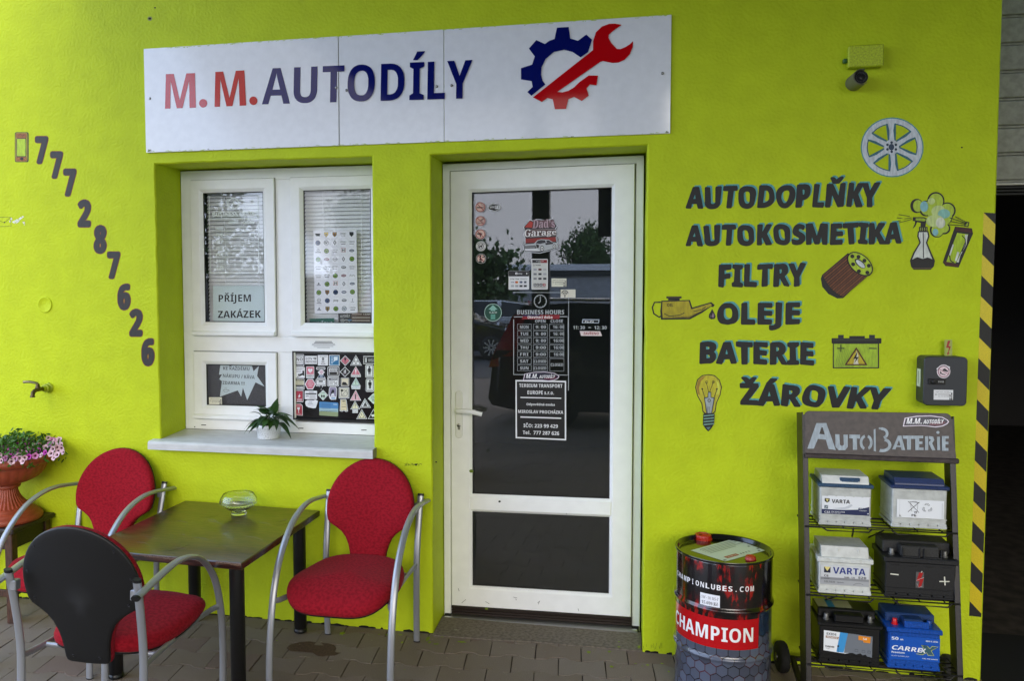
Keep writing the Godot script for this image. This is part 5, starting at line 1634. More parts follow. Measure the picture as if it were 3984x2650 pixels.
	a.poly([752, 1402, 1072, 1400, 1066, 1436, 738, 1440], Color(0.55, 0.06, 0.13)).poly([752, 1402, 900, 1401, 890, 1412, 750, 1414], Color(0.20, 0.14, 0.34)).text("Otevírací doba", Vector2(790, 1408), Vector2(1006, 1408), Vector2(1006, 1432), Vector2(790, 1432), Color(0.93, 0.93, 0.93))
	a.words("OPEN", 856, 1442, 946, 1468, L).words("CLOSE", 990, 1442, 1098, 1468, L)
	part("opening_hours_lettering", a, m, t, "white opening hours table on the door pane")
	a = door_art(FL)
	a.line([828, -20, 828, 576, 1416, 582, 1416, -40], 8, L)
	var days := ["MON", "TUE", "WED", "THU", "FRI", "SAT", "SUN"]
	for k in 7:
		var y := 30.0 + k * 74.0
		a.h = 0.0008
		a.line([870, y, 1018, y + 1, 1018, y + 62, 870, y + 61], 4, L, true)
		a.h = 0.0010
		a.line([1042, y + 1, 1192, y + 2, 1192, y + 64, 1042, y + 63], 4, L, true)
		a.h = 0.0012
		a.words(days[k], 898 if k else 896, y + 15, 988, y + 48, L)
		if k < 5:
			a.line([1216, y + 3, 1370, y + 5, 1370, y + 66, 1216, y + 65], 4, L, true)
			a.words("9: 00" if k < 3 else "9:00", 1066, y + 16, 1176, y + 48, L)
			a.words("16: 00" if k < 2 else "16:00", 1252 + k * 2, y + 16, 1372, y + 48, L)
		else:
			a.words("CLOSED", 1046, y + 18, 1180, y + 48, L)
	a.h = 0.0008
	a.line([1218, 402, 1370, 404, 1370, 540, 1218, 538], 4, L, true)
	a.words("CLOSED", 1228, 454, 1362, 486, L)
	part("opening_hours_table", a, m, t, "white days and hours in boxes on the door pane")
	a = door_art(FL)
	a.poly([1572, -22, 1752, -20, 1748, 22, 1564, 20], Color(0.70, 0.74, 0.80)).poly([1580, -14, 1744, -12, 1742, 15, 1572, 14], Color(0.06, 0.10, 0.15)).words("Po–Pá", 1598, -6, 1690, 14, Wt)
	a.words("11: 30", 1470, 50, 1596, 86, L).rect(1632, 64, 1664, 72, L).words("12: 30", 1698, 52, 1832, 88, L)
	a.poly([1540, 106, 1762, 108, 1782, 160, 1556, 158], Color(0.86, 0.80, 0.80)).words("ZAVŘENO", 1582, 118, 1746, 146, Color(0.58, 0.08, 0.12))
	part("lunch_break_lettering", a, m, t, "lunch break hours 11:30 to 12:30 and the word ZAVŘENO")

	# firm plate with the small shop badge over it
	a = door_art(FL)
	a.poly([848, 634, 1394, 644, 1396, 1286, 850, 1262], Wt).poly([862, 650, 1380, 660, 1380, 1270, 866, 1248], Color(0.055, 0.05, 0.055))
	a.text("TERBIUM TRANSPORT", Vector2(888, 674), Vector2(1354, 680), Vector2(1354, 718), Vector2(888, 712), Wt).text("EUROPE s.r.o.", Vector2(978, 748), Vector2(1264, 752), Vector2(1264, 792), Vector2(978, 788), Wt)
	a.poly([902, 816, 1342, 826, 1342, 838, 902, 828], Wt).text("Odpovědná osoba", Vector2(968, 882), Vector2(1272, 888), Vector2(1272, 914), Vector2(968, 908), Wt).text("MIROSLAV PROCHÁZKA", Vector2(878, 956), Vector2(1364, 966), Vector2(1364, 1000), Vector2(878, 990), Wt).poly([902, 1026, 1342, 1040, 1342, 1054, 902, 1040], Wt)
	a.text("IČO: 223 99 429", Vector2(936, 1106), Vector2(1306, 1114), Vector2(1306, 1152), Vector2(936, 1144), Wt).text("Tel.  777 287 626", Vector2(928, 1180), Vector2(1320, 1190), Vector2(1320, 1230), Vector2(928, 1218), Wt)
	part("firm_plate", a, m, t, "black plate with a white edge and the firm's name")
	a = door_art(FL, 0.003)
	badge(a, Vector2(930, 545), Vector2(1322, 545), 98)
	part("shop_badge", a, m, t, "dark oval shop badge above the firm plate")

# the shop's oval badge: pale rim, dark blue to wine red face, white name
func badge(a: Art, l: Vector2, r: Vector2, hh: float) -> void:
	var w := r.x - l.x
	var f := func(u: float, v: float) -> Vector2: return l + Vector2(u * w, v * hh)
	var rim := [f.call(0.04, 0.22), f.call(0.3, 0.04), f.call(0.6, 0.0), f.call(0.86, 0.14), f.call(0.97, 0.38), f.call(1.0, 0.55), f.call(0.96, 0.75), f.call(0.86, 0.95), f.call(0.70, 1.04), f.call(0.55, 0.96), f.call(0.4, 0.90), f.call(0.0, 0.96)]
	a.poly(rim, Color(0.88, 0.84, 0.90))
	var mid: Vector2 = f.call(0.5, 0.52)
	for e in [[0.955, 0.86, Color(0.22, 0.10, 0.20)], [0.93, 0.80, Color(0.10, 0.09, 0.20)]]:
		var o := []
		for p in rim:
			o.append(mid + (p - mid) * Vector2(e[0], e[1]))
		a.poly(o, e[2])
	a.poly([f.call(0.6, 0.60), f.call(0.90, 0.52), f.call(0.93, 0.62), f.call(0.86, 0.82), f.call(0.7, 0.90), f.call(0.56, 0.82)], Color(0.34, 0.08, 0.20))
	var wh := Color(0.95, 0.95, 0.96)
	a.text("M.M.", f.call(0.105, 0.24), f.call(0.43, 0.24), f.call(0.405, 0.72), f.call(0.08, 0.72), wh)
	a.text("AUTODÍLY", f.call(0.46, 0.38), f.call(0.89, 0.34), f.call(0.87, 0.70), f.call(0.44, 0.72), wh)
# ---------- paving
func paver_outline(grow := 0.0) -> PackedVector2Array:
	var L := 0.1068 - 0.0028 + grow
	var w := 0.0869 - 0.0028 + grow
	var n := w - 0.0253
	var a := 0.44 * 0.1068
	var b := 0.72 * 0.1068
	return PackedVector2Array([Vector2(-L, -w), Vector2(-L + a, -w), Vector2(-L + b, -n), Vector2(L - b, -n), Vector2(L - a, -w), Vector2(L, -w), Vector2(L, w), Vector2(L - a, w), Vector2(L - b, n), Vector2(-L + b, n), Vector2(-L + a, w), Vector2(-L, w)])

func build_paving() -> void:
	var rng := RandomNumberGenerator.new()
	rng.seed = 77
	var down := Transform3D(Basis(Vector3.RIGHT, PI / 2), Vector3.ZERO)       # outline x,y -> x,z with the face up
	var flat_lay := Transform3D(Basis(Vector3(1, 0, 0), Vector3(0, 0, 1), Vector3(0, 1, 0)), Vector3.ZERO)
	var shapes := []
	for k in 5:
		var pts := paver_outline()
		for i in pts.size():
			pts[i] += Vector2(rng.randf_range(-1, 1), rng.randf_range(-1, 1)) * 0.0011
		var s := Shape.new()
		s.plate(pts, -0.03, 0.0, flat_lay, 0.006, false)
		shapes.append(s.mesh())
	var tones := []
	var bump := bump_tex(0.09, 3, 5.0, 61)
	var grain := noise_tex(0.09, 5, grey(0.78), grey(1.08), 62)
	var cols := [Color(0.49, 0.44, 0.385), Color(0.51, 0.46, 0.41), Color(0.50, 0.445, 0.39), Color(0.52, 0.475, 0.43), Color(0.49, 0.42, 0.38)]
	for k in 5:
		tones.append(mat("paver tone %d" % k, cols[k], 0.82, {"tex": grain, "bump": bump, "bump_k": 0.8, "scale": 5.5, "world": true}))
	var pav := Node3D.new()
	pav.name = "pavement"
	add_child(pav)
	tag(pav, "brown interlocking concrete paving in front of the shop", "", "", "structure")
	var ca := cos(0.0675)
	var sa := sin(0.0675)
	var near := []
	var far := []
	for j in range(-3, 78):
		for i in range(-46, 47):
			var u := 0.1954 + 0.1068 + (i + (0.5 if posmod(j, 2) else 0.0)) * 0.2136
			var w := 0.1881 + 0.0869 + j * 0.1485
			var p := Vector3(u * ca + w * sa, 0, -u * sa + w * ca)
			if p.z < -0.12 or (p.z < 0.06 and p.x > 0.0 and p.x < 1.02) or p.z > 12.0 or (p.x > 2.42 and p.z < 0.07):
				if not (p.z > -0.12 and p.z < 0.0):
					continue
			var q := seen_at(p)
			if p.z < 1.2 and q.x > -140 and q.x < 4120 and q.y < 2790 and p.z > -0.12:
				near.append(p)
			else:
				far.append(p)
	for p in near:
		var o := MeshInstance3D.new()
		o.name = "paver"
		o.mesh = shapes[rng.randi() % 5]
		o.material_override = tones[[0, 0, 1, 1, 2, 3, 4][rng.randi() % 7]]
		o.position = p + Vector3(0, rng.randf_range(-0.0022, 0.0012), 0)
		o.rotation = Vector3(rng.randf_range(-1, 1) * 0.007, 0.0675 + (PI if rng.randf() < 0.5 else 0.0), rng.randf_range(-1, 1) * 0.007)
		pav.add_child(o, true)
	var mm := MultiMesh.new()
	mm.transform_format = MultiMesh.TRANSFORM_3D
	mm.mesh = shapes[0]
	mm.instance_count = far.size()
	for k in far.size():
		mm.set_instance_transform(k, Transform3D(Basis.from_euler(Vector3(rng.randf_range(-1, 1) * 0.006, 0.0675, rng.randf_range(-1, 1) * 0.006)), far[k] + Vector3(0, rng.randf_range(-0.003, 0.001), 0)))
	var mi := MultiMeshInstance3D.new()
	mi.name = "outer_pavers"
	mi.multimesh = mm
	mi.material_override = tones[1]
	pav.add_child(mi, true)
	mi.set_meta("kind", "stuff")
	# the sand between the stones, and the ground beyond to the horizon
	var s := Shape.new()
	s.quad(Vector3(-10.5, -0.010, -0.3), Vector3(10.5, -0.010, -0.3), Vector3(10.5, -0.010, 12.2), Vector3(-10.5, -0.010, 12.2), Vector3.UP)
	part("joint_sand", s, mat("joint sand", Color(0.27, 0.24, 0.20), 0.95, {"tex": noise_tex(0.08, 4, grey(0.5), grey(1.2), 63), "scale": 3.0}), pav)
	s = Shape.new()
	s.quad(Vector3(-300, -0.03, -300), Vector3(300, -0.03, -300), Vector3(300, -0.03, 300), Vector3(-300, -0.03, 300), Vector3.UP)
	struct("ground", s, mat("asphalt", Color(0.30, 0.30, 0.30), 0.9, {"tex": noise_tex(0.05, 4, grey(0.8), grey(1.05), 64), "scale": 0.4}), "grey asphalt yard reaching to the trees")
	# the concrete slab in the doorway
	s = Shape.new()
	var pts := PackedVector2Array([Vector2(0.004, -0.21), Vector2(1.016, -0.21), Vector2(1.016, 0.0), Vector2(0.93, 0.004), Vector2(0.8, 0.001), Vector2(0.66, 0.006), Vector2(0.52, 0.002), Vector2(0.4, 0.012), Vector2(0.3, 0.016), Vector2(0.15, 0.022), Vector2(0.012, 0.026), Vector2(0.004, 0.02)])
	s.plate(pts, -0.04, 0.0045, Transform3D(Basis(Vector3(1, 0, 0), Vector3(0, 0, 1), Vector3(0, 1, 0)), Vector3.ZERO), 0.003, false)
	struct("doorstep", s, mat("screed", Color(0.47, 0.43, 0.38), 0.85, {"tex": noise_tex(0.02, 6, grey(0.75), grey(1.08), 65), "bump": bump_tex(0.07, 4, 6.0, 66), "bump_k": 0.7, "scale": 4.0}), "worn grey concrete doorstep under the door")
	# spilt lime paint, pale spots and the damp brown stain on the stones
	var a := Art.new(func(p: Vector2, h: float) -> Vector3: return Vector3(p.x, h, p.y), 0.0016)
	var blot := func(c: Vector2, r: Vector2, col: Color, n: int, turn: float, seed_: float) -> void:
		var o := []
		for k in n:
			o.append(c + (Vector2.from_angle(TAU * k / n) * r * (0.75 + 0.35 * sin(k * 2.7 + seed_))).rotated(turn))
		a.poly(o, col)
	var lime := Color(0.50, 0.57, 0.10)
	for q in [[FP, 1115, 392, 48, 32], [FP, 1140, 455, 20, 8], [FP, 1600, 405, 26, 8], [FP, 1700, 410, 34, 14], [FP, 1880, 410, 40, 8], [FP, 1900, 510, 24, 22], [FP, 2240, 460, 30, 36], [FP, 2260, 510, 34, 22], [FP, 2330, 530, 30, 14], [FP, 260, 487, 22, 8], [FP, 1683, 584, 16, 6], [FP, 1935, 866, 18, 7], [FP, 1988, 466, 14, 8], [FQ, 145, 315, 24, 32], [FQ, 222, 354, 26, 12], [FQ, 270, 298, 20, 5], [FQ, 440, 342, 60, 11], [FQ, 1550, 425, 28, 16], [FQ, 1730, 420, 20, 14], [FQ, 1750, 552, 24, 13], [FQ, 2065, 537, 22, 9], [FQ, 2250, 595, 14, 10], [FQ, 1815, 340, 14, 6], [FQ, 1815, 385, 22, 9], [FQ, 1990, 385, 26, 18], [FQ, 2018, 547, 14, 5], [FQ, 1960, 525, 20, 5], [FQ, 2190, 525, 20, 6]]:
		var c := on_floor(q[0], Vector2(q[1], q[2]), 0.002)
		var e := on_floor(q[0], Vector2(q[1] + q[3], q[2]), 0.002)
		var g := on_floor(q[0], Vector2(q[1], q[2] + q[4]), 0.002)
		a.h = 0.0020 if q[2] > 350 or q[0] == FP else 0.0055
		if c.z < 0.03 and c.x > 0.0 and c.x < 1.02:
			a.h = 0.0052
		blot.call(Vector2(c.x, c.z), Vector2(c.distance_to(e), c.distance_to(g)) * 0.9, lime * rng.randf_range(0.85, 1.1), 12, 0.0, q[1])
	for k in 60:
		var x := rng.randf_range(-1.4, 1.1)
		var z := rng.randf_range(0.04, 0.75)
		a.h = 0.0021
		blot.call(Vector2(x, z), Vector2(1, 0.8) * rng.randf_range(0.002, 0.007), Color(0.56, 0.54, 0.46), 7, 0.3, x * 40.0)
	for q in [[395, 235, 36, 16], [1100, 330, 16, 7]]:
		var c := on_floor(FQ, Vector2(q[0], q[1]), 0.002)
		a.h = 0.0054
		blot.call(Vector2(c.x, c.z), Vector2(q[2], q[3]) * 0.00055, Color(0.56, 0.54, 0.48), 11, 0.2, q[0])
	var sp := part("paint_spots", a, mat("spilt paint", Color.WHITE, 0.8, {"vertex": true}), pav)
	sp.set_meta("kind", "stuff")
	a = Art.new(func(p: Vector2, h: float) -> Vector3: return Vector3(p.x, h, p.y), 0.0014)
	var damp := []
	for q in [[385, 590], [430, 545], [560, 508], [680, 500], [800, 515], [930, 525], [1000, 545], [1040, 590], [1020, 640], [1105, 650], [1020, 685], [900, 690], [860, 700], [790, 690], [730, 650], [640, 640], [520, 630], [440, 625]]:
		var c := on_floor(FP, Vector2(q[0], q[1]))
		damp.append(Vector2(c.x, c.z))
	a.poly(damp, Color(0.33, 0.245, 0.20))
	part("damp_stain", a, mat("damp stone", Color.WHITE, 0.7, {"vertex": true, "tex": noise_tex(0.03, 4, grey(0.75), grey(1.15), 67), "scale": 4.0}), pav)

# ---------- chairs
func steel() -> StandardMaterial3D:
	return mat("silver lacquered tube", Color(0.62, 0.63, 0.65), 0.34, {"metal": 0.55, "spec": 0.5})

func bezier(pts: Array, steps := 5) -> Array:             # a smooth path through points
	var c := Curve3D.new()
	for k in pts.size():
		var d: Vector3 = (pts[mini(k + 1, pts.size() - 1)] - pts[maxi(k - 1, 0)]) / 6.0
		if k == 0 or k == pts.size() - 1:
			d *= 0.6
		c.add_point(pts[k], -d, d)
	var o := []
	for k in pts.size() - 1:
		for e in steps:
			o.append(c.sample(k, float(e) / steps))
	o.append(pts[-1])
	return o

func make_chair() -> Node3D:
	var t := thing("armchair", "", "chair")
	var st := steel()
	var black := mat("black chair plastic", Color(0.05, 0.05, 0.054), 0.5, {"tex": noise_tex(0.2, 2, grey(0.85), grey(1.05), 71), "scale": 6.0, "spec": 0.5})
	var red := mat("red velour", Color(0.58, 0.10, 0.15), 0.9, {"tex": noise_tex(0.035, 5, grey(0.80), grey(1.08), 72), "bump": bump_tex(0.25, 2, 2.0, 73), "bump_k": 0.35, "scale": Vector3(3.0, 4.2, 3.0), "rim": 0.3, "spec": 0.2})
	for e in [-1.0, 1.0]:
		var s := Shape.new()
		s.pipe(bezier([Vector3(e * 0.228, 0.004, 0.0), Vector3(e * 0.229, 0.14, 0.006), Vector3(e * 0.230, 0.28, 0.008), Vector3(e * 0.231, 0.43, 0.0), Vector3(e * 0.233, 0.58, -0.033), Vector3(e * 0.236, 0.708, -0.07)], 4), 0.0155, 14, 0.0095)
		var leg := part("rear_leg", s, st, t)
		s = Shape.new()
		s.pipe([Vector3(e * 0.236, 0.706, -0.0694), Vector3(e * 0.236, 0.713, -0.0714), Vector3(e * 0.2361, 0.717, -0.0726)], 0.0158, 14, 0.0098)
		s.pipe([Vector3(e * 0.228, 0.0005, 0.0), Vector3(e * 0.228, 0.006, 0.0)], 0.0165, 14, 0.0105)
		part("end_cap", s, black, leg)
		s = Shape.new()
		s.pipe(bezier([Vector3(e * 0.262, 0.672, -0.125), Vector3(e * 0.264, 0.688, -0.02), Vector3(e * 0.266, 0.703, 0.08), Vector3(e * 0.266, 0.708, 0.17), Vector3(e * 0.266, 0.697, 0.265), Vector3(e * 0.266, 0.667, 0.36), Vector3(e * 0.266, 0.610, 0.45), Vector3(e * 0.266, 0.535, 0.525), Vector3(e * 0.266, 0.44, 0.578), Vector3(e * 0.266, 0.33, 0.614), Vector3(e * 0.266, 0.20, 0.636), Vector3(e * 0.266, 0.09, 0.644), Vector3(e * 0.266, 0.004, 0.646)], 4), 0.0155, 14, 0.0098)
		var arm := part("front_leg_and_arm", s, st, t)
		s = Shape.new()
		s.pipe([Vector3(e * 0.262, 0.6705, -0.131), Vector3(e * 0.262, 0.673, -0.122)], 0.0162, 14, 0.0103)
		s.pipe([Vector3(e * 0.266, 0.0005, 0.646), Vector3(e * 0.266, 0.006, 0.646)], 0.0165, 14, 0.0105)
		part("end_cap", s, black, arm)
		s = Shape.new()
		s.pipe(bezier([Vector3(e * 0.262, 0.398, 0.592), Vector3(e * 0.242, 0.393, 0.56), Vector3(e * 0.222, 0.386, 0.46), Vector3(e * 0.216, 0.380, 0.30), Vector3(e * 0.218, 0.380, 0.12), Vector3(e * 0.230, 0.386, 0.004)], 4), 0.0075, 10, 0.0125)
		part("seat_rail", s, st, t)
		s = Shape.new()
		s.slab(Vector3(e * 0.222 - 0.012, 0.640, -0.068), Vector3(e * 0.222 + 0.012, 0.676, -0.036), 0.003)
		part("back_bracket", s, st, t)
	for z in [0.13, 0.47]:
		var s := Shape.new()
		s.pipe([Vector3(-0.218, 0.379, z), Vector3(0.218, 0.379, z)], 0.0095, 10)
		part("cross_tube", s, st, t)
	# seat
	var outl := []
	for k in 56:
		var a := TAU * k / 56
		var c := cos(a)
		var s := sin(a)
		var z := 0.352 + signf(s) * pow(absf(s), 0.62) * 0.285
		var wx := 0.212 + 0.032 * clampf((z - 0.07) / 0.3, 0, 1)
		outl.append(Vector2(signf(c) * pow(absf(c), 0.55) * wx, z))
	var seat_bend := func(p: Vector3) -> Vector3:
		var dz := maxf(p.y - 0.46, 0.0) / 0.18
		return Vector3(p.x, 0.415 + p.z + 0.018 * smoothstep(0.2, 0.5, p.y) - 0.062 * dz * dz - 0.25 * p.x * p.x * (1.0 - dz * 0.4), p.y)
	var s := Shape.new()
	s.cushion(outl, Vector2(0, 0.35), [Vector2(0.955, -0.020), Vector2(0.985, -0.012), Vector2(1.0, 0.002), Vector2(1.0, 0.012), Vector2(0.985, 0.024), Vector2(0.95, 0.033), Vector2(0.88, 0.039), Vector2(0.7, 0.043), Vector2(0.4, 0.044)], seat_bend)
	part("seat", s, red, t)
	s = Shape.new()
	s.cushion(outl, Vector2(0, 0.35), [Vector2(0.96, -0.019), Vector2(0.965, -0.024), Vector2(0.94, -0.029), Vector2(0.6, -0.032), Vector2(0.3, -0.032)], seat_bend)
	part("seat_board", s, black, t)
	# back: a round top on a narrow neck
	var back := []
	for k in 33:
		var a := lerpf(-0.30, PI + 0.30, k / 32.0)
		back.append(Vector2(cos(a) * 0.219, 0.662 + sin(a) * 0.221))
	var side := [Vector2(-0.196, 0.580), Vector2(-0.166, 0.562), Vector2(-0.138, 0.542), Vector2(-0.116, 0.516), Vector2(-0.100, 0.482), Vector2(-0.090, 0.445), Vector2(-0.086, 0.410), Vector2(-0.083, 0.378), Vector2(-0.078, 0.366), Vector2(-0.066, 0.362), Vector2(0, 0.360)]
	for p in side:
		back.append(p)
	for k in range(side.size() - 2, -1, -1):
		back.append(Vector2(-side[k].x, side[k].y))
	var back_bend := func(p: Vector3) -> Vector3:
		var e := (p.y - 0.40) / 0.48
		return Vector3(p.x, p.y, 0.045 - 0.125 * e + 0.45 * p.x * p.x + p.z)
	s = Shape.new()
	s.cushion(back, Vector2(0, 0.60), [Vector2(0.992, 0.0), Vector2(1.002, 0.007), Vector2(1.0, 0.018), Vector2(0.985, 0.028), Vector2(0.95, 0.035), Vector2(0.86, 0.040), Vector2(0.6, 0.044), Vector2(0.3, 0.045)], back_bend)
	part("back_cushion", s, red, t)
	s = Shape.new()
	s.cushion(back, Vector2(0, 0.60), [Vector2(0.995, 0.001), Vector2(1.0, -0.004), Vector2(0.996, -0.009), Vector2(0.975, -0.0125), Vector2(0.9, -0.0135), Vector2(0.6, -0.014), Vector2(0.3, -0.014)], back_bend)
	var shell := part("back_shell", s, black, t)
	s = Shape.new()
	for q in [[-0.145, 0.80], [0.150, 0.80], [-0.192, 0.70], [0.192, 0.70], [-0.176, 0.60], [0.176, 0.60], [-0.05, 0.388], [0.05, 0.388]]:
		var p: Vector3 = back_bend.call(Vector3(q[0], q[1], -0.0138))
		s.lathe([Vector2(0.0022, 0.0006), Vector2(0.0030, 0.0016), Vector2(0.0048, 0.0016), Vector2(0.0056, 0.0002)], 12, at(p, Vector3(-PI / 2 - 0.25, 0, 0)))
	part("screws", s, mat("dull screw", Color(0.20, 0.20, 0.21), 0.4, {"metal": 0.6}), shell)
	return t

func build_seating() -> void:
	var c := make_chair()
	c.position = Vector3(-0.2843, 0.0, 0.112)
	c.rotation.y = 0.0117
	tag(c, "red armchair with silver arms between the table and the door", "", "red armchairs round the table")
	var d: Node3D = c.duplicate()
	d.name = numbered("armchair")
	add_child(d)
	d.position = Vector3(-1.6719, 0.0, 0.125)
	d.rotation = Vector3(0, 0.0139, -0.012)
	tag(d, "red armchair with its back to the wall between the flower urn and the table")
	var e: Node3D = c.duplicate()
	e.name = numbered("armchair")
	add_child(e)
	e.position = Vector3(-0.9797, 0.022, 1.4383)
	e.basis = Basis(Vector3.UP, 3.2162) * Basis(Vector3.RIGHT, 0.045) * Basis(Vector3.BACK, 0.03)
	e.scale = Vector3.ONE * 1.02
	tag(e, "nearest red armchair seen from behind with its black back shell")

	# table
	var t := thing("cafe_table", "low square cafe table with a glossy dark wood top and black round legs", "table", Vector3(-0.967, 0, 0.448), -0.0525)
	var wood := mat("glossy dark wood", Color(0.27, 0.155, 0.095), 0.3, {"tex": noise_tex(0.012, 6, grey(0.45), grey(1.25), 81, FastNoiseLite.TYPE_SIMPLEX_SMOOTH, 512, 0.3, 0.7), "bump": bump_tex(0.02, 4, 3.0, 82), "bump_k": 0.22, "scale": Vector3(1.1, 9.0, 9.0), "spec": 0.6, "coat": 0.35, "coat_rough": 0.1})
	var s := Shape.new()
	s.slab(Vector3(-0.382, 0.581, -0.405), Vector3(0.382, 0.612, 0.405), 0.004)
	var top := part("table_top", s, wood, t)
	# lacquer ridges and chips on the top and its front edge
	var rng := RandomNumberGenerator.new()
	rng.seed = 5
	s = Shape.new()
	for k in 26:
		var a := Vector3(rng.randf_range(-0.34, 0.34), 0.6119, rng.randf_range(-0.36, 0.36))
		var an := rng.randf_range(-0.25, 0.25) + (PI / 2 + 0.5 if k % 3 == 0 else 0.2)
		var l := rng.randf_range(0.02, 0.11)
		var b := a + Vector3(cos(an), 0, sin(an)) * l
		var mid := (a + b) / 2 + Vector3(sin(an), 0, -cos(an)) * l * 0.12
		if absf(b.x) < 0.37 and absf(b.z) < 0.39:
			s.pipe([a, mid + Vector3(0, 0.0003, 0), b], rng.randf_range(0.0003, 0.0006), 6)
	part("lacquer_ridge", s, wood, top)
	s = Shape.new()
	var x := -0.38
	while x < 0.37:
		var w := rng.randf_range(0.01, 0.06)
		if rng.randf() < 0.6:
			s.slab(Vector3(x, 0.596 + rng.randf_range(0, 0.009), 0.404), Vector3(minf(x + w, 0.38), 0.611, 0.4056), 0.0005)
		x += w
	part("worn_edge", s, mat("worn edge", Color(0.52, 0.42, 0.35), 0.4, {"tex": noise_tex(0.05, 3, grey(0.5), grey(1.1), 83), "scale": 6.0}), top)
	for q in [Vector2(-0.305, -0.355), Vector2(0.290, -0.355), Vector2(0.318, 0.33), Vector2(-0.305, 0.30)]:
		s = Shape.new()
		s.lathe([Vector2(0.0, 0.0), Vector2(0.031, 0.0), Vector2(0.033, 0.003), Vector2(0.033, 0.016), Vector2(0.030, 0.018), Vector2(0.030, 0.022), Vector2(0.0315, 0.024), Vector2(0.0315, 0.574), Vector2(0.045, 0.575), Vector2(0.045, 0.581)], 24, at(Vector3(q.x, 0, q.y)))
		part("leg", s, mat("black lacquer", Color(0.06, 0.06, 0.06), 0.42), t)

	# cut glass bowl
	t = thing("glass_bowl", "small footed cut glass bowl on the table", "bowl", Vector3(-0.934, 0.6135, 0.212))
	var gl := mat("cut glass", Color(0.97, 0.99, 0.98, 0.01), 0.0, {"spec": 0.6})
	gl.refraction_enabled = true
	gl.refraction_scale = 0.05
	var cutting := func(a: float, y: float, r: float) -> float:
		var k := smoothstep(0.022, 0.03, y) * (1.0 - smoothstep(0.058, 0.062, y))
		return r + k * 0.0022 * (absf(sin(a * 17.0 + y * 480.0)) + absf(sin(a * 17.0 - y * 480.0)) - 1.0)
	var prof := [Vector2(0.0, 0.002), Vector2(0.034, 0.0), Vector2(0.037, 0.002), Vector2(0.037, 0.009), Vector2(0.033, 0.013), Vector2(0.026, 0.017), Vector2(0.030, 0.021)]
	for k in 10:
		var e2 := k / 9.0
		prof.append(Vector2(lerpf(0.034, 0.090, pow(e2, 0.7)), lerpf(0.023, 0.060, e2)))
	prof += [Vector2(0.0925, 0.066), Vector2(0.090, 0.078), Vector2(0.083, 0.091), Vector2(0.0765, 0.100), Vector2(0.0755, 0.1012), Vector2(0.074, 0.100), Vector2(0.080, 0.090), Vector2(0.0865, 0.077), Vector2(0.088, 0.066), Vector2(0.084, 0.055), Vector2(0.066, 0.040), Vector2(0.034, 0.029), Vector2(0.0, 0.027)]
	s = Shape.new()
	s.lathe(prof, 136, Transform3D(), cutting)
	part("bowl", s, gl, t)

# ---------- plants
func leaf_mesh(len: float, wid: float, droop: float, fold: float) -> ArrayMesh:
	var s := Shape.new()
	var n := 8
	var rows := []
	for k in n + 1:
		var e := float(k) / n
		var w := wid * 0.5 * pow(sin(PI * pow(e, 0.75)), 0.9) * (1.0 - 0.25 * e)
		if k == n:
			w = 0.0002
		var y := -droop * len * e * e + 0.08 * len * sin(e * PI)
		var z := len * (e - 0.18 * droop * e * e)
		rows.append([Vector3(-w, y + w * fold, z), Vector3(-w * 0.5, y + w * fold * 0.35 + 0.0012, z), Vector3(0, y, z), Vector3(w * 0.5, y + w * fold * 0.35 + 0.0012, z), Vector3(w, y + w * fold, z)])
	for k in n:
		for j in 4:
			s.quad(rows[k][j], rows[k][j + 1], rows[k + 1][j + 1], rows[k + 1][j], Vector3.UP)
	return s.mesh()

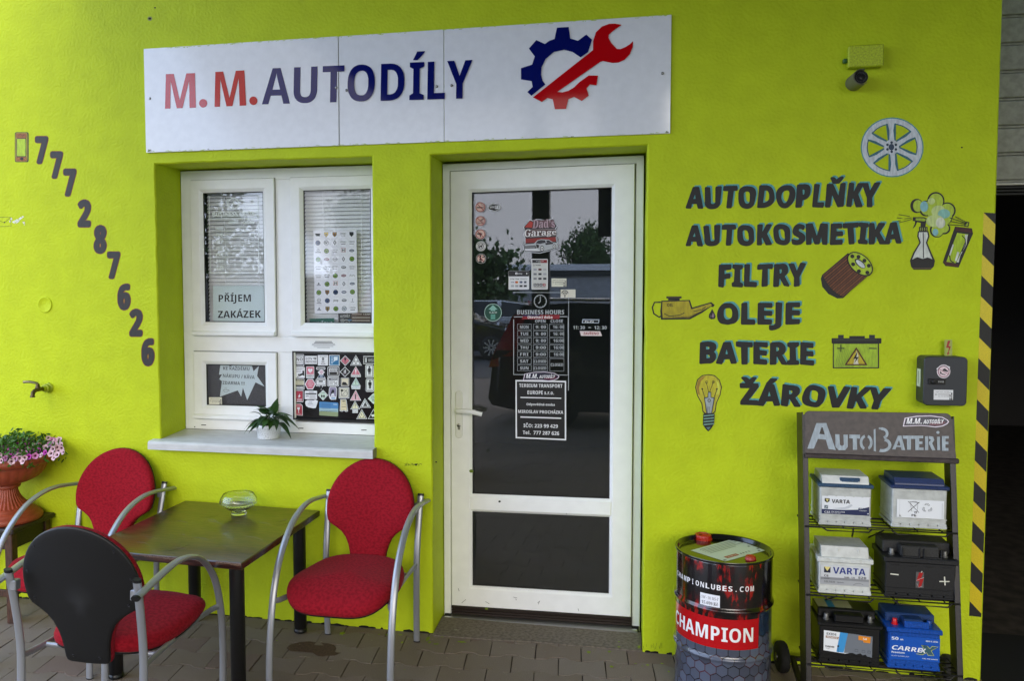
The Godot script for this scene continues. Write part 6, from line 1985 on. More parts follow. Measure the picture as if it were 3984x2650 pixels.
func build_sill_plant() -> void:
	var at_ := Vector3(-0.913, 0.9335, -0.118)
	var t := thing("plant_pot", "small white speckled round pot on the window sill", "pot", at_)
	var s := Shape.new()
	s.lathe([Vector2(0.0, 0.0), Vector2(0.056, 0.0), Vector2(0.0585, 0.003), Vector2(0.065, 0.056), Vector2(0.0695, 0.058), Vector2(0.0715, 0.062), Vector2(0.0715, 0.073), Vector2(0.070, 0.0755), Vector2(0.067, 0.0755), Vector2(0.065, 0.070), Vector2(0.062, 0.05)], 40)
	part("pot", s, mat("speckled pot", Color(0.88, 0.89, 0.89), 0.35, {"tex": noise_tex(0.035, 3, grey(0.66), grey(1.0), 91, FastNoiseLite.TYPE_SIMPLEX_SMOOTH, 512, 0.18, 0.34), "scale": 7.0}), t)
	s = Shape.new()
	s.lathe([Vector2(0.0, 0.062), Vector2(0.03, 0.063), Vector2(0.066, 0.061)], 20)
	part("soil", s, mat("soil", Color(0.10, 0.075, 0.055), 0.95), t)
	var p := thing("leafy_plant", "green leafy house plant in the white pot on the window sill", "plant", at_)
	var rng := RandomNumberGenerator.new()
	rng.seed = 23
	var greens := []
	for k in 4:
		var m := mat("leaf green %d" % k, [Color(0.17, 0.31, 0.12), Color(0.13, 0.25, 0.09), Color(0.22, 0.37, 0.16), Color(0.20, 0.33, 0.10)][k], 0.42, {"tex": noise_tex(0.03, 3, grey(0.75), grey(1.1), 92 + k), "scale": 9.0, "cull": true})
		m.backlight_enabled = true
		m.backlight = Color(0.16, 0.26, 0.05)
		greens.append(m)
	# azimuth (0 = right, 90 = towards us), height of the blade's base, lean out, length, droop, pitch up
	var leaves := [[180, 0.118, 0.042, 0.058, 0.2, 0.35], [170, 0.085, 0.035, 0.085, 0.85, 0.25], [160, 0.075, 0.038, 0.088, 0.9, 0.1], [140, 0.085, 0.020, 0.088, 0.8, 0.1], [120, 0.085, 0.012, 0.085, 0.9, 0.2], [100, 0.105, 0.018, 0.085, 0.9, 0.35], [75, 0.100, 0.012, 0.090, 0.8, 0.3], [55, 0.095, 0.02, 0.085, 0.7, 0.15], [40, 0.100, 0.028, 0.10, 0.8, 0.25], [20, 0.105, 0.035, 0.10, 0.75, 0.3], [10, 0.115, 0.028, 0.095, 0.55, 0.35], [355, 0.095, 0.045, 0.10, 0.95, 0.3], [15, 0.075, 0.04, 0.10, 1.0, 0.2], [330, 0.105, 0.03, 0.085, 0.6, 0.45], [30, 0.125, 0.042, 0.085, -0.1, 1.15], [250, 0.125, 0.018, 0.07, 0.5, 0.7], [210, 0.120, 0.018, 0.08, 0.5, 0.6], [190, 0.125, 0.010, 0.075, 0.4, 0.8], [290, 0.13, 0.016, 0.075, 0.5, 0.8], [270, 0.115, 0.012, 0.085, 0.6, 0.6], [130, 0.13, 0.014, 0.075, 0.5, 0.7], [60, 0.125, 0.012, 0.08, 0.6, 0.6], [225, 0.1, 0.025, 0.08, 0.8, 0.3], [310, 0.09, 0.03, 0.08, 0.9, 0.2], [95, 0.13, 0.006, 0.07, 0.6, 0.9]]
	var stems := Shape.new()
	for k in leaves.size():
		var q: Array = leaves[k]
		var az := deg_to_rad(q[0])
		var out := Vector3(cos(az), 0, sin(az))
		var b: Vector3 = out * q[2] + Vector3(0, q[1], 0)
		stems.pipe(bezier([Vector3(rng.randf_range(-0.02, 0.02), 0.06, rng.randf_range(-0.02, 0.02)), out * q[2] * 0.45 + Vector3(0, lerpf(0.06, q[1], 0.65), 0), b], 4), 0.0014, 5)
		var o := MeshInstance3D.new()
		o.name = "leaf"
		o.mesh = leaf_mesh(q[3] * 1.14, q[3] * rng.randf_range(0.52, 0.66), q[4] * 0.8, rng.randf_range(0.1, 0.35))
		o.material_override = greens[k % 4] if k != 14 and k != 0 else greens[2]
		var fwd := (out * cos(q[5]) + Vector3.UP * sin(q[5])).normalized()
		var side := Vector3.UP.cross(fwd).normalized()
		o.transform = Transform3D(Basis(side, fwd.cross(side), fwd) * Basis(Vector3.BACK, rng.randf_range(-0.45, 0.45)), b)
		p.add_child(o, true)
	part("stem", stems, mat("stem green", Color(0.16, 0.22, 0.09), 0.6), p)

func build_urn() -> void:
	# the low stand
	var t := thing("plant_stand", "small dark stained wooden stand carrying the flower urn", "stand", Vector3(-2.36, 0, 0.165))
	var dark := mat("dark stained wood", Color(0.165, 0.125, 0.09), 0.5, {"tex": noise_tex(0.02, 5, grey(0.55), grey(1.2), 101), "bump": bump_tex(0.05, 4, 3.0, 102), "bump_k": 0.4, "scale": Vector3(1.5, 6, 6)})
	var brown := mat("brown stained leg", Color(0.30, 0.185, 0.12), 0.5, {"tex": noise_tex(0.02, 5, grey(0.55), grey(1.2), 103), "scale": Vector3(6, 1.5, 6)})
	var s := Shape.new()
	s.slab(Vector3(-0.245, 0.474, -0.16), Vector3(0.245, 0.5, 0.175), 0.006)
	part("board", s, dark, t)
	for e in [[-0.2, -0.125], [0.2, -0.125], [-0.2, 0.135], [0.2, 0.135]]:
		s = Shape.new()
		s.slab(Vector3(e[0] - 0.022, 0, e[1] - 0.022), Vector3(e[0] + 0.022, 0.474, e[1] + 0.022), 0.003)
		part("leg", s, brown, t)
	s = Shape.new()
	s.slab(Vector3(-0.178, 0.385, 0.126), Vector3(0.178, 0.472, 0.146), 0.002)
	s.slab(Vector3(0.192, 0.385, -0.103), Vector3(0.212, 0.472, 0.113), 0.002)
	s.slab(Vector3(-0.178, 0.385, -0.136), Vector3(0.178, 0.472, -0.116), 0.002)
	s.slab(Vector3(-0.212, 0.385, -0.103), Vector3(-0.192, 0.472, 0.113), 0.002)
	part("apron", s, dark, t)
	s = Shape.new()
	s.slab(Vector3(-0.178, 0.135, 0.128), Vector3(0.178, 0.17, 0.144), 0.002)
	s.slab(Vector3(0.192, 0.135, -0.103), Vector3(0.208, 0.17, 0.113), 0.002)
	part("stretcher", s, brown, t)

	var c := Vector3(-2.288, 0.5, 0.165)
	t = thing("flower_urn", "terracotta coloured fluted footed urn on the dark stand", "urn", c)
	var clay := mat("terracotta plastic", Color(0.62, 0.285, 0.175), 0.5, {"tex": noise_tex(0.02, 4, grey(0.85), grey(1.05), 105), "scale": 3.0})
	s = Shape.new()
	s.lathe([Vector2(0.0, 0.0), Vector2(0.168, 0.0), Vector2(0.174, 0.006), Vector2(0.174, 0.022), Vector2(0.166, 0.032), Vector2(0.156, 0.034), Vector2(0.152, 0.042), Vector2(0.144, 0.050), Vector2(0.130, 0.053), Vector2(0.126, 0.062), Vector2(0.116, 0.072), Vector2(0.108, 0.074)], 56)
	part("base", s, clay, t)
	var flutes := func(a: float, y: float, r: float) -> float: return r * (1.0 + 0.030 * cos(a * 32.0))
	s = Shape.new()
	s.lathe([Vector2(0.112, 0.072), Vector2(0.094, 0.088), Vector2(0.076, 0.108), Vector2(0.062, 0.132), Vector2(0.055, 0.155), Vector2(0.053, 0.170)], 128, Transform3D(), flutes)
	part("pedestal", s, clay, t)
	var lobes := func(a: float, y: float, r: float) -> float:
		return r + 0.0045 * (pow(absf(cos(a * 14.0)), 0.5) - 0.7) * smoothstep(0.205, 0.225, y) * (1.0 - smoothstep(0.288, 0.3, y))
	s = Shape.new()
	s.lathe([Vector2(0.053, 0.168), Vector2(0.066, 0.172), Vector2(0.070, 0.180), Vector2(0.066, 0.188), Vector2(0.074, 0.194), Vector2(0.098, 0.200), Vector2(0.140, 0.215), Vector2(0.172, 0.236), Vector2(0.192, 0.262), Vector2(0.203, 0.290), Vector2(0.206, 0.302), Vector2(0.205, 0.306)], 168, Transform3D(), lobes)
	part("bowl", s, clay, t)
	var dents := func(a: float, y: float, r: float) -> float: return r - 0.004 * pow(maxf(cos(a * 30.0), 0.0), 12.0)
	s = Shape.new()
	s.lathe([Vector2(0.205, 0.303), Vector2(0.232, 0.308), Vector2(0.246, 0.318), Vector2(0.251, 0.330), Vector2(0.249, 0.343), Vector2(0.240, 0.352), Vector2(0.228, 0.354), Vector2(0.220, 0.348), Vector2(0.216, 0.33)], 240, Transform3D(), dents)
	part("rim", s, clay, t)
	s = Shape.new()
	s.lathe([Vector2(0.0, 0.334), Vector2(0.218, 0.333)], 24)
	part("soil", s, mat("soil", Color.WHITE), t)

	var p := thing("petunia", "petunias with magenta and pale pink flowers spilling over the urn", "flowers", c)
	var rng := RandomNumberGenerator.new()
	rng.seed = 31
	var lm := mat("petunia leaf", Color(0.24, 0.42, 0.10), 0.55, {"vertex": true, "cull": true})
	lm.backlight_enabled = true
	lm.backlight = Color(0.2, 0.32, 0.05)
	s = Shape.new()
	s.tint(Color.WHITE)
	for k in 6:
		var e := k / 6.0
		var f := (k + 1) / 6.0
		var w0 := 0.0058 * sin(PI * e) + 0.0003
		var w1 := 0.0058 * sin(PI * f) + 0.0003
		s.quad(Vector3(-w0, 0.1 * w0, e * 0.03), Vector3(0, -0.1 * w0, e * 0.03), Vector3(0, -0.1 * w1, f * 0.03), Vector3(-w1, 0.1 * w1, f * 0.03), Vector3.UP)
		s.quad(Vector3(w0, 0.1 * w0, e * 0.03), Vector3(0, -0.1 * w0, e * 0.03), Vector3(0, -0.1 * w1, f * 0.03), Vector3(w1, 0.1 * w1, f * 0.03), Vector3.UP)
	var mm := MultiMesh.new()
	mm.transform_format = MultiMesh.TRANSFORM_3D
	mm.use_colors = true
	mm.mesh = s.mesh()
	mm.instance_count = 2600
	for k in 2600:
		var a := rng.randf() * TAU
		var r := sqrt(rng.randf()) * 0.245
		var out := Vector3(cos(a), 0, sin(a))
		var hump := 0.105 * (1.0 - pow(r / 0.27, 2.0)) + 0.035 * maxf(cos(a + 0.9), 0.0)
		var pos := out * r + Vector3(0, 0.345 + rng.randf() * hump + 0.014 * sin(a * 5 + r * 30), 0)
		if rng.randf() < 0.16:
			pos = out * rng.randf_range(0.20, 0.31) * (1.0 if a < 1.2 or a > 5.4 else 0.86) + Vector3(0, 0.335 + rng.randf_range(-0.015, 0.10), 0)
		var up := (out * rng.randf_range(-0.2, 1.0) + Vector3(rng.randf_range(-1, 1), rng.randf_range(0.1, 1.5), rng.randf_range(-1, 1))).normalized()
		mm.set_instance_transform(k, Transform3D(Basis.looking_at(up, Vector3(0.1, 0.2, 0.97)) * Basis(Vector3.BACK, rng.randf() * TAU) * Basis.from_scale(Vector3.ONE * rng.randf_range(0.6, 1.15)), pos))
		var g := rng.randf_range(0.55, 1.15)
		mm.set_instance_color(k, Color(g * rng.randf_range(0.85, 1.1), g, g * rng.randf_range(0.7, 1.0)))
	var mi := MultiMeshInstance3D.new()
	mi.name = "foliage"
	mi.multimesh = mm
	mi.material_override = lm
	p.add_child(mi, true)
	mi.set_meta("kind", "stuff")
	# flowers: five lobed funnels with a dark throat
	var kinds := []
	for q in [[Color(0.74, 0.22, 0.66), Color(0.45, 0.05, 0.30)], [Color(0.84, 0.70, 0.74), Color(0.30, 0.05, 0.12)], [Color(0.78, 0.50, 0.68), Color(0.38, 0.06, 0.2)]]:
		s = Shape.new()
		for k in 20:
			var a0 := TAU * k / 20
			var a1 := TAU * (k + 1) / 20
			var rr := func(a: float) -> float: return 0.0165 * (0.84 + 0.16 * absf(cos(a * 2.5)))
			var pt := func(a: float, e: float) -> Vector3:
				var r: float = rr.call(a) * e
				return Vector3(cos(a) * r, sin(a) * r, -0.013 * pow(1.0 - e, 2.0) + 0.0015 * cos(a * 5) * e)
			s.tint(q[1])
			s.flat(pt.call(a0, 0.0), pt.call(a0, 0.3), pt.call(a1, 0.3), Vector3.BACK)
			s.tint(q[0] * 0.82)
			s.quad(pt.call(a0, 0.3), pt.call(a0, 0.5), pt.call(a1, 0.5), pt.call(a1, 0.3), Vector3.BACK)
			s.tint(q[0])
			s.quad(pt.call(a0, 0.5), pt.call(a0, 1.0), pt.call(a1, 1.0), pt.call(a1, 0.5), Vector3.BACK)
		kinds.append(s.mesh())
	var fm := mat("petal", Color.WHITE, 0.6, {"vertex": true, "cull": true})
	# where the photograph shows flowers (close-up at 0,1650 x 3.136) and of which kind
	var fl := Vector3(0, 1650, 3.136)
	for q in [[50, 260, 0], [210, 260, 0], [250, 250, 0], [155, 312, 0], [90, 335, 0], [250, 305, 0], [345, 400, 0], [545, 350, 0], [345, 210, 1], [300, 195, 2], [340, 315, 2], [25, 405, 1], [95, 390, 1], [205, 385, 1], [265, 360, 1], [300, 415, 1], [640, 305, 1], [590, 175, 1], [670, 205, 1], [705, 225, 1], [745, 300, 1], [710, 330, 1], [765, 345, 1], [650, 415, 1], [700, 290, 1], [720, 190, 1], [120, 350, 2], [5, 290, 2], [15, 345, 0], [190, 300, 0], [235, 420, 1], [60, 330, 2], [270, 235, 0], [140, 460, 1], [30, 230, 0], [75, 285, 0], [120, 270, 2], [170, 225, 1], [230, 345, 0], [175, 345, 2], [130, 395, 0], [60, 420, 2], [10, 450, 1], [180, 425, 2], [310, 355, 2], [330, 260, 0], [390, 330, 2], [420, 270, 1], [470, 320, 0], [500, 380, 1], [430, 390, 2], [480, 260, 2], [550, 290, 1], [600, 250, 2], [615, 360, 1], [680, 260, 1], [740, 255, 1], [640, 200, 2], [690, 375, 1], [100, 240, 1], [385, 235, 2], [0, 380, 1], [45, 370, 0], [270, 455, 1]]:
		var o := MeshInstance3D.new()
		o.name = "flower"
		o.mesh = kinds[q[2]]
		o.material_override = fm
		var zz := 0.165 + clampf((q[1] - 300) * 0.0014, -0.12, 0.2)
		var pos := on_wall(fl, Vector2(q[0], q[1]), zz) - c
		var look := (Vector3(rng.randf_range(-0.4, 0.7), rng.randf_range(-0.1, 0.6), 1.0)).normalized()
		o.transform = Transform3D(Basis.looking_at(-look, Vector3.UP) * Basis(Vector3.BACK, rng.randf() * TAU) * Basis.from_scale(Vector3.ONE * rng.randf_range(0.85, 1.15)), pos)
		p.add_child(o, true)
# ---------- oil drum
const DRUM_AT := Vector3(1.349, 0, 0.285)
const DRUM_R := 0.197
const DRUM_H := 0.615

func drum_print() -> ImageTexture:
	var w := 1024
	var h := 512
	var im := Image.create(w, h, false, Image.FORMAT_RGB8)
	var f := FastNoiseLite.new()
	f.seed = 5
	f.frequency = 0.011
	f.fractal_octaves = 4
	var g := FastNoiseLite.new()
	g.seed = 9
	g.frequency = 0.02
	g.fractal_octaves = 3
	for y in h:
		var ht := (1.0 - (y + 0.5) / h) * DRUM_H
		for x in w:
			# angle seen from the front of the print, in degrees; 0 faces the photographer
			var deg := (x + 0.5) / w * 360.0 - 180.0
			var mm := deg * 3.44
			var c := Color(0.055, 0.045, 0.05)
			if ht > 0.24:
				var n := f.get_noise_2d(mm * 0.8, ht * 1000.0 * 0.4 + 30.0 * sin(mm * 0.02))
				var m := g.get_noise_2d(mm * 2.2, ht * 700.0)
				var fire := clampf((n + 0.2) * 2.4, 0.0, 1.0) * clampf(0.6 + m * 1.5, 0.0, 1.0)
				if deg > 60.0:
					fire *= 0.4
				c = c.lerp(Color(0.42, 0.02, 0.03), fire)
				c = c.lerp(Color(0.72, 0.10, 0.08), clampf(fire - 0.62, 0.0, 1.0) * 1.3)
			var hexes := ht < 0.262 - 0.0009 * (deg + 10.0) * (1.0 if deg < -10.0 else 0.0) or deg > 46.0 and ht < 0.40
			if hexes:
				# honeycomb: distance to the nearest cell wall
				var s := 46.0
				var q := Vector2(mm, ht * 1000.0)
				var a := Vector2(fposmod(q.x, s) - s / 2, fposmod(q.y, s * 1.732) - s * 0.866)
				var b := Vector2(fposmod(q.x + s / 2, s) - s / 2, fposmod(q.y + s * 0.866, s * 1.732) - s * 0.866)
				var p := a if a.length_squared() < b.length_squared() else b
				var cell := (q - p)
				var d := maxf(absf(p.x), absf(p.x) * 0.5 + absf(p.y) * 0.866)
				var tone := fposmod(sin(cell.x * 0.37 + cell.y * 0.71) * 43.7, 1.0)
				var light := 0.62
				var face := Color(0.13, 0.13, 0.17).lerp(Color(0.46, 0.51, 0.60), light * (0.5 + 0.5 * tone))
				if cell.y > 290.0:
					face = Color(0.14, 0.20, 0.29)
				c = face if d < s * 0.465 else Color(0.05, 0.05, 0.07)
				if d >= s * 0.465 and tone > 0.7 and light < 0.7:
					c = Color(0.30, 0.05, 0.06)
			# the bare bluish black metal at the left of the print's rounded edge
			if deg < -72.0 and ht > 0.36 or deg > 108.0 or deg < -150.0:
				c = Color(0.05, 0.07, 0.09)
			im.set_pixel(x, y, c)
	return ImageTexture.create_from_image(im)

func drum_point(deg: float, ht: float, h: float) -> Vector3:
	var a := deg_to_rad(deg) + drum_face()
	return DRUM_AT + Vector3(sin(a), 0, cos(a)) * (DRUM_R + h) + Vector3(0, ht, 0)

func drum_face() -> float:
	return atan2(CAM_AT.x - DRUM_AT.x, CAM_AT.z - DRUM_AT.z)

func drum_art(lift := 0.0004) -> Art:
	return Art.new(func(p: Vector2, h: float) -> Vector3: return drum_point(p.x, p.y, h), lift)

func build_drum() -> void:
	var t := thing("oil_drum", "black, red and honeycomb printed steel oil drum with red caps on its lid", "drum", DRUM_AT, drum_face())
	var s := Shape.new()
	var r := DRUM_R
	var prof := [Vector2(r - 0.006, 0.0), Vector2(r + 0.002, 0.0), Vector2(r + 0.003, 0.008), Vector2(r, 0.014)]
	for y in [0.205, 0.408]:
		prof += [Vector2(r, y - 0.017), Vector2(r + 0.001, y - 0.011), Vector2(r + 0.0065, y - 0.005), Vector2(r + 0.0085, y), Vector2(r + 0.0065, y + 0.005), Vector2(r + 0.001, y + 0.011), Vector2(r, y + 0.017)]
	prof += [Vector2(r, DRUM_H - 0.016), Vector2(r - 0.001, DRUM_H - 0.012)]
	s.lathe(prof, 96)
	# the print wraps by height, not by the length of the profile
	for k in s.t.size():
		s.t[k] = Vector2(fposmod(s.t[k].x, 1.0001), 1.0 - s.v[k].y / DRUM_H)
		s.t[k].x = s.t[k].x + 0.5
	var m := mat("drum print", Color.WHITE, 0.22, {"tex": drum_print(), "coat": 0.7, "spec": 0.5})
	part("body", s, m, t)
	var black := mat("drum black", Color(0.05, 0.055, 0.05), 0.2, {"coat": 0.6})
	s = Shape.new()
	s.lathe([Vector2(r - 0.001, DRUM_H - 0.012), Vector2(r + 0.004, DRUM_H - 0.010), Vector2(r + 0.0055, DRUM_H - 0.005), Vector2(r + 0.004, DRUM_H), Vector2(r - 0.001, DRUM_H + 0.001), Vector2(r - 0.005, DRUM_H - 0.002), Vector2(r - 0.007, DRUM_H - 0.018), Vector2(r - 0.012, DRUM_H - 0.021)], 96)
	part("rim", s, black, t)
	s = Shape.new()
	s.lathe([Vector2(0.0, DRUM_H - 0.021), Vector2(r - 0.010, DRUM_H - 0.021)], 64)
	var lid := part("lid", s, mat("drum lid", Color(0.05, 0.065, 0.035), 0.16, {"coat": 0.5}), t)
	var y := DRUM_H - 0.021
	var inv := t.transform.affine_inverse()
	var z6 := Vector3(2550, 2000, 2.4117)
	for q in [[446, 235, 0.036, 0.022], [893, 428, 0.020, 0.015]]:
		var c := inv * on_floor(z6, Vector2(q[0], q[1]), y)
		s = Shape.new()
		var teeth := func(a: float, yy: float, rr: float) -> float: return rr + 0.0007 * sin(a * 24.0)
		s.lathe([Vector2(q[2] * 1.12, 0), Vector2(q[2] * 1.12, 0.004), Vector2(q[2], 0.006), Vector2(q[2], q[3] - 0.004), Vector2(q[2] * 0.94, q[3]), Vector2(q[2] * 0.7, q[3] + 0.0005), Vector2(q[2] * 0.68, q[3] - 0.003), Vector2(0.0, q[3] - 0.003)], 72, at(c), teeth)
		s.slab(c + Vector3(-q[2] * 0.66, q[3] - 0.004, -0.003), c + Vector3(q[2] * 0.66, q[3] + 0.0005, 0.003), 0.001)
		part("screw_cap", s, mat("red cap", Color(0.66, 0.12, 0.05), 0.3), lid)
	var a := Art.new(func(p: Vector2, h: float) -> Vector3:
		var q := on_floor(z6, p, y)
		return inv * Vector3(q.x, y + h, q.z), 0.0006)
	a.poly([330, 346, 738, 235, 1028, 346, 655, 450], Color(0.80, 0.84, 0.80))
	var e := func(u: float, v: float) -> Vector2: return (Vector2(330, 346).lerp(Vector2(738, 235), u)).lerp(Vector2(655, 450).lerp(Vector2(1028, 346), u), v)
	for k in 5:
		a.h = 0.0010
		a.poly([e.call(0.14, 0.08 + k * 0.075), e.call([0.9, 0.96, 0.86, 0.97, 0.75][k], 0.08 + k * 0.075), e.call([0.9, 0.96, 0.86, 0.97, 0.75][k], 0.108 + k * 0.075), e.call(0.14, 0.108 + k * 0.075)], Color(0.50, 0.53, 0.51))
	a.poly([e.call(0.16, 0.76), e.call(0.46, 0.76), e.call(0.46, 0.88), e.call(0.16, 0.88)], Color(0.62, 0.14, 0.10)).text("CHAMPION", e.call(0.19, 0.795), e.call(0.43, 0.795), e.call(0.43, 0.845), e.call(0.19, 0.845), Color(0.90, 0.80, 0.76))
	for q in [[0.02, 0.9, 0.06], [0.94, 0.78, 0.05], [0.52, 0.80, 0.03], [0.58, 0.80, 0.03], [0.65, 0.8, 0.03], [0.72, 0.8, 0.03], [0.90, 0.55, 0.04], [0.88, 0.9, 0.05]]:
		a.h = 0.0010
		a.poly([e.call(q[0], q[1]), e.call(q[0] + q[2], q[1]), e.call(q[0] + q[2], q[1] + 0.06), e.call(q[0], q[1] + 0.06)], Color(0.33, 0.35, 0.34))
	part("lid_label", a, vinyl(), lid)

	# the red name band round the front, drawn in strips that follow the curve
	var to_local := func(st: Shape) -> Shape:
		for k in st.v.size():
			st.v[k] = inv * st.v[k]
			st.n[k] = inv.basis * st.n[k]
		return st
	a = drum_art(0.0006)
	var red := Color(0.70, 0.035, 0.06)
	for k in 44:
		var d0 := lerpf(-96.0, 45.0, k / 44.0)
		var d1 := lerpf(-96.0, 45.0, (k + 1) / 44.0)
		a.h = 0.0006
		a.poly([d0, 0.252, d1, 0.252, d1, 0.378, d0, 0.378], red)
	part("name_band", to_local.call(a.st), mat("glossy print", Color.WHITE, 0.25, {"vertex": true, "coat": 0.6}), t)
	a = drum_art(0.0010)
	var wht := Color(0.93, 0.92, 0.92)
	curved(a, "CHAMPION", -76.0, 37.0, 0.284, 0.343, wht)
	part("name_lettering", to_local.call(a.st), mat("glossy print", Color.WHITE), t)
	a = drum_art(0.0006)
	var site := "CHAMPIONLUBES.COM"
	for k in site.length():
		if site[k] != ".":
			var d := lerpf(-70.0, 34.0, k / 16.0)
			var w := 2.3 if site[k] != "I" else 0.9
			curved(a, site[k], d - w, d + w, 0.497, 0.519, wht)
		else:
			var d := lerpf(-70.0, 34.0, k / 16.0)
			a.rect(d - 0.6, 0.497, d + 0.6, 0.501, wht)
	part("web_lettering", to_local.call(a.st), mat("glossy print", Color.WHITE), t)
	a = drum_art(0.0009)
	for k in 6:
		a.h = 0.0009
		a.rect(lerpf(-27.0, -3.5, k / 6.0), 0.424, lerpf(-27.0, -3.5, (k + 1) / 6.0), 0.474, Color(0.90, 0.90, 0.92))
	curved(a, "5W - 30 MS-F", -25.5, -5.0, 0.452, 0.464, Color(0.25, 0.25, 0.27), "serif")
	curved(a, "15.699 Kč", -25.0, -5.5, 0.430, 0.443, Color(0.14, 0.14, 0.16), "serif bold")
	part("price_tag", to_local.call(a.st), paper(), t, "small white price tag")

func curved(a: Art, s: String, d0: float, d1: float, y0: float, y1: float, col: Color, font := "bold") -> void:
	a.text(s, Vector2(d0, y1), Vector2(d1, y1), Vector2(d1, y0), Vector2(d0, y0), col, font)

# ---------- battery stand
func rack_z(y: float) -> float:
	return 0.41 - 0.1725 * y

func rack_art(f: Vector3, off: float, first := 0.0004) -> Art:
	return Art.new(func(p: Vector2, h: float) -> Vector3:
		var d := ray(f.x + p.x / f.z, f.y + p.y / f.z)
		var k := (0.41 + off + h - 0.1725 * CAM_AT.y - CAM_AT.z) / (d.z + 0.1725 * d.y)
		return CAM_AT + d * k, first)

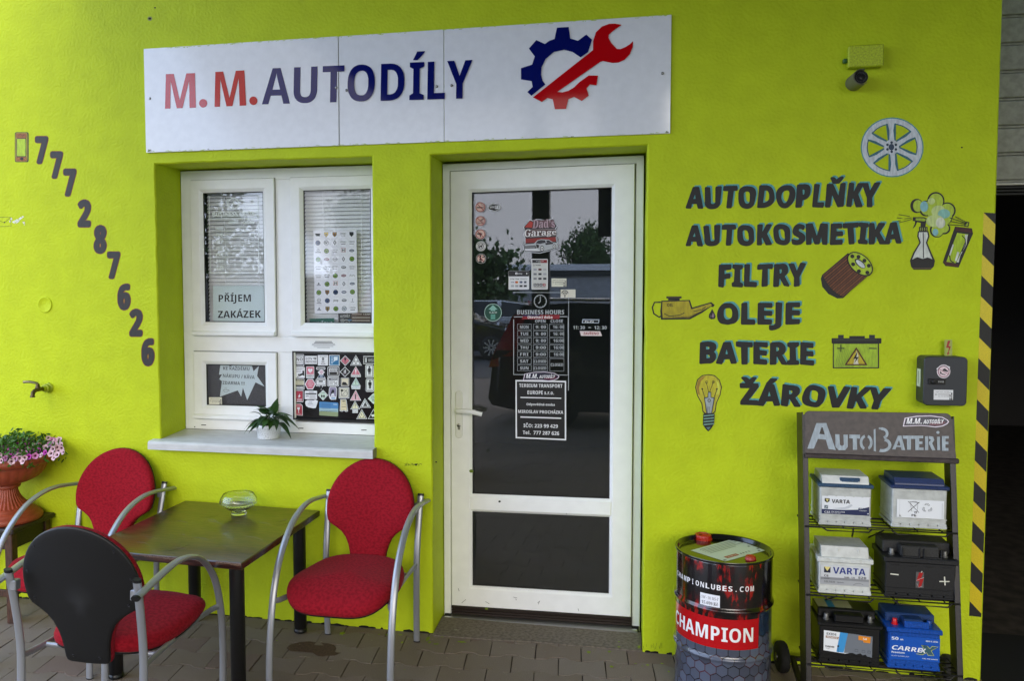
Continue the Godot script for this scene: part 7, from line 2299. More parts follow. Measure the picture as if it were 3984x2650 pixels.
func build_rack() -> void:
	var t := thing("battery_stand", "dark brown metal display stand on wheels with a painted header", "stand")
	var paint := mat("brown stand paint", Color(0.115, 0.090, 0.080), 0.42, {"tex": noise_tex(0.03, 5, grey(0.6), grey(1.15), 111), "scale": 3.0})
	for x in [1.672, 2.257]:
		var s := Shape.new()
		var e := 1.0 if x < 2.0 else -1.0
		s.bar(Vector3(x, 0.0, rack_z(0.0) - 0.06), Vector3(x, 1.19, rack_z(1.19) - 0.06), 0.004, 0.122, 0.001, Vector3.BACK)
		s.bar(Vector3(x + e * 0.009, 0.0, rack_z(0.0) - 0.001), Vector3(x + e * 0.009, 1.19, rack_z(1.19) - 0.001), 0.020, 0.004, 0.001, Vector3.BACK)
		part("post", s, paint, t)
	var hs := Shape.new()
	var hx := Transform3D(Basis(Vector3.RIGHT, -0.171), Vector3(0, 0, 0.41))
	var c := cos(0.171)
	var plate := PackedVector2Array()
	for q in [[1.678, 1.018, 0.0], [2.262, 1.018, 0.0]]:
		plate.append(Vector2(q[0], q[1] / c))
	for k in 6:
		plate.append(Vector2(2.226 + 0.022 * cos(k * PI / 10), 1.190 / c + 0.022 * sin(k * PI / 10)))
	for k in 6:
		plate.append(Vector2(1.690 - 0.022 * sin(k * PI / 10) + 0.010, 1.184 / c + 0.022 * cos(k * PI / 10)))
	hs.plate(plate, -0.004, 0.004, hx, 0.001)
	hs.bar(Vector3(1.676, 1.021, rack_z(1.021) + 0.006), Vector3(2.268, 1.021, rack_z(1.021) + 0.006), 0.018, 0.020, 0.003)
	var header := part("header", hs, mat("brown header", Color(0.235, 0.195, 0.190), 0.45, {"tex": noise_tex(0.02, 5, grey(0.7), grey(1.1), 112), "scale": 3.0}), t)
	var F := Vector3(3050, 1550, 1.4253)
	var a := rack_art(F, 0.0042)
	var pale := Color(0.66, 0.71, 0.74)
	# brush lettering with stencil gaps
	a.poly([130, 280, 180, 138, 235, 138, 288, 288, 248, 282, 232, 230, 188, 226, 166, 280], pale).poly([196, 198, 208, 162, 216, 162, 226, 202], Color(0.205, 0.17, 0.165))
	a.poly([284, 200, 308, 200, 310, 258, 322, 266, 332, 258, 330, 202, 354, 202, 354, 270, 340, 288, 304, 288, 286, 270], pale)
	a.poly([362, 202, 422, 203, 422, 224, 404, 224, 406, 286, 382, 286, 382, 224, 362, 222], pale)
	a.ring(456, 246, 36, 44, 15, pale, PI * 0.62, PI * 1.42, 16).ring(456, 246, 36, 44, 15, pale, -PI * 0.40, PI * 0.36, 16)
	a.poly([498, 174, 508, 170, 510, 296, 498, 292], pale)
	a.ring(540, 196, 40, 34, 15, pale, -PI * 0.5, PI * 0.36, 14).ring(546, 260, 50, 40, 17, pale, -PI * 0.40, PI * 0.62, 16).poly([526, 162, 548, 162, 548, 176, 526, 172], pale)
	a.poly([600, 284, 632, 208, 652, 208, 672, 288, 652, 288, 638, 232, 618, 284], pale).poly([618, 262, 652, 264, 652, 272, 616, 270], pale)
	a.poly([658, 208, 730, 208, 728, 226, 704, 226, 704, 286, 682, 286, 682, 226, 660, 224], pale)
	a.poly([728, 208, 772, 208, 772, 222, 750, 222, 750, 240, 768, 240, 768, 254, 750, 254, 750, 274, 774, 274, 774, 288, 728, 288], pale)
	a.poly([782, 212, 800, 210, 800, 288, 782, 288], pale).poly([804, 210, 828, 214, 834, 232, 822, 250, 840, 288, 822, 290, 804, 254, 804, 242, 816, 232, 804, 224], pale)
	a.poly([848, 214, 864, 214, 866, 288, 850, 288], pale).disc(854, 190, 9, 8, pale, 12)
	a.poly([876, 210, 914, 210, 914, 224, 896, 224, 896, 242, 912, 242, 912, 256, 896, 256, 896, 276, 912, 276, 912, 292, 876, 292], pale)
	part("header_lettering", a, mat("brush paint", Color.WHITE), header)
	a = rack_art(FO, 0.0042)
	badge(a, Vector2(420, 1258), Vector2(1092, 1258), 168)
	part("shop_badge", a, vinyl(), header)
	# three wire shelves
	var wire := mat("black wire", Color(0.075, 0.065, 0.06), 0.4, {"metal": 0.3})
	for y in [0.7285, 0.4525, 0.1765]:
		var s := Shape.new()
		var zf := rack_z(y) + 0.004
		var zb := zf - 0.168
		s.pipe([Vector3(1.676, y, zb), Vector3(1.676, y, zf), Vector3(2.255, y + 0.004, zf), Vector3(2.255, y + 0.004, zb), Vector3(1.676, y, zb)], 0.0042, 8)
		for k in 3:
			var z := lerpf(zb, zf, (k + 1) / 4.0)
			s.pipe([Vector3(1.676, y - 0.004, z), Vector3(2.255, y, z)], 0.003, 6)
		for q in [[1.76, 1.92], [2.03, 2.21]]:
			s.pipe([Vector3(q[0] - 0.02, y + 0.001, zf), Vector3(q[0], y - 0.011, zf + 0.005), Vector3(q[1], y - 0.0095, zf + 0.005), Vector3(q[1] + 0.015, y + 0.003, zf)], 0.0036, 7)
		for k in 6:
			var x := 1.73 + k * 0.095
			s.pipe([Vector3(x, y + 0.0015, zb), Vector3(x, y + 0.002, zf)], 0.0025, 6)
		if y > 0.3:
			for q in [[1.868, 1.895], [1.985, 1.962]]:
				var dx := 0.0 if y > 0.6 else -0.07 if q[0] < 1.9 else 0.045
				var sg := 1.0 if y > 0.6 else -1.0
				s.pipe([Vector3(q[0] + dx, y - 0.004, zf - 0.02), Vector3(q[0] + dx + (q[1] - q[0]) * sg, y - 0.075, zb + 0.02)], 0.0035, 6)
		part("wire_shelf", s, wire, t)
	# foot frame with two wheels at the back
	var s := Shape.new()
	for x in [1.672, 2.257]:
		s.bar(Vector3(x, 0.016, rack_z(0) + 0.012), Vector3(x, 0.07, 0.085), 0.022, 0.026, 0.003)
	s.bar(Vector3(1.672, 0.067, 0.085), Vector3(2.257, 0.067, 0.085), 0.018, 0.018, 0.002)
	part("foot_frame", s, paint, t)
	for x in [1.628, 2.304]:
		s = Shape.new()
		var prof := [Vector2(0.0, -0.021), Vector2(0.045, -0.021), Vector2(0.062, -0.019), Vector2(0.068, -0.013), Vector2(0.0695, 0.0), Vector2(0.068, 0.013), Vector2(0.062, 0.019), Vector2(0.045, 0.021), Vector2(0.0, 0.021)]
		s.lathe(prof, 36, at(Vector3(x, 0.07, 0.085), Vector3(0, 0.12 * signf(2.0 - x), PI / 2)))
		var wheel := part("wheel", s, mat("dusty tyre", Color(0.10, 0.10, 0.095), 0.85), t)
		s = Shape.new()
		s.pipe([Vector3(x - 0.026, 0.07, 0.085), Vector3(x + 0.026, 0.07, 0.085)], 0.018, 16)
		part("hub", s, paint, wheel)

# one battery: a case with a foot, a lid, a raised block, terminals; look: case, lid, block colours and the height of each
func battery(called: String, label: String, c: Vector3, w: float, d: float, hc: float, hl: float, hb: float, case_m: Material, lid_m: Material, block_m: Material, style: String) -> Node3D:
	var t := thing(called, label, "car battery", c, 0.0, "car batteries on the stand")
	var s := Shape.new()
	var f := d / 2
	s.slab(Vector3(-w / 2 + 0.003, 0.014, -f + 0.003), Vector3(w / 2 - 0.003, hc, f - 0.003), 0.004)
	s.slab(Vector3(-w / 2, 0.0, -f), Vector3(w / 2, 0.012, f), 0.003)
	# the ledge above the foot with its row of notches
	for k in 6:
		var x0 := -w / 2 + w * (k + 0.06) / 6
		var x1 := -w / 2 + w * (k + 0.94) / 6
		s.slab(Vector3(x0, 0.010, f - 0.008), Vector3(x1, 0.021, f - 0.0008), 0.0015)
	s.slab(Vector3(-w / 2 + 0.001, 0.036, -f + 0.0015), Vector3(w / 2 - 0.001, 0.041, f - 0.0012), 0.0012)
	for k in 4:
		s.slab(Vector3(-w / 2 + w * (0.08 + k * 0.235), hc - 0.016, f - 0.006), Vector3(-w / 2 + w * (0.22 + k * 0.235), hc - 0.011, f - 0.0012), 0.001)
	part("case", s, case_m, t)
	s = Shape.new()
	s.slab(Vector3(-w / 2 - 0.005, hc - 0.001, -f - 0.003), Vector3(w / 2 + 0.005, hl, f + 0.004), 0.003)
	for k in 5:
		s.slab(Vector3(-w / 2 + w * k / 5 + 0.003, hc + 0.002, f + 0.002), Vector3(-w / 2 + w * (k + 1) / 5 - 0.003, hl - 0.002, f + 0.0052), 0.001)
	part("lid", s, lid_m, t)
	s = Shape.new()
	if style == "flush":
		var prof := PackedVector2Array([Vector2(-f + 0.012, hl - 0.001), Vector2(-f + 0.02, hb), Vector2(f - 0.02, hb), Vector2(f - 0.008, hl + 0.006), Vector2(f - 0.006, hl - 0.001)])
		s.plate(prof, -w / 2 + 0.012, w / 2 - 0.010, Transform3D(Basis(Vector3(0, 0, 1), Vector3.UP, Vector3(1, 0, 0)), Vector3.ZERO), 0.003)
	else:
		s.slab(Vector3(-w / 2 + 0.006, hl - 0.001, -f + 0.004), Vector3(w / 2 - 0.006, hb, f - 0.062), 0.004)
		s.slab(Vector3(-w / 2 + 0.062, hl - 0.001, f - 0.066), Vector3(w / 2 - 0.062, hb - 0.006, f - 0.012), 0.004)
	part("top_block", s, block_m, t)
	return t

func post_pair(t: Node3D, w: float, d: float, hl: float, left_m: Material, right_m: Material) -> void:
	for e in [-1.0, 1.0]:
		var s := Shape.new()
		s.lathe([Vector2(0.0125, -0.001), Vector2(0.0125, 0.003), Vector2(0.0098, 0.004), Vector2(0.0085, 0.023), Vector2(0.0075, 0.0245), Vector2(0.0, 0.0245)], 20, at(Vector3(e * (w / 2 - 0.034), hl, d / 2 - 0.038)))
		part("terminal", s, left_m if e < 0.0 else right_m, t)

func label_art(t: Node3D, w: float, h: float, y0: float, f: float) -> Art:      # a label of w x h units' face, its lower edge at y0
	return face_art(Vector3(-w / 2, y0 + h, f), Vector3.RIGHT, Vector3.DOWN, 1.0, 0.0008)

func build_batteries() -> void:
	var ivory := mat("ivory case", Color(0.74, 0.75, 0.73), 0.45, {"tex": noise_tex(0.012, 5, grey(0.91), grey(1.02), 121), "scale": 4.0})
	var white := mat("pale case", Color(0.80, 0.81, 0.79), 0.4, {"tex": noise_tex(0.012, 5, grey(0.93), grey(1.02), 122), "scale": 4.0})
	var blue := mat("dusty blue lid", Color(0.17, 0.30, 0.42), 0.5, {"tex": noise_tex(0.05, 4, grey(0.75), grey(1.1), 123), "scale": 5.0})
	var deep := mat("deep blue lid", Color(0.09, 0.18, 0.36), 0.42, {"tex": noise_tex(0.05, 4, grey(0.8), grey(1.1), 124), "scale": 5.0})
	var black := mat("black case", Color(0.085, 0.09, 0.10), 0.45, {"tex": noise_tex(0.04, 4, grey(0.7), grey(1.15), 125), "scale": 5.0})
	var dusty := mat("dusty black top", Color(0.17, 0.17, 0.165), 0.65, {"tex": noise_tex(0.05, 4, grey(0.6), grey(1.15), 126), "scale": 5.0})
	var pure := mat("matt black case", Color(0.045, 0.047, 0.05), 0.38, {"tex": noise_tex(0.04, 4, grey(0.75), grey(1.2), 127), "scale": 5.0})
	var azure := mat("bright blue case", Color(0.035, 0.28, 0.62), 0.36, {"tex": noise_tex(0.04, 4, grey(0.82), grey(1.08), 128), "scale": 5.0})
	var azure_top := mat("dusty bright blue", Color(0.07, 0.22, 0.42), 0.5, {"tex": noise_tex(0.06, 4, grey(0.6), grey(1.15), 129), "scale": 6.0})
	var lead := mat("lead post", Color(0.45, 0.45, 0.44), 0.5, {"metal": 0.7})
	var v := vinyl()
	var K := Color(0.10, 0.10, 0.11)
	var W := Color(0.88, 0.89, 0.90)
	# top left
	var t := battery("car_battery", "pale battery with blue edged lid and navy label, top left of the stand", Vector3(1.834, 0.7345, 0.183), 0.205, 0.175, 0.163, 0.177, 0.208, ivory, blue, white, "flush")
	var s := Shape.new()
	s.slab(Vector3(-0.022, 0.176, 0.064), Vector3(0.058, 0.202, 0.0775), 0.003)
	s.slab(Vector3(-0.014, 0.182, 0.076), Vector3(0.050, 0.196, 0.0785), 0.002)
	part("handle", s, blue, t)
	var a := face_art(Vector3(-0.0925, 0.124, 0.0878), Vector3.RIGHT, Vector3.DOWN, 0.000274)     # units of the close-up
	a.rect(0, 0, 676, 276, W)
	for k in 5:
		a.h = 0.0007
		a.rect(90 + k * 124, -8, 190 + k * 124, 4, W, 6)
	a.poly([0, 205, 300, 205, 520, 190, 672, 140, 676, 276, 0, 276], Color(0.15, 0.18, 0.32))
	a.poly([140, 190, 330, 160, 420, 110, 440, 130, 380, 180, 300, 198], Color(0.76, 0.78, 0.80)).poly([38, 34, 110, 34, 108, 80, 74, 104, 40, 80], K).poly([52, 44, 98, 44, 76, 96], Color(0.82, 0.77, 0.50)).words("VARTA", 140, 46, 398, 104, K).rect(36, 142, 88, 196, Color(0.40, 0.45, 0.48)).line([46, 186, 80, 154], 6, W)
	a.words("C22", 38, 232, 118, 262, W).words("12V 52Ah 470A", 130, 230, 330, 246, W).words("552 400 047", 130, 254, 270, 266, W, "plain").text("BLUE", Vector2(524, 158), Vector2(640, 158), Vector2(630, 186), Vector2(514, 186), Color(0.24, 0.26, 0.36)).text("DYNAMIC", Vector2(530, 196), Vector2(640, 194), Vector2(640, 208), Vector2(530, 210), W, "plain").disc(656, 244, 10, 10, W, 12)
	part("label", a, v, t)
	# top right
	t = battery("car_battery", "pale battery with dark blue lid and crossed out bin label, top right", Vector3(2.117, 0.7405, 0.183), 0.211, 0.175, 0.164, 0.178, 0.205, ivory, deep, deep, "flush")
	a = face_art(Vector3(-0.086, 0.119, 0.0878), Vector3.RIGHT, Vector3.DOWN, 0.000265)
	a.rect(0, 0, 668, 284, W)
	a.line([196, 34, 208, 180, 290, 184, 300, 36], 4, K, true).line([172, 30, 320, 44], 6, K).ring(246, 36, 40, 12, 4, K, PI, TAU, 12).line([158, 28, 318, 200], 7, K).line([318, 30, 160, 196], 7, K).ring(268, 196, 18, 18, 7, K).words("Pb", 212, 226, 276, 262, K)
	for k in 3:
		var an := -PI / 2 + k * TAU / 3
		var m := Vector2(430, 118)
		var p := m + Vector2.from_angle(an) * 52
		var u := Vector2.from_angle(an + PI / 2)
		var n := Vector2.from_angle(an)
		var pts := [p - u * 36 - n * 8, p - u * 20 + n * 16, p + u * 12 + n * 16, p + u * 34 - n * 8, p + u * 16 - n * 20, p + u * 4 - n * 2, p - u * 12 - n * 2]
		var flat := []
		for z in pts:
			flat += [z.x, z.y]
		a.line(flat, 5, K, true)
	a.line([640, 30, 644, 276], 3, Color(0.55, 0.55, 0.56)).line([36, 0, 40, 280], 2, Color(0.7, 0.7, 0.7)).poly([36, 270, 44, 230, 52, 262, 70, 272], Color(0.42, 0.42, 0.40))
	part("label", a, v, t)
	# middle left
	t = battery("car_battery", "all white battery with blue lettering on a grey label, left on the middle shelf", Vector3(1.826, 0.459, 0.233), 0.206, 0.175, 0.134, 0.154, 0.197, white, white, ivory, "flush")
	s = Shape.new()
	s.slab(Vector3(-0.03, 0.158, 0.062), Vector3(-0.024, 0.188, 0.0755), 0.001)
	s.slab(Vector3(0.05, 0.158, 0.062), Vector3(0.056, 0.188, 0.0755), 0.001)
	part("lid_rib", s, white, t)
	a = face_art(Vector3(-0.0935, 0.1205, 0.0878), Vector3.RIGHT, Vector3.DOWN, 0.000272)
	a.rect(0, 0, 684, 300, Color(0.70, 0.71, 0.72)).rect(0, 188, 684, 224, Color(0.52, 0.53, 0.54)).rect(0, 224, 684, 300, Color(0.64, 0.65, 0.66)).rect(0, 0, 684, 184, Color(0.78, 0.79, 0.80))
	var navy := Color(0.11, 0.17, 0.48)
	a.rect(44, 24, 136, 116, Color(0.12, 0.15, 0.22)).poly([44, 24, 136, 24, 90, 92], Color(0.86, 0.80, 0.50)).words("VARTA", 170, 24, 632, 124, navy).words("C6", 46, 146, 108, 178, K).words("52Ah · 12V", 330, 160, 486, 184, Color(0.3, 0.3, 0.32)).words("520", 530, 148, 642, 182, K).words("SILVER", 46, 238, 206, 270, Color(0.46, 0.47, 0.48)).words("dynamic", 234, 246, 330, 264, Color(0.25, 0.25, 0.26), "plain").ring(540, 312, 90, 60, 4, Color(0.3, 0.3, 0.3), PI * 1.15, PI * 1.75, 14).words("SILVER", 46, 200, 120, 212, Color(0.3, 0.3, 0.3))
	part("label", a, v, t)
	# middle right
	t = battery("car_battery", "large dusty black battery with a red lightning flash, right on the middle shelf", Vector3(2.112, 0.4625, 0.233), 0.268, 0.175, 0.148, 0.169, 0.219, black, black, dusty, "posts")
	post_pair(t, 0.268, 0.175, 0.169, lead, lead)
	s = Shape.new()
	for e in [-0.035, 0.045]:
		s.slab(Vector3(e - 0.034, 0.168, 0.076), Vector3(e + 0.034, 0.173, 0.084), 0.001)
		for k in [-0.034, 0.030]:
			s.slab(Vector3(e + k, 0.168, 0.073), Vector3(e + k + 0.005, 0.205, 0.083), 0.001)
	part("handle", s, black, t)
	a = face_art(Vector3(-0.131, 0.148, 0.0872), Vector3.RIGHT, Vector3.DOWN, 0.000256, 0.0012)
	a.line([68, 200, 190, 206], 20, Color(0.80, 0.80, 0.74))
	part("minus_mark", a, v, t)
	a = face_art(Vector3(-0.131, 0.148, 0.0872), Vector3.RIGHT, Vector3.DOWN, 0.000256, 0.0012)
	a.line([784, 272, 930, 264], 17, Color(0.80, 0.80, 0.74)).line([856, 190, 868, 330], 18, Color(0.80, 0.80, 0.74))
	part("plus_mark", a, v, t)
	a = face_art(Vector3(-0.131, 0.148, 0.0872), Vector3.RIGHT, Vector3.DOWN, 0.000256, 0.0012)
	a.rect(440, 140, 560, 396, Color(0.33, 0.32, 0.32), 6).poly([490, 146, 548, 150, 520, 236, 560, 240, 520, 380, 476, 392, 500, 290, 450, 290], Color(0.62, 0.06, 0.08)).line([452, 280, 516, 246, 560, 226], 7, Color(0.7, 0.66, 0.66)).line([460, 330, 490, 390, 540, 366], 6, Color(0.66, 0.62, 0.62)).line([516, 150, 530, 122], 12, Color(0.75, 0.74, 0.7))
	part("taped_flash", a, v, t)
	# bottom left
	t = battery("car_battery", "black battery with a white, blue and grey torn label, bottom left of the stand", Vector3(1.838, 0.1835, 0.283), 0.236, 0.175, 0.158, 0.172, 0.208, pure, pure, pure, "posts")
	post_pair(t, 0.236, 0.175, 0.172, lead, lead)
	a = face_art(Vector3(-0.108, 0.2084, -0.0795), Vector3.RIGHT, Vector3.BACK, 1.0, 0.0006)
	a.rect(0, 0, 0.135, 0.09, Color(0.56, 0.56, 0.42)).rect(0.04, 0, 0.068, 0.09, Color(0.14, 0.42, 0.52))
	part("top_label", a, v, t)
	a = face_art(Vector3(-0.1, 0.138, 0.0875), Vector3.RIGHT, Vector3.DOWN, 0.000415)
	a.poly([0, 0, 448, 28, 446, 240, 400, 232, 390, 214, 360, 224, 340, 206, 300, 222, 270, 208, 240, 212, 200, 222, 0, 204], W)
	a.poly([208, 13, 448, 28, 446, 240, 400, 232, 390, 214, 360, 224, 340, 206, 300, 222, 270, 208, 240, 212, 190, 216, 200, 120], Color(0.42, 0.44, 0.47)).poly([150, 9, 222, 14, 186, 214, 120, 210], Color(0.22, 0.55, 0.78))
	a.text("EXIDE", Vector2(26, 20), Vector2(116, 26), Vector2(116, 48), Vector2(26, 44), K).poly([18, 52, 140, 60, 132, 82, 18, 74], Color(0.58, 0.42, 0.28)).text("PREMIUM", Vector2(28, 57), Vector2(126, 64), Vector2(124, 78), Vector2(28, 71), W).text("EA640", Vector2(18, 150), Vector2(98, 154), Vector2(98, 172), Vector2(18, 168), K)
	a.poly([318, 28, 430, 36, 426, 96, 364, 92, 362, 74, 318, 70], Color(0.85, 0.52, 0.12)).text("54", Vector2(360, 46), Vector2(394, 48), Vector2(394, 68), Vector2(360, 66), W)
	for q in [[290, 168], [354, 172], [406, 174]]:
		a.h = 0.0016
		a.line([q[0], q[1], q[0] + 26, q[1] + 2, q[0] + 26, q[1] + 24, q[0], q[1] + 22], 3, Color(0.25, 0.26, 0.28), true)
	a.line([132, 150, 138, 240], 3, K).disc(134, 150, 9, 10, K, 10).line([22, 180, 60, 176, 40, 186], 3, Color(0.4, 0.4, 0.4))
	part("label", a, v, t)
	# bottom right
	t = battery("car_battery", "bright blue battery with a red terminal cap, bottom right of the stand", Vector3(2.080, 0.1855, 0.283), 0.196, 0.175, 0.152, 0.170, 0.208, azure, azure, azure_top, "posts")
	post_pair(t, 0.196, 0.175, 0.170, mat("red cap plastic", Color(0.75, 0.05, 0.06), 0.35), azure)
	s = Shape.new()
	s.slab(Vector3(-0.036, 0.169, 0.074), Vector3(0.056, 0.196, 0.083), 0.003)
	s.slab(Vector3(-0.012, 0.173, 0.082), Vector3(0.030, 0.190, 0.0845), 0.002)
	part("handle", s, azure, t)
	a = face_art(Vector3(-0.092, 0.136, 0.0872), Vector3.RIGHT, Vector3.DOWN, 0.000408)
	a.rect(0, 0, 456, 236, Color(0.04, 0.30, 0.66))
	a.words("50", 18, 12, 80, 42, W).words("Ah", 94, 26, 124, 42, W).words("490 A (EN)", 326, 24, 436, 38, W).text("CARRE", Vector2(30, 96), Vector2(300, 106), Vector2(290, 150), Vector2(16, 140), W).words("Premium", 20, 158, 138, 176, W).words("SILVER TECHNOLOGY", 18, 198, 180, 208, W, "plain").words("FEEL THE POWER", 300, 204, 440, 214, W)
	a.line([288, 76, 340, 78, 364, 104, 386, 78, 440, 80, 378, 124, 404, 172, 352, 172, 338, 146, 300, 172, 244, 168, 322, 122], 6, Color(0.72, 0.74, 0.16), true).poly([294, 82, 338, 82, 364, 112, 390, 84, 426, 86, 372, 124, 396, 166, 356, 166, 338, 136, 298, 166, 262, 164, 330, 122], Color(0.20, 0.34, 0.38)).text("X", Vector2(286, 106), Vector2(334, 108), Vector2(326, 152), Vector2(278, 150), W)
	part("label", a, v, t)

# ---------- fittings on the wall
func build_fittings() -> void:
	var steel_grey := mat("grey key safe", Color(0.145, 0.165, 0.185), 0.42, {"tex": noise_tex(0.2, 2, grey(0.9), grey(1.05), 131), "scale": 8.0})
	var t := thing("key_safe", "dark grey rounded key safe with a combination lock mounted on the wall", "key safe", Vector3(2.260, 1.332, 0))
	var rr := func(w: float, h: float, r: float) -> PackedVector2Array:
		var pts := PackedVector2Array()
		for q in [[w / 2 - r, h / 2 - r, 0.0], [-w / 2 + r, h / 2 - r, PI / 2], [-w / 2 + r, -h / 2 + r, PI], [w / 2 - r, -h / 2 + r, PI * 1.5]]:
			for k in 7:
				pts.append(Vector2(q[0], q[1]) + Vector2.from_angle(q[2] + k * PI / 12) * r)
		return pts
	var s := Shape.new()
	s.plate(rr.call(0.168, 0.208, 0.018), 0.0, 0.064, Transform3D(), 0.0015, false)
	part("body", s, steel_grey, t)
	s = Shape.new()
	s.plate(rr.call(0.169, 0.209, 0.0185), 0.066, 0.092, Transform3D(), 0.003)
	var lid := part("lid", s, steel_grey, t)
	var inv := t.transform.affine_inverse()
	var fo := func(z: float, first: float) -> Art: return Art.new(func(p: Vector2, h: float) -> Vector3: return inv * (on_wall(FO, p, z) + Vector3(0, 0, h)), first)
	var lp := inv * on_wall(FO, Vector2(910, 765), 0.092)
	s = Shape.new()
	s.box(at(lp + Vector3(0, 0, 0.002)), Vector3(0.066, 0.024, 0.008), 0.001)
	s.lathe([Vector2(0.0095, 0.0), Vector2(0.0095, 0.009), Vector2(0.008, 0.0105), Vector2(0.0, 0.0105)], 18, at(lp + Vector3(-0.014, 0, 0.005), Vector3(PI / 2, 0, 0)))
	var lock := part("combination_lock", s, rubber(), lid)
	s = Shape.new()
	for k in 3:
		s.pipe([lp + Vector3(0.004 + k * 0.0078, 0, 0.0055), lp + Vector3(0.0095 + k * 0.0078, 0, 0.0055)], 0.0042, 10)
	part("number_wheel", s, mat("number wheel", Color(0.55, 0.55, 0.54), 0.4), lock)
	var a: Art = fo.call(0.092, 0.0004)
	a.disc(1012, 618, 98, 100, Color(0.86, 0.82, 0.84), 32).poly([906, 584, 918, 566, 960, 540, 1012, 528, 1066, 536, 1106, 552, 1096, 580, 930, 602], Color(0.86, 0.84, 0.86)).disc(1012, 620, 84, 86, Color(0.60, 0.42, 0.46), 30).disc(1012, 620, 72, 74, Color(0.88, 0.80, 0.82), 28)
	a.poly([996, 590, 1030, 572, 1046, 588, 1078, 612, 1072, 626, 1000, 608], Color(0.1, 0.08, 0.1)).poly([958, 618, 968, 616, 990, 650, 1044, 662, 1036, 670, 984, 664, 972, 640, 966, 662, 960, 660], Color(0.1, 0.08, 0.1)).line([948, 586, 1078, 656], 9, Color(0.62, 0.44, 0.48))
	for k in 12:
		var an := PI + 0.32 + k * (PI - 0.64) / 11
		a.h = 0.0016
		a.disc(1010 + cos(an) * 88, 624 + sin(an) * 86, 6, 8, Color(0.25, 0.22, 0.25), 6)
	part("round_sticker", a, vinyl(), t, "round sticker barring shoes")
	var wa := web_sticker("web_sticker", FO, 0.0, [868, 884, 1150, 888, 1147, 1032, 866, 1028], Color(0.88, 0.88, 0.88), func(p: Vector2, h: float) -> Vector3: return inv * (on_wall(FO, p, 0.092) + Vector3(0, 0, h + 0.0004)))
	part("web_sticker", wa, vinyl(), t, "white web address sticker")
	s = Shape.new()
	s.slab(Vector3(-0.0846, -0.031, 0.008), Vector3(-0.0838, 0.046, 0.052), 0.0)
	part("side_sticker", s, mat("pale sticker", Color(0.80, 0.82, 0.74), 0.6), t)
	s = Shape.new()
	s.slab(Vector3(-0.0848, -0.02, 0.024), Vector3(-0.0845, 0.036, 0.030), 0.0)
	part("side_print", s, mat("grey print", Color(0.4, 0.4, 0.38), 0.6), t)
	# the little clear card with a red flash standing on the safe
	a = wall_art(FO, 0.030, 0.001)
	a.rect(1024, 156, 1136, 388, Color(0.62, 0.66, 0.30), 8).poly([1072, 172, 1110, 172, 1082, 248, 1116, 252, 1084, 346, 1100, 346, 1066, 384, 1062, 342, 1074, 342, 1088, 276, 1046, 274], Color(0.62, 0.10, 0.05))
	var o := part("flash_card", a, vinyl())
	tag(o, "small card with a red lightning flash standing on the key safe", "card")

	# junction box and camera
	var lime := mat("lime box paint", LIME * 0.98, 0.55, {"tex": noise_tex(0.03, 4, grey(0.82), grey(1.05), 141), "scale": 7.0})
	t = thing("junction_box", "lime painted junction box high on the wall above the camera", "junction box", Vector3(1.9305, 2.7285, 0))
	s = Shape.new()
	s.slab(Vector3(-0.069, -0.046, 0), Vector3(0.069, 0.045, 0.032), 0.003)
	part("box", s, lime, t)
	s = Shape.new()
	s.slab(Vector3(-0.0705, -0.0475, 0.0325), Vector3(0.0705, 0.0465, 0.044), 0.004)
	part("cover", s, lime, t)
	s = Shape.new()
	s.slab(Vector3(-0.086, -0.022, 0.004), Vector3(-0.068, -0.003, 0.024), 0.003)
	part("cable_gland", s, mat("green gland", Color(0.15, 0.36, 0.12), 0.5), t)
	t = thing("security_camera", "grey bullet security camera with a hood under the junction box", "camera")
	var c0 := Vector3(1.890, 2.6195, 0.016)
	var c1 := Vector3(1.8975, 2.6255, 0.106)
	var dir := (c1 - c0).normalized()
	var side := Vector3.UP.cross(dir).normalized()
	var b := Basis(side, dir, side.cross(dir))
	var grey_m := mat("camera grey", Color(0.42, 0.42, 0.35), 0.5)
	s = Shape.new()
	s.lathe([Vector2(0.0, 0.0), Vector2(0.022, 0.0), Vector2(0.025, 0.004), Vector2(0.025, 0.078), Vector2(0.0285, 0.080), Vector2(0.0285, 0.088), Vector2(0.027, 0.090)], 32, Transform3D(b, c0))
	part("body", s, grey_m, t)
	s = Shape.new()
	s.lathe([Vector2(0.0275, 0.0885), Vector2(0.0, 0.0885)], 28, Transform3D(b, c0))
	s.lathe([Vector2(0.0115, 0.092), Vector2(0.009, 0.093), Vector2(0.008, 0.090), Vector2(0.0, 0.0905)], 24, Transform3D(b, c0))
	var lens := part("lens_glass", s, mat("camera front", Color(0.13, 0.13, 0.14), 0.15), t)
	s = Shape.new()
	for k in 18:
		var an := TAU * k / 18
		s.ball(Transform3D(b, c0) * Vector3(cos(an) * 0.0195, 0.0888, sin(an) * 0.0195), Vector3.ONE * 0.0022, 8)
	part("infrared_ring", s, mat("infrared bead", Color(0.30, 0.30, 0.31), 0.2), lens)
	s = Shape.new()
	s.lathe([Vector2(0.0315, -0.006), Vector2(0.0335, -0.004), Vector2(0.0335, 0.096), Vector2(0.0318, 0.0965), Vector2(0.0315, -0.006)], 40, Transform3D(b, c0), null, -PI * 1.14, PI * 0.22)
	part("hood", s, grey_m, t)
	s = Shape.new()
	s.pipe([Vector3(1.8905, 2.6200, 0.03), Vector3(1.8895, 2.6192, 0.018), Vector3(1.889, 2.619, 0.0)], 0.011, 12)
	s.lathe([Vector2(0.028, 0.0), Vector2(0.027, 0.006), Vector2(0.012, 0.009)], 24, at(Vector3(1.889, 2.619, 0), Vector3(PI / 2, 0, 0)))
	part("mount", s, lime, t)

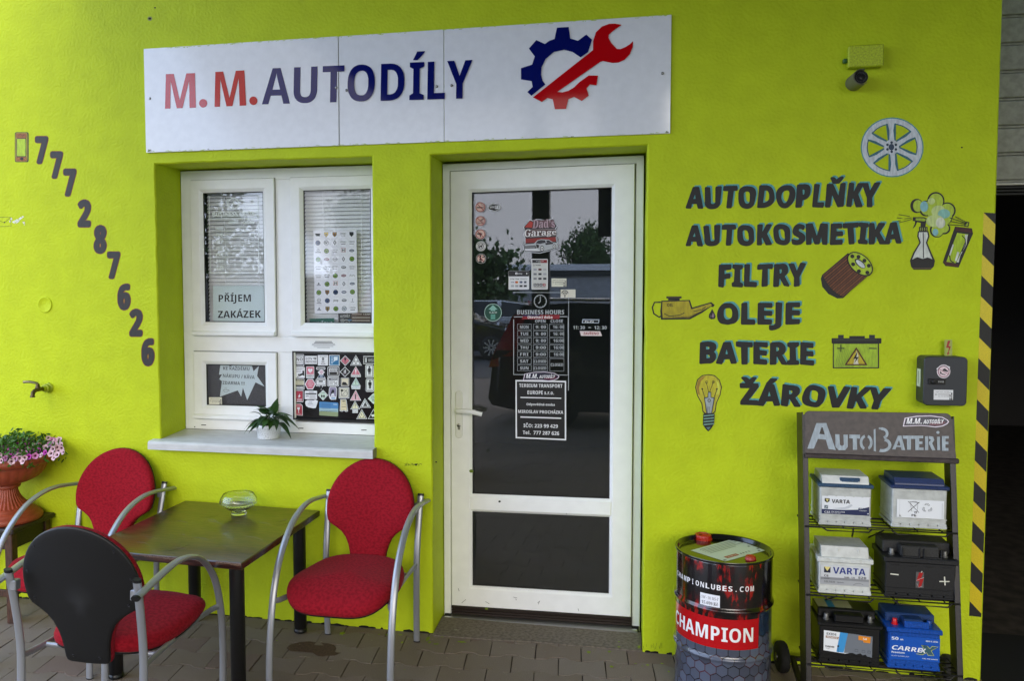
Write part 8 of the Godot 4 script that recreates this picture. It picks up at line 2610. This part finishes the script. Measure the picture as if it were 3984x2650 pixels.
	# garden tap
	t = thing("wall_tap", "old brass hose tap with a lime painted collar on the wall", "tap", Vector3(-2.136, 1.187, 0))
	s = Shape.new()
	s.lathe([Vector2(0.030, 0.0), Vector2(0.030, 0.006), Vector2(0.025, 0.012), Vector2(0.021, 0.014), Vector2(0.021, 0.024), Vector2(0.024, 0.026), Vector2(0.024, 0.034), Vector2(0.016, 0.036), Vector2(0.013, 0.056)], 6, at(Vector3.ZERO, Vector3(PI / 2, 0, 0)))
	part("collar", s, mat("lime tap paint", LIME * 0.8, 0.5), t)
	var brass := mat("old brass", Color(0.42, 0.37, 0.25), 0.38, {"metal": 0.8, "tex": noise_tex(0.1, 3, grey(0.5), grey(1.1), 151), "scale": 14.0})
	s = Shape.new()
	s.pipe([Vector3(0, 0, 0.045), Vector3(0, 0.001, 0.075), Vector3(0, 0.001, 0.1), Vector3(0, -0.002, 0.118), Vector3(0, -0.012, 0.131), Vector3(0, -0.028, 0.135)], 0.011, 14)
	s.lathe([Vector2(0.011, -0.034), Vector2(0.0135, -0.034), Vector2(0.0135, -0.028), Vector2(0.011, -0.026)], 16, at(Vector3(0, 0, 0.135)))
	s.lathe([Vector2(0.012, 0.0), Vector2(0.014, 0.012), Vector2(0.011, 0.016), Vector2(0.009, 0.03), Vector2(0.0, 0.031)], 14, at(Vector3(0, 0.004, 0.092)))
	part("spout", s, brass, t)
	s = Shape.new()
	s.pipe(bezier([Vector3(0, 0.034, 0.09), Vector3(-0.012, 0.041, 0.105), Vector3(-0.03, 0.046, 0.12), Vector3(-0.055, 0.045, 0.135)], 4), 0.003, 8, 0.007)
	part("lever", s, mat("tap lever", Color(0.62, 0.60, 0.50), 0.3, {"metal": 0.8}), t)

	# lime painted pipe stub with a valve, low behind the left chair
	t = thing("pipe_valve", "lime painted pipe stub and valve low on the wall behind the left armchair", "valve", Vector3(-1.978, 0.44, 0))
	s = Shape.new()
	s.pipe([Vector3(0.012, -0.12, 0.02), Vector3(0.012, 0.0, 0.022), Vector3(0.008, 0.06, 0.022), Vector3(0.006, 0.1, 0.02)], 0.0125, 12)
	s.ball(Vector3(0.006, 0.1, 0.02), Vector3(0.0125, 0.014, 0.0125))
	part("pipe", s, lime, t)
	s = Shape.new()
	s.pipe([Vector3(0.012, 0.0, 0.022), Vector3(-0.004, 0.0, 0.05), Vector3(-0.012, 0.002, 0.066)], 0.009, 10)
	for k in 6:
		var an := TAU * k / 6
		s.ball(Vector3(-0.016 + 0.0, 0.002 + sin(an) * 0.017, 0.07) + Vector3(cos(an) * 0.017, 0, 0), Vector3.ONE * 0.008, 8)
	part("hand_wheel", s, lime, t)

	# hazard tape down the corner
	t = thing("hazard_tape", "black and yellow striped hazard tape down the right edge of the wall", "tape")
	var yel := mat("yellow tape", Color(0.83, 0.75, 0.05), 0.45, {"tex": noise_tex(0.05, 4, grey(0.93), grey(1.03), 161), "scale": 5.0})
	var blk := mat("black tape", Color(0.055, 0.055, 0.055), 0.55, {"tex": noise_tex(0.2, 4, grey(0.7), grey(1.5), 162), "scale": 9.0})
	var strip := PackedVector2Array([Vector2(2.4135, 0.288), Vector2(2.4615, 0.286), Vector2(2.4670, 2.047), Vector2(2.4205, 2.051)])
	for k in range(-1, 21):
		var y0 := 0.352 + (k - 1) * 0.0897
		var st := PackedVector2Array([Vector2(2.39, y0 + 0.027), Vector2(2.49, y0 - 0.081), Vector2(2.49, y0 + 0.0897 - 0.081), Vector2(2.39, y0 + 0.0897 + 0.027)])
		for q in Geometry2D.intersect_polygons(strip, st):
			s = Shape.new()
			s.plate(q, 0.0002, 0.0007, Transform3D(), 0.0, false)
			part("stripe", s, blk if posmod(k, 2) == 0 else yel, t)

# ---------- the garage beside the shop
func build_garage() -> void:
	var dark := mat("sooty wall", Color(0.27, 0.26, 0.25), 0.9)
	var s := Shape.new()
	s.slab(Vector3(END_X, -0.1, -7.1), Vector3(7.0, 3.6, -7.0), 0.0)
	s.slab(Vector3(6.9, -0.1, -7.0), Vector3(7.0, 3.6, -0.36), 0.0)
	s.slab(Vector3(END_X - 0.01, 3.5, -7.0), Vector3(7.0, 3.6, -0.36), 0.0)
	s.slab(Vector3(END_X - 0.018, -0.1, -7.0), Vector3(END_X - 0.004, 3.5, -0.362), 0.0)
	struct("garage_room", s, dark, "dark garage behind the half raised door")
	s = Shape.new()
	s.slab(Vector3(END_X - 0.004, -0.06, -7.0), Vector3(6.9, -0.001, -0.56), 0.0)
	struct("garage_floor", s, mat("garage floor", Color(0.26, 0.235, 0.215), 0.7, {"tex": noise_tex(0.02, 5, grey(0.55), grey(1.1), 171), "scale": 0.8}), "oily concrete garage floor")
	s = Shape.new()
	s.slab(Vector3(END_X + 0.004, -0.05, -0.555), Vector3(6.9, 0.002, 0.05), 0.003)
	var ms := struct("rubber_threshold", s, mat("rubber mat", Color(0.035, 0.035, 0.035), 0.8), "black rubber strip across the garage entrance")
	s = Shape.new()
	s.slab(Vector3(6.2, -0.1, -0.36), Vector3(9.0, 3.89, 0.0), 0.004)
	s.slab(Vector3(6.6, -0.1, 0.001), Vector3(6.9, 3.89, 5.5), 0.004)
	var w := part("side_wall", s, mat("lime wall paint", LIME))
	tag(w, "lime green wall on the far side of the garage entrance", "wall")

	var t := thing("garage_door", "pale grey ribbed sectional garage door, half raised", "garage door")
	var pale := mat("door grey", Color(0.60, 0.60, 0.56), 0.5, {"tex": noise_tex(0.02, 5, grey(0.86), grey(1.03), 172), "scale": 2.0})
	for k in 10:
		var y := 2.203 + k * 0.1235
		s = Shape.new()
		s.slab(Vector3(END_X + 0.01, y + 0.014, -0.33), Vector3(6.19, y + 0.1225, -0.30), 0.004)
		s.slab(Vector3(END_X + 0.01, y + 0.001, -0.33), Vector3(6.19, y + 0.0125, -0.306), 0.002)
		part("panel", s, pale, t)
	s = Shape.new()
	s.slab(Vector3(END_X + 0.01, 2.192, -0.335), Vector3(6.19, 2.2025, -0.297), 0.002)
	part("bottom_rail", s, mat("rail white", Color(0.75, 0.74, 0.70), 0.4), t)
	s = Shape.new()
	for k in 3:
		s.slab(Vector3(END_X + 0.01, 2.146 + k * 0.015, -0.33), Vector3(6.19, 2.159 + k * 0.015, -0.304 + k * 0.002), 0.003)
	part("rubber_seal", s, rubber(), t)

# ---------- what stands behind the photographer: it shades the wall and shows in the panes
func build_surroundings() -> void:
	var s := Shape.new()
	s.slab(Vector3(-1.95, 3.9, 0.004), Vector3(9.0, 4.15, 6.3), 0.01)
	var o := part("canopy", s, mat("canopy boards", Color(0.36, 0.35, 0.33), 0.8))
	tag(o, "flat grey canopy over the shop front and garage entrance", "canopy")
	var t := thing("canopy_post", "black square steel post holding up the canopy edge", "post")
	s = Shape.new()
	s.slab(Vector3(-0.20, 0.0, 6.0), Vector3(0.015, 3.9, 6.2), 0.006)
	part("shaft", s, mat("black post paint", Color(0.04, 0.04, 0.042), 0.4), t)
	s = Shape.new()
	s.slab(Vector3(-0.27, 0.0, 5.93), Vector3(0.085, 0.012, 6.27), 0.002)
	part("base_plate", s, mat("black post paint", Color.BLACK), t)
	s = Shape.new()
	s.slab(Vector3(0.61, 2.39, 6.1), Vector3(1.4, 3.89, 6.13), 0.004)
	o = part("banner", s, mat("grey banner", Color(0.16, 0.16, 0.17), 0.8))
	tag(o, "dark grey banner hanging from the front edge of the canopy", "banner")

	# the low hall across the yard
	t = thing("warehouse", "long low grey hall with a white parapet across the yard", "building", Vector3(0, 0, 36))
	var wall_m := mat("hall cladding", Color(0.60, 0.61, 0.62), 0.7, {"tex": noise_tex(0.02, 4, grey(0.85), grey(1.03), 181), "scale": 0.3})
	s = Shape.new()
	s.slab(Vector3(-4.6, 0, 0), Vector3(34, 2.72, 18), 0.02)
	part("wall", s, wall_m, t)
	s = Shape.new()
	s.slab(Vector3(-4.9, 2.72, -0.35), Vector3(34.3, 3.02, 18.3), 0.02)
	part("roof_edge", s, mat("parapet white", Color(0.78, 0.79, 0.80), 0.5), t)
	s = Shape.new()
	s.slab(Vector3(-4.9, 2.50, -0.2), Vector3(34.2, 2.72, -0.01), 0.02)
	part("gutter", s, mat("dark gutter", Color(0.16, 0.17, 0.18), 0.5), t)
	s = Shape.new()
	s.slab(Vector3(3.0, 0.0, -0.06), Vector3(6.5, 2.2, 0.04), 0.02)
	part("roller_door", s, mat("hall door", Color(0.40, 0.42, 0.44), 0.6), t)
	var kinds := [[-9.5, 30, 4.4, 2.4, "dark"], [-5.3, 28, 4.0, 2.6, "broad"], [-6.4, 24, 2.4, 1.9, "broad"], [-1.6, 58, 6.2, 2.7, "broad"], [1.6, 62, 6.0, 2.6, "broad"], [4.4, 60, 8.6, 3.8, "broad"], [8.5, 60, 7.0, 3.4, "broad"], [-14.0, 42, 6.0, 3.4, "dark"], [-19.0, 34, 6.5, 3.5, "broad"]]
	var names := ["dark slim tree left of the hall", "broad green tree beside the left end of the hall", "low bush before the broad tree", "round tree showing over the hall roof near its left end", "second round tree showing over the hall roof", "tallest tree behind the hall", "broad tree behind the right part of the hall", "dark tree far left across the yard", "outermost tree left across the yard"]
	var rng := RandomNumberGenerator.new()
	rng.seed = 41
	for k in kinds.size():
		var q: Array = kinds[k]
		tree(names[k], Vector3(q[0], -0.03, q[1]), q[2], q[3], q[4] == "dark", rng)

	car("near_estate_car", "black estate car parked close to the shop with its red rear lamp to the left", Vector3(1.5, -0.03, 6.9), 0.0, Color(0.03, 0.03, 0.035), 1.0, true)
	car("parked_car", "dark grey hatchback parked across the yard", Vector3(-3.7, -0.03, 17.5), 0.0, Color(0.10, 0.10, 0.115), 0.95, false)
	car("parked_car", "silver hatchback parked behind the dark one", Vector3(-3.6, -0.03, 21.0), PI, Color(0.70, 0.71, 0.72), 0.97, false)

	# folding advertising board standing on the paving
	t = thing("pavement_board", "folding red pavement board with black feet", "sign board", Vector3(-0.75, 0, 3.1), 0.5)
	s = Shape.new()
	s.bar(Vector3(0, 0.02, -0.12), Vector3(0, 0.95, 0.0), 0.5, 0.012, 0.002, Vector3.RIGHT)
	s.bar(Vector3(0, 0.02, 0.12), Vector3(0, 0.95, 0.0), 0.5, 0.012, 0.002, Vector3.RIGHT)
	part("board", s, mat("red board", Color(0.55, 0.06, 0.07), 0.5), t)
	s = Shape.new()
	s.slab(Vector3(-0.26, 0, -0.15), Vector3(-0.22, 0.03, 0.15), 0.003)
	s.slab(Vector3(0.22, 0, -0.15), Vector3(0.26, 0.03, 0.15), 0.003)
	part("foot", s, rubber(), t)

func tree(label: String, p: Vector3, h: float, r: float, dark: bool, rng: RandomNumberGenerator) -> void:
	var t := thing("tree", label, "tree", p, 0.0, "trees across the yard")
	var s := Shape.new()
	s.pipe([Vector3(0, 0, 0), Vector3(0.05, h * 0.3, 0), Vector3(-0.03, h * 0.6, 0.04), Vector3(0, h * 0.85, 0)], 0.14, 9)
	for k in 7:
		var a := k * 2.4
		s.pipe([Vector3(0, h * (0.25 + 0.06 * k), 0), Vector3(cos(a) * r * 0.35, h * (0.38 + 0.06 * k), sin(a) * r * 0.35), Vector3(cos(a) * r * 0.7, h * (0.46 + 0.06 * k), sin(a) * r * 0.7)], 0.045, 6)
	part("trunk", s, mat("bark", Color(0.20, 0.16, 0.12), 0.9), t)
	var lf := Shape.new()
	lf.tint(Color.WHITE)
	lf.quad(Vector3(-0.06, 0, 0), Vector3(0, 0.02, 0.09), Vector3(0.06, 0, 0), Vector3(0, 0.01, -0.09), Vector3.UP)
	var mm := MultiMesh.new()
	mm.transform_format = MultiMesh.TRANSFORM_3D
	mm.use_colors = true
	mm.mesh = lf.mesh()
	var n := 5200
	mm.instance_count = n
	var clumps := []
	for k in 26:
		var y := rng.randf_range(0.22, 0.98)
		var w := r * (sin(PI * clampf(y * 0.86 + 0.08, 0, 1)) if not dark else 0.55 * (1.15 - y))
		var a := rng.randf() * TAU
		clumps.append(Vector3(cos(a) * w * rng.randf_range(0.2, 0.85), h * y, sin(a) * w * rng.randf_range(0.2, 0.85)))
	for k in n:
		var c: Vector3 = clumps[k % clumps.size()]
		var d := Vector3(rng.randfn(), rng.randfn() * 0.8, rng.randfn()) * r * 0.17
		mm.set_instance_transform(k, Transform3D(Basis.from_euler(Vector3(rng.randf() * TAU, rng.randf() * TAU, rng.randf() * TAU)) * Basis.from_scale(Vector3.ONE * rng.randf_range(0.8, 1.9)), c + d))
		var g := rng.randf_range(0.6, 1.1)
		mm.set_instance_color(k, Color(g, g, g))
	var mi := MultiMeshInstance3D.new()
	mi.name = "crown"
	mi.multimesh = mm
	var m := mat("tree leaf dark" if dark else "tree leaf", Color(0.16, 0.22, 0.15) if dark else Color(0.24, 0.34, 0.13), 0.7, {"vertex": true, "cull": true})
	mi.material_override = m
	t.add_child(mi, true)
	mi.set_meta("kind", "stuff")

func car(called: String, label: String, p: Vector3, turn: float, col: Color, k: float, estate: bool) -> void:
	# profile along x: the tail at -x
	var t := thing(called, label, "car", p, turn, "" if estate else "cars parked across the yard")
	var L := 2.25
	var low := [Vector2(-L, 0.38), Vector2(-L + 0.03, 0.62), Vector2(-L + 0.06, 0.92), Vector2(-L + 0.1, 1.0), Vector2(0.9, 0.98), Vector2(1.75, 0.86), Vector2(2.12, 0.70), Vector2(2.2, 0.5), Vector2(2.18, 0.3), Vector2(1.85, 0.24), Vector2(-1.9, 0.24), Vector2(-L + 0.05, 0.3)]
	var high := [Vector2(-L + 0.1, 1.0), Vector2(-L + 0.28, 1.42), Vector2(-L + 0.42, 1.56), Vector2(-1.2, 1.6), Vector2(-0.2, 1.58), Vector2(0.25, 1.48), Vector2(1.05, 0.98)] if estate else [Vector2(-L + 0.12, 1.0), Vector2(-L + 0.6, 1.40), Vector2(-1.0, 1.5), Vector2(-0.2, 1.49), Vector2(0.2, 1.4), Vector2(1.1, 0.97)]
	var paint := mat("car paint " + called + str(col.r), col, 0.22, {"metal": 0.3, "coat": 1.0})
	var s := Shape.new()
	s.plate(PackedVector2Array(low), -0.86 * k, 0.86 * k, Transform3D(), 0.0)
	for q in [0.86, -0.86]:
		s.plate(PackedVector2Array([low[0] + Vector2(0.1, 0.1), low[2] + Vector2(0.08, 0), low[4], low[5] + Vector2(-0.1, -0.05), low[7] + Vector2(-0.15, 0), low[9] + Vector2(0, 0.08), low[10] + Vector2(0, 0.08)]), q * k, q * k * 1.035, Transform3D(), 0.02, false)
	part("body", s, paint, t)
	s = Shape.new()
	for j in high.size():
		var i := (j + 1) % high.size()
		var za: float = (0.84 - 0.16 * (high[j].y - 0.97) / 0.6) * k
		var zb: float = (0.84 - 0.16 * (high[i].y - 0.97) / 0.6) * k
		s.quad(Vector3(high[j].x, high[j].y, -za), Vector3(high[i].x, high[i].y, -zb), Vector3(high[i].x, high[i].y, zb), Vector3(high[j].x, high[j].y, za), Vector3(high[j].x + high[i].x, high[j].y + high[i].y - 2.4, 0))
	var idx := Geometry2D.triangulate_polygon(PackedVector2Array(high))
	for e in [-1.0, 1.0]:
		for j in range(0, idx.size(), 3):
			var q := []
			for m in 3:
				var h: Vector2 = high[idx[j + m]]
				q.append(Vector3(h.x, h.y, e * (0.84 - 0.16 * (h.y - 0.97) / 0.6) * k))
			s.flat(q[0], q[1], q[2], Vector3(0, 0.2, e))
	part("cabin", s, paint, t)
	var gm := mat("car glass", Color(0.03, 0.035, 0.04), 0.05)
	for e in [-1.0, 1.0]:
		for r in [[-1.9, -1.0], [-0.93, -0.05], [0.02, 0.78]]:
			s = Shape.new()
			var top0 := 1.46 if r[0] > -1.5 else 1.36
			var top1 := 1.46 if r[1] < 0.5 else 1.12
			var z0 := func(y: float) -> float: return e * (0.846 - 0.16 * (y - 0.97) / 0.6) * k
			s.quad(Vector3(r[0], 1.02, z0.call(1.02)), Vector3(r[1], 1.02, z0.call(1.02)), Vector3(r[1] - (0.35 if r[1] > 0.5 else 0.0), top1 + (0.25 if r[1] > 0.5 else 0.0), z0.call(top1)), Vector3(r[0] + 0.05, top0, z0.call(top0)), Vector3(0, 0, e))
			part("window", s, gm, t)
		if estate:
			s = Shape.new()
			s.pipe([Vector3(-1.75, 1.58, e * 0.62), Vector3(-1.65, 1.64, e * 0.62), Vector3(-0.3, 1.63, e * 0.62), Vector3(-0.2, 1.58, e * 0.62)], 0.018, 8)
			part("roof_rail", s, mat("rail silver", Color(0.7, 0.7, 0.7), 0.3, {"metal": 0.8}), t)
		s = Shape.new()
		s.quad(Vector3(-L + 0.005, 0.78, e * 0.87 * k), Vector3(-L + 0.30, 0.80, e * 0.892 * k), Vector3(-L + 0.36, 1.02, e * 0.86 * k), Vector3(-L + 0.08, 1.0, e * 0.84 * k), Vector3(-0.3, 0, e))
		s.quad(Vector3(-L + 0.08, 1.0, e * 0.845 * k), Vector3(-L + 0.36, 1.02, e * 0.853 * k), Vector3(-L + 0.47, 1.5, e * 0.71 * k), Vector3(-L + 0.30, 1.44, e * 0.72 * k), Vector3(-0.3, 0, e))
		part("rear_lamp", s, mat("red lamp glass", Color(0.50, 0.03, 0.04), 0.12), t)
		s = Shape.new()
		s.quad(Vector3(1.72, 0.68, e * 0.893 * k), Vector3(2.12, 0.62, e * 0.87 * k), Vector3(2.08, 0.72, e * 0.87 * k), Vector3(1.7, 0.84, e * 0.87 * k), Vector3(0.3, 0, e))
		part("headlight", s, mat("lamp glass", Color(0.85, 0.86, 0.88), 0.1), t)
		for x in [-1.42, 1.36]:
			s = Shape.new()
			s.lathe([Vector2(0.0, -0.1), Vector2(0.29, -0.1), Vector2(0.325, -0.07), Vector2(0.325, 0.07), Vector2(0.29, 0.1), Vector2(0.22, 0.1)], 28, at(Vector3(x, 0.325, e * 0.79 * k), Vector3(e * PI / 2, 0, 0)))
			var w := part("wheel", s, rubber(), t)
			s = Shape.new()
			var m := Vector3(x, 0.325, e * (0.79 * k + 0.095))
			for j in 10:
				var d := Vector3(cos(TAU * j / 10), sin(TAU * j / 10), 0)
				s.bar(m + d * 0.03, m + d * 0.215, 0.035, 0.012, 0.002, Vector3.BACK)
			part("rim", s, mat("wheel black", Color(0.07, 0.07, 0.07), 0.4) if estate else mat("wheel silver", Color(0.72, 0.72, 0.73), 0.3, {"metal": 0.7}), w)

func _ready() -> void:
	set_up_view()
	build_wall()
	build_paving()
	build_garage()
	build_surroundings()
	build_paintings()
	build_sign()
	build_window()
	build_door()
	build_seating()
	build_sill_plant()
	build_urn()
	build_drum()
	build_rack()
	build_batteries()
	build_fittings()
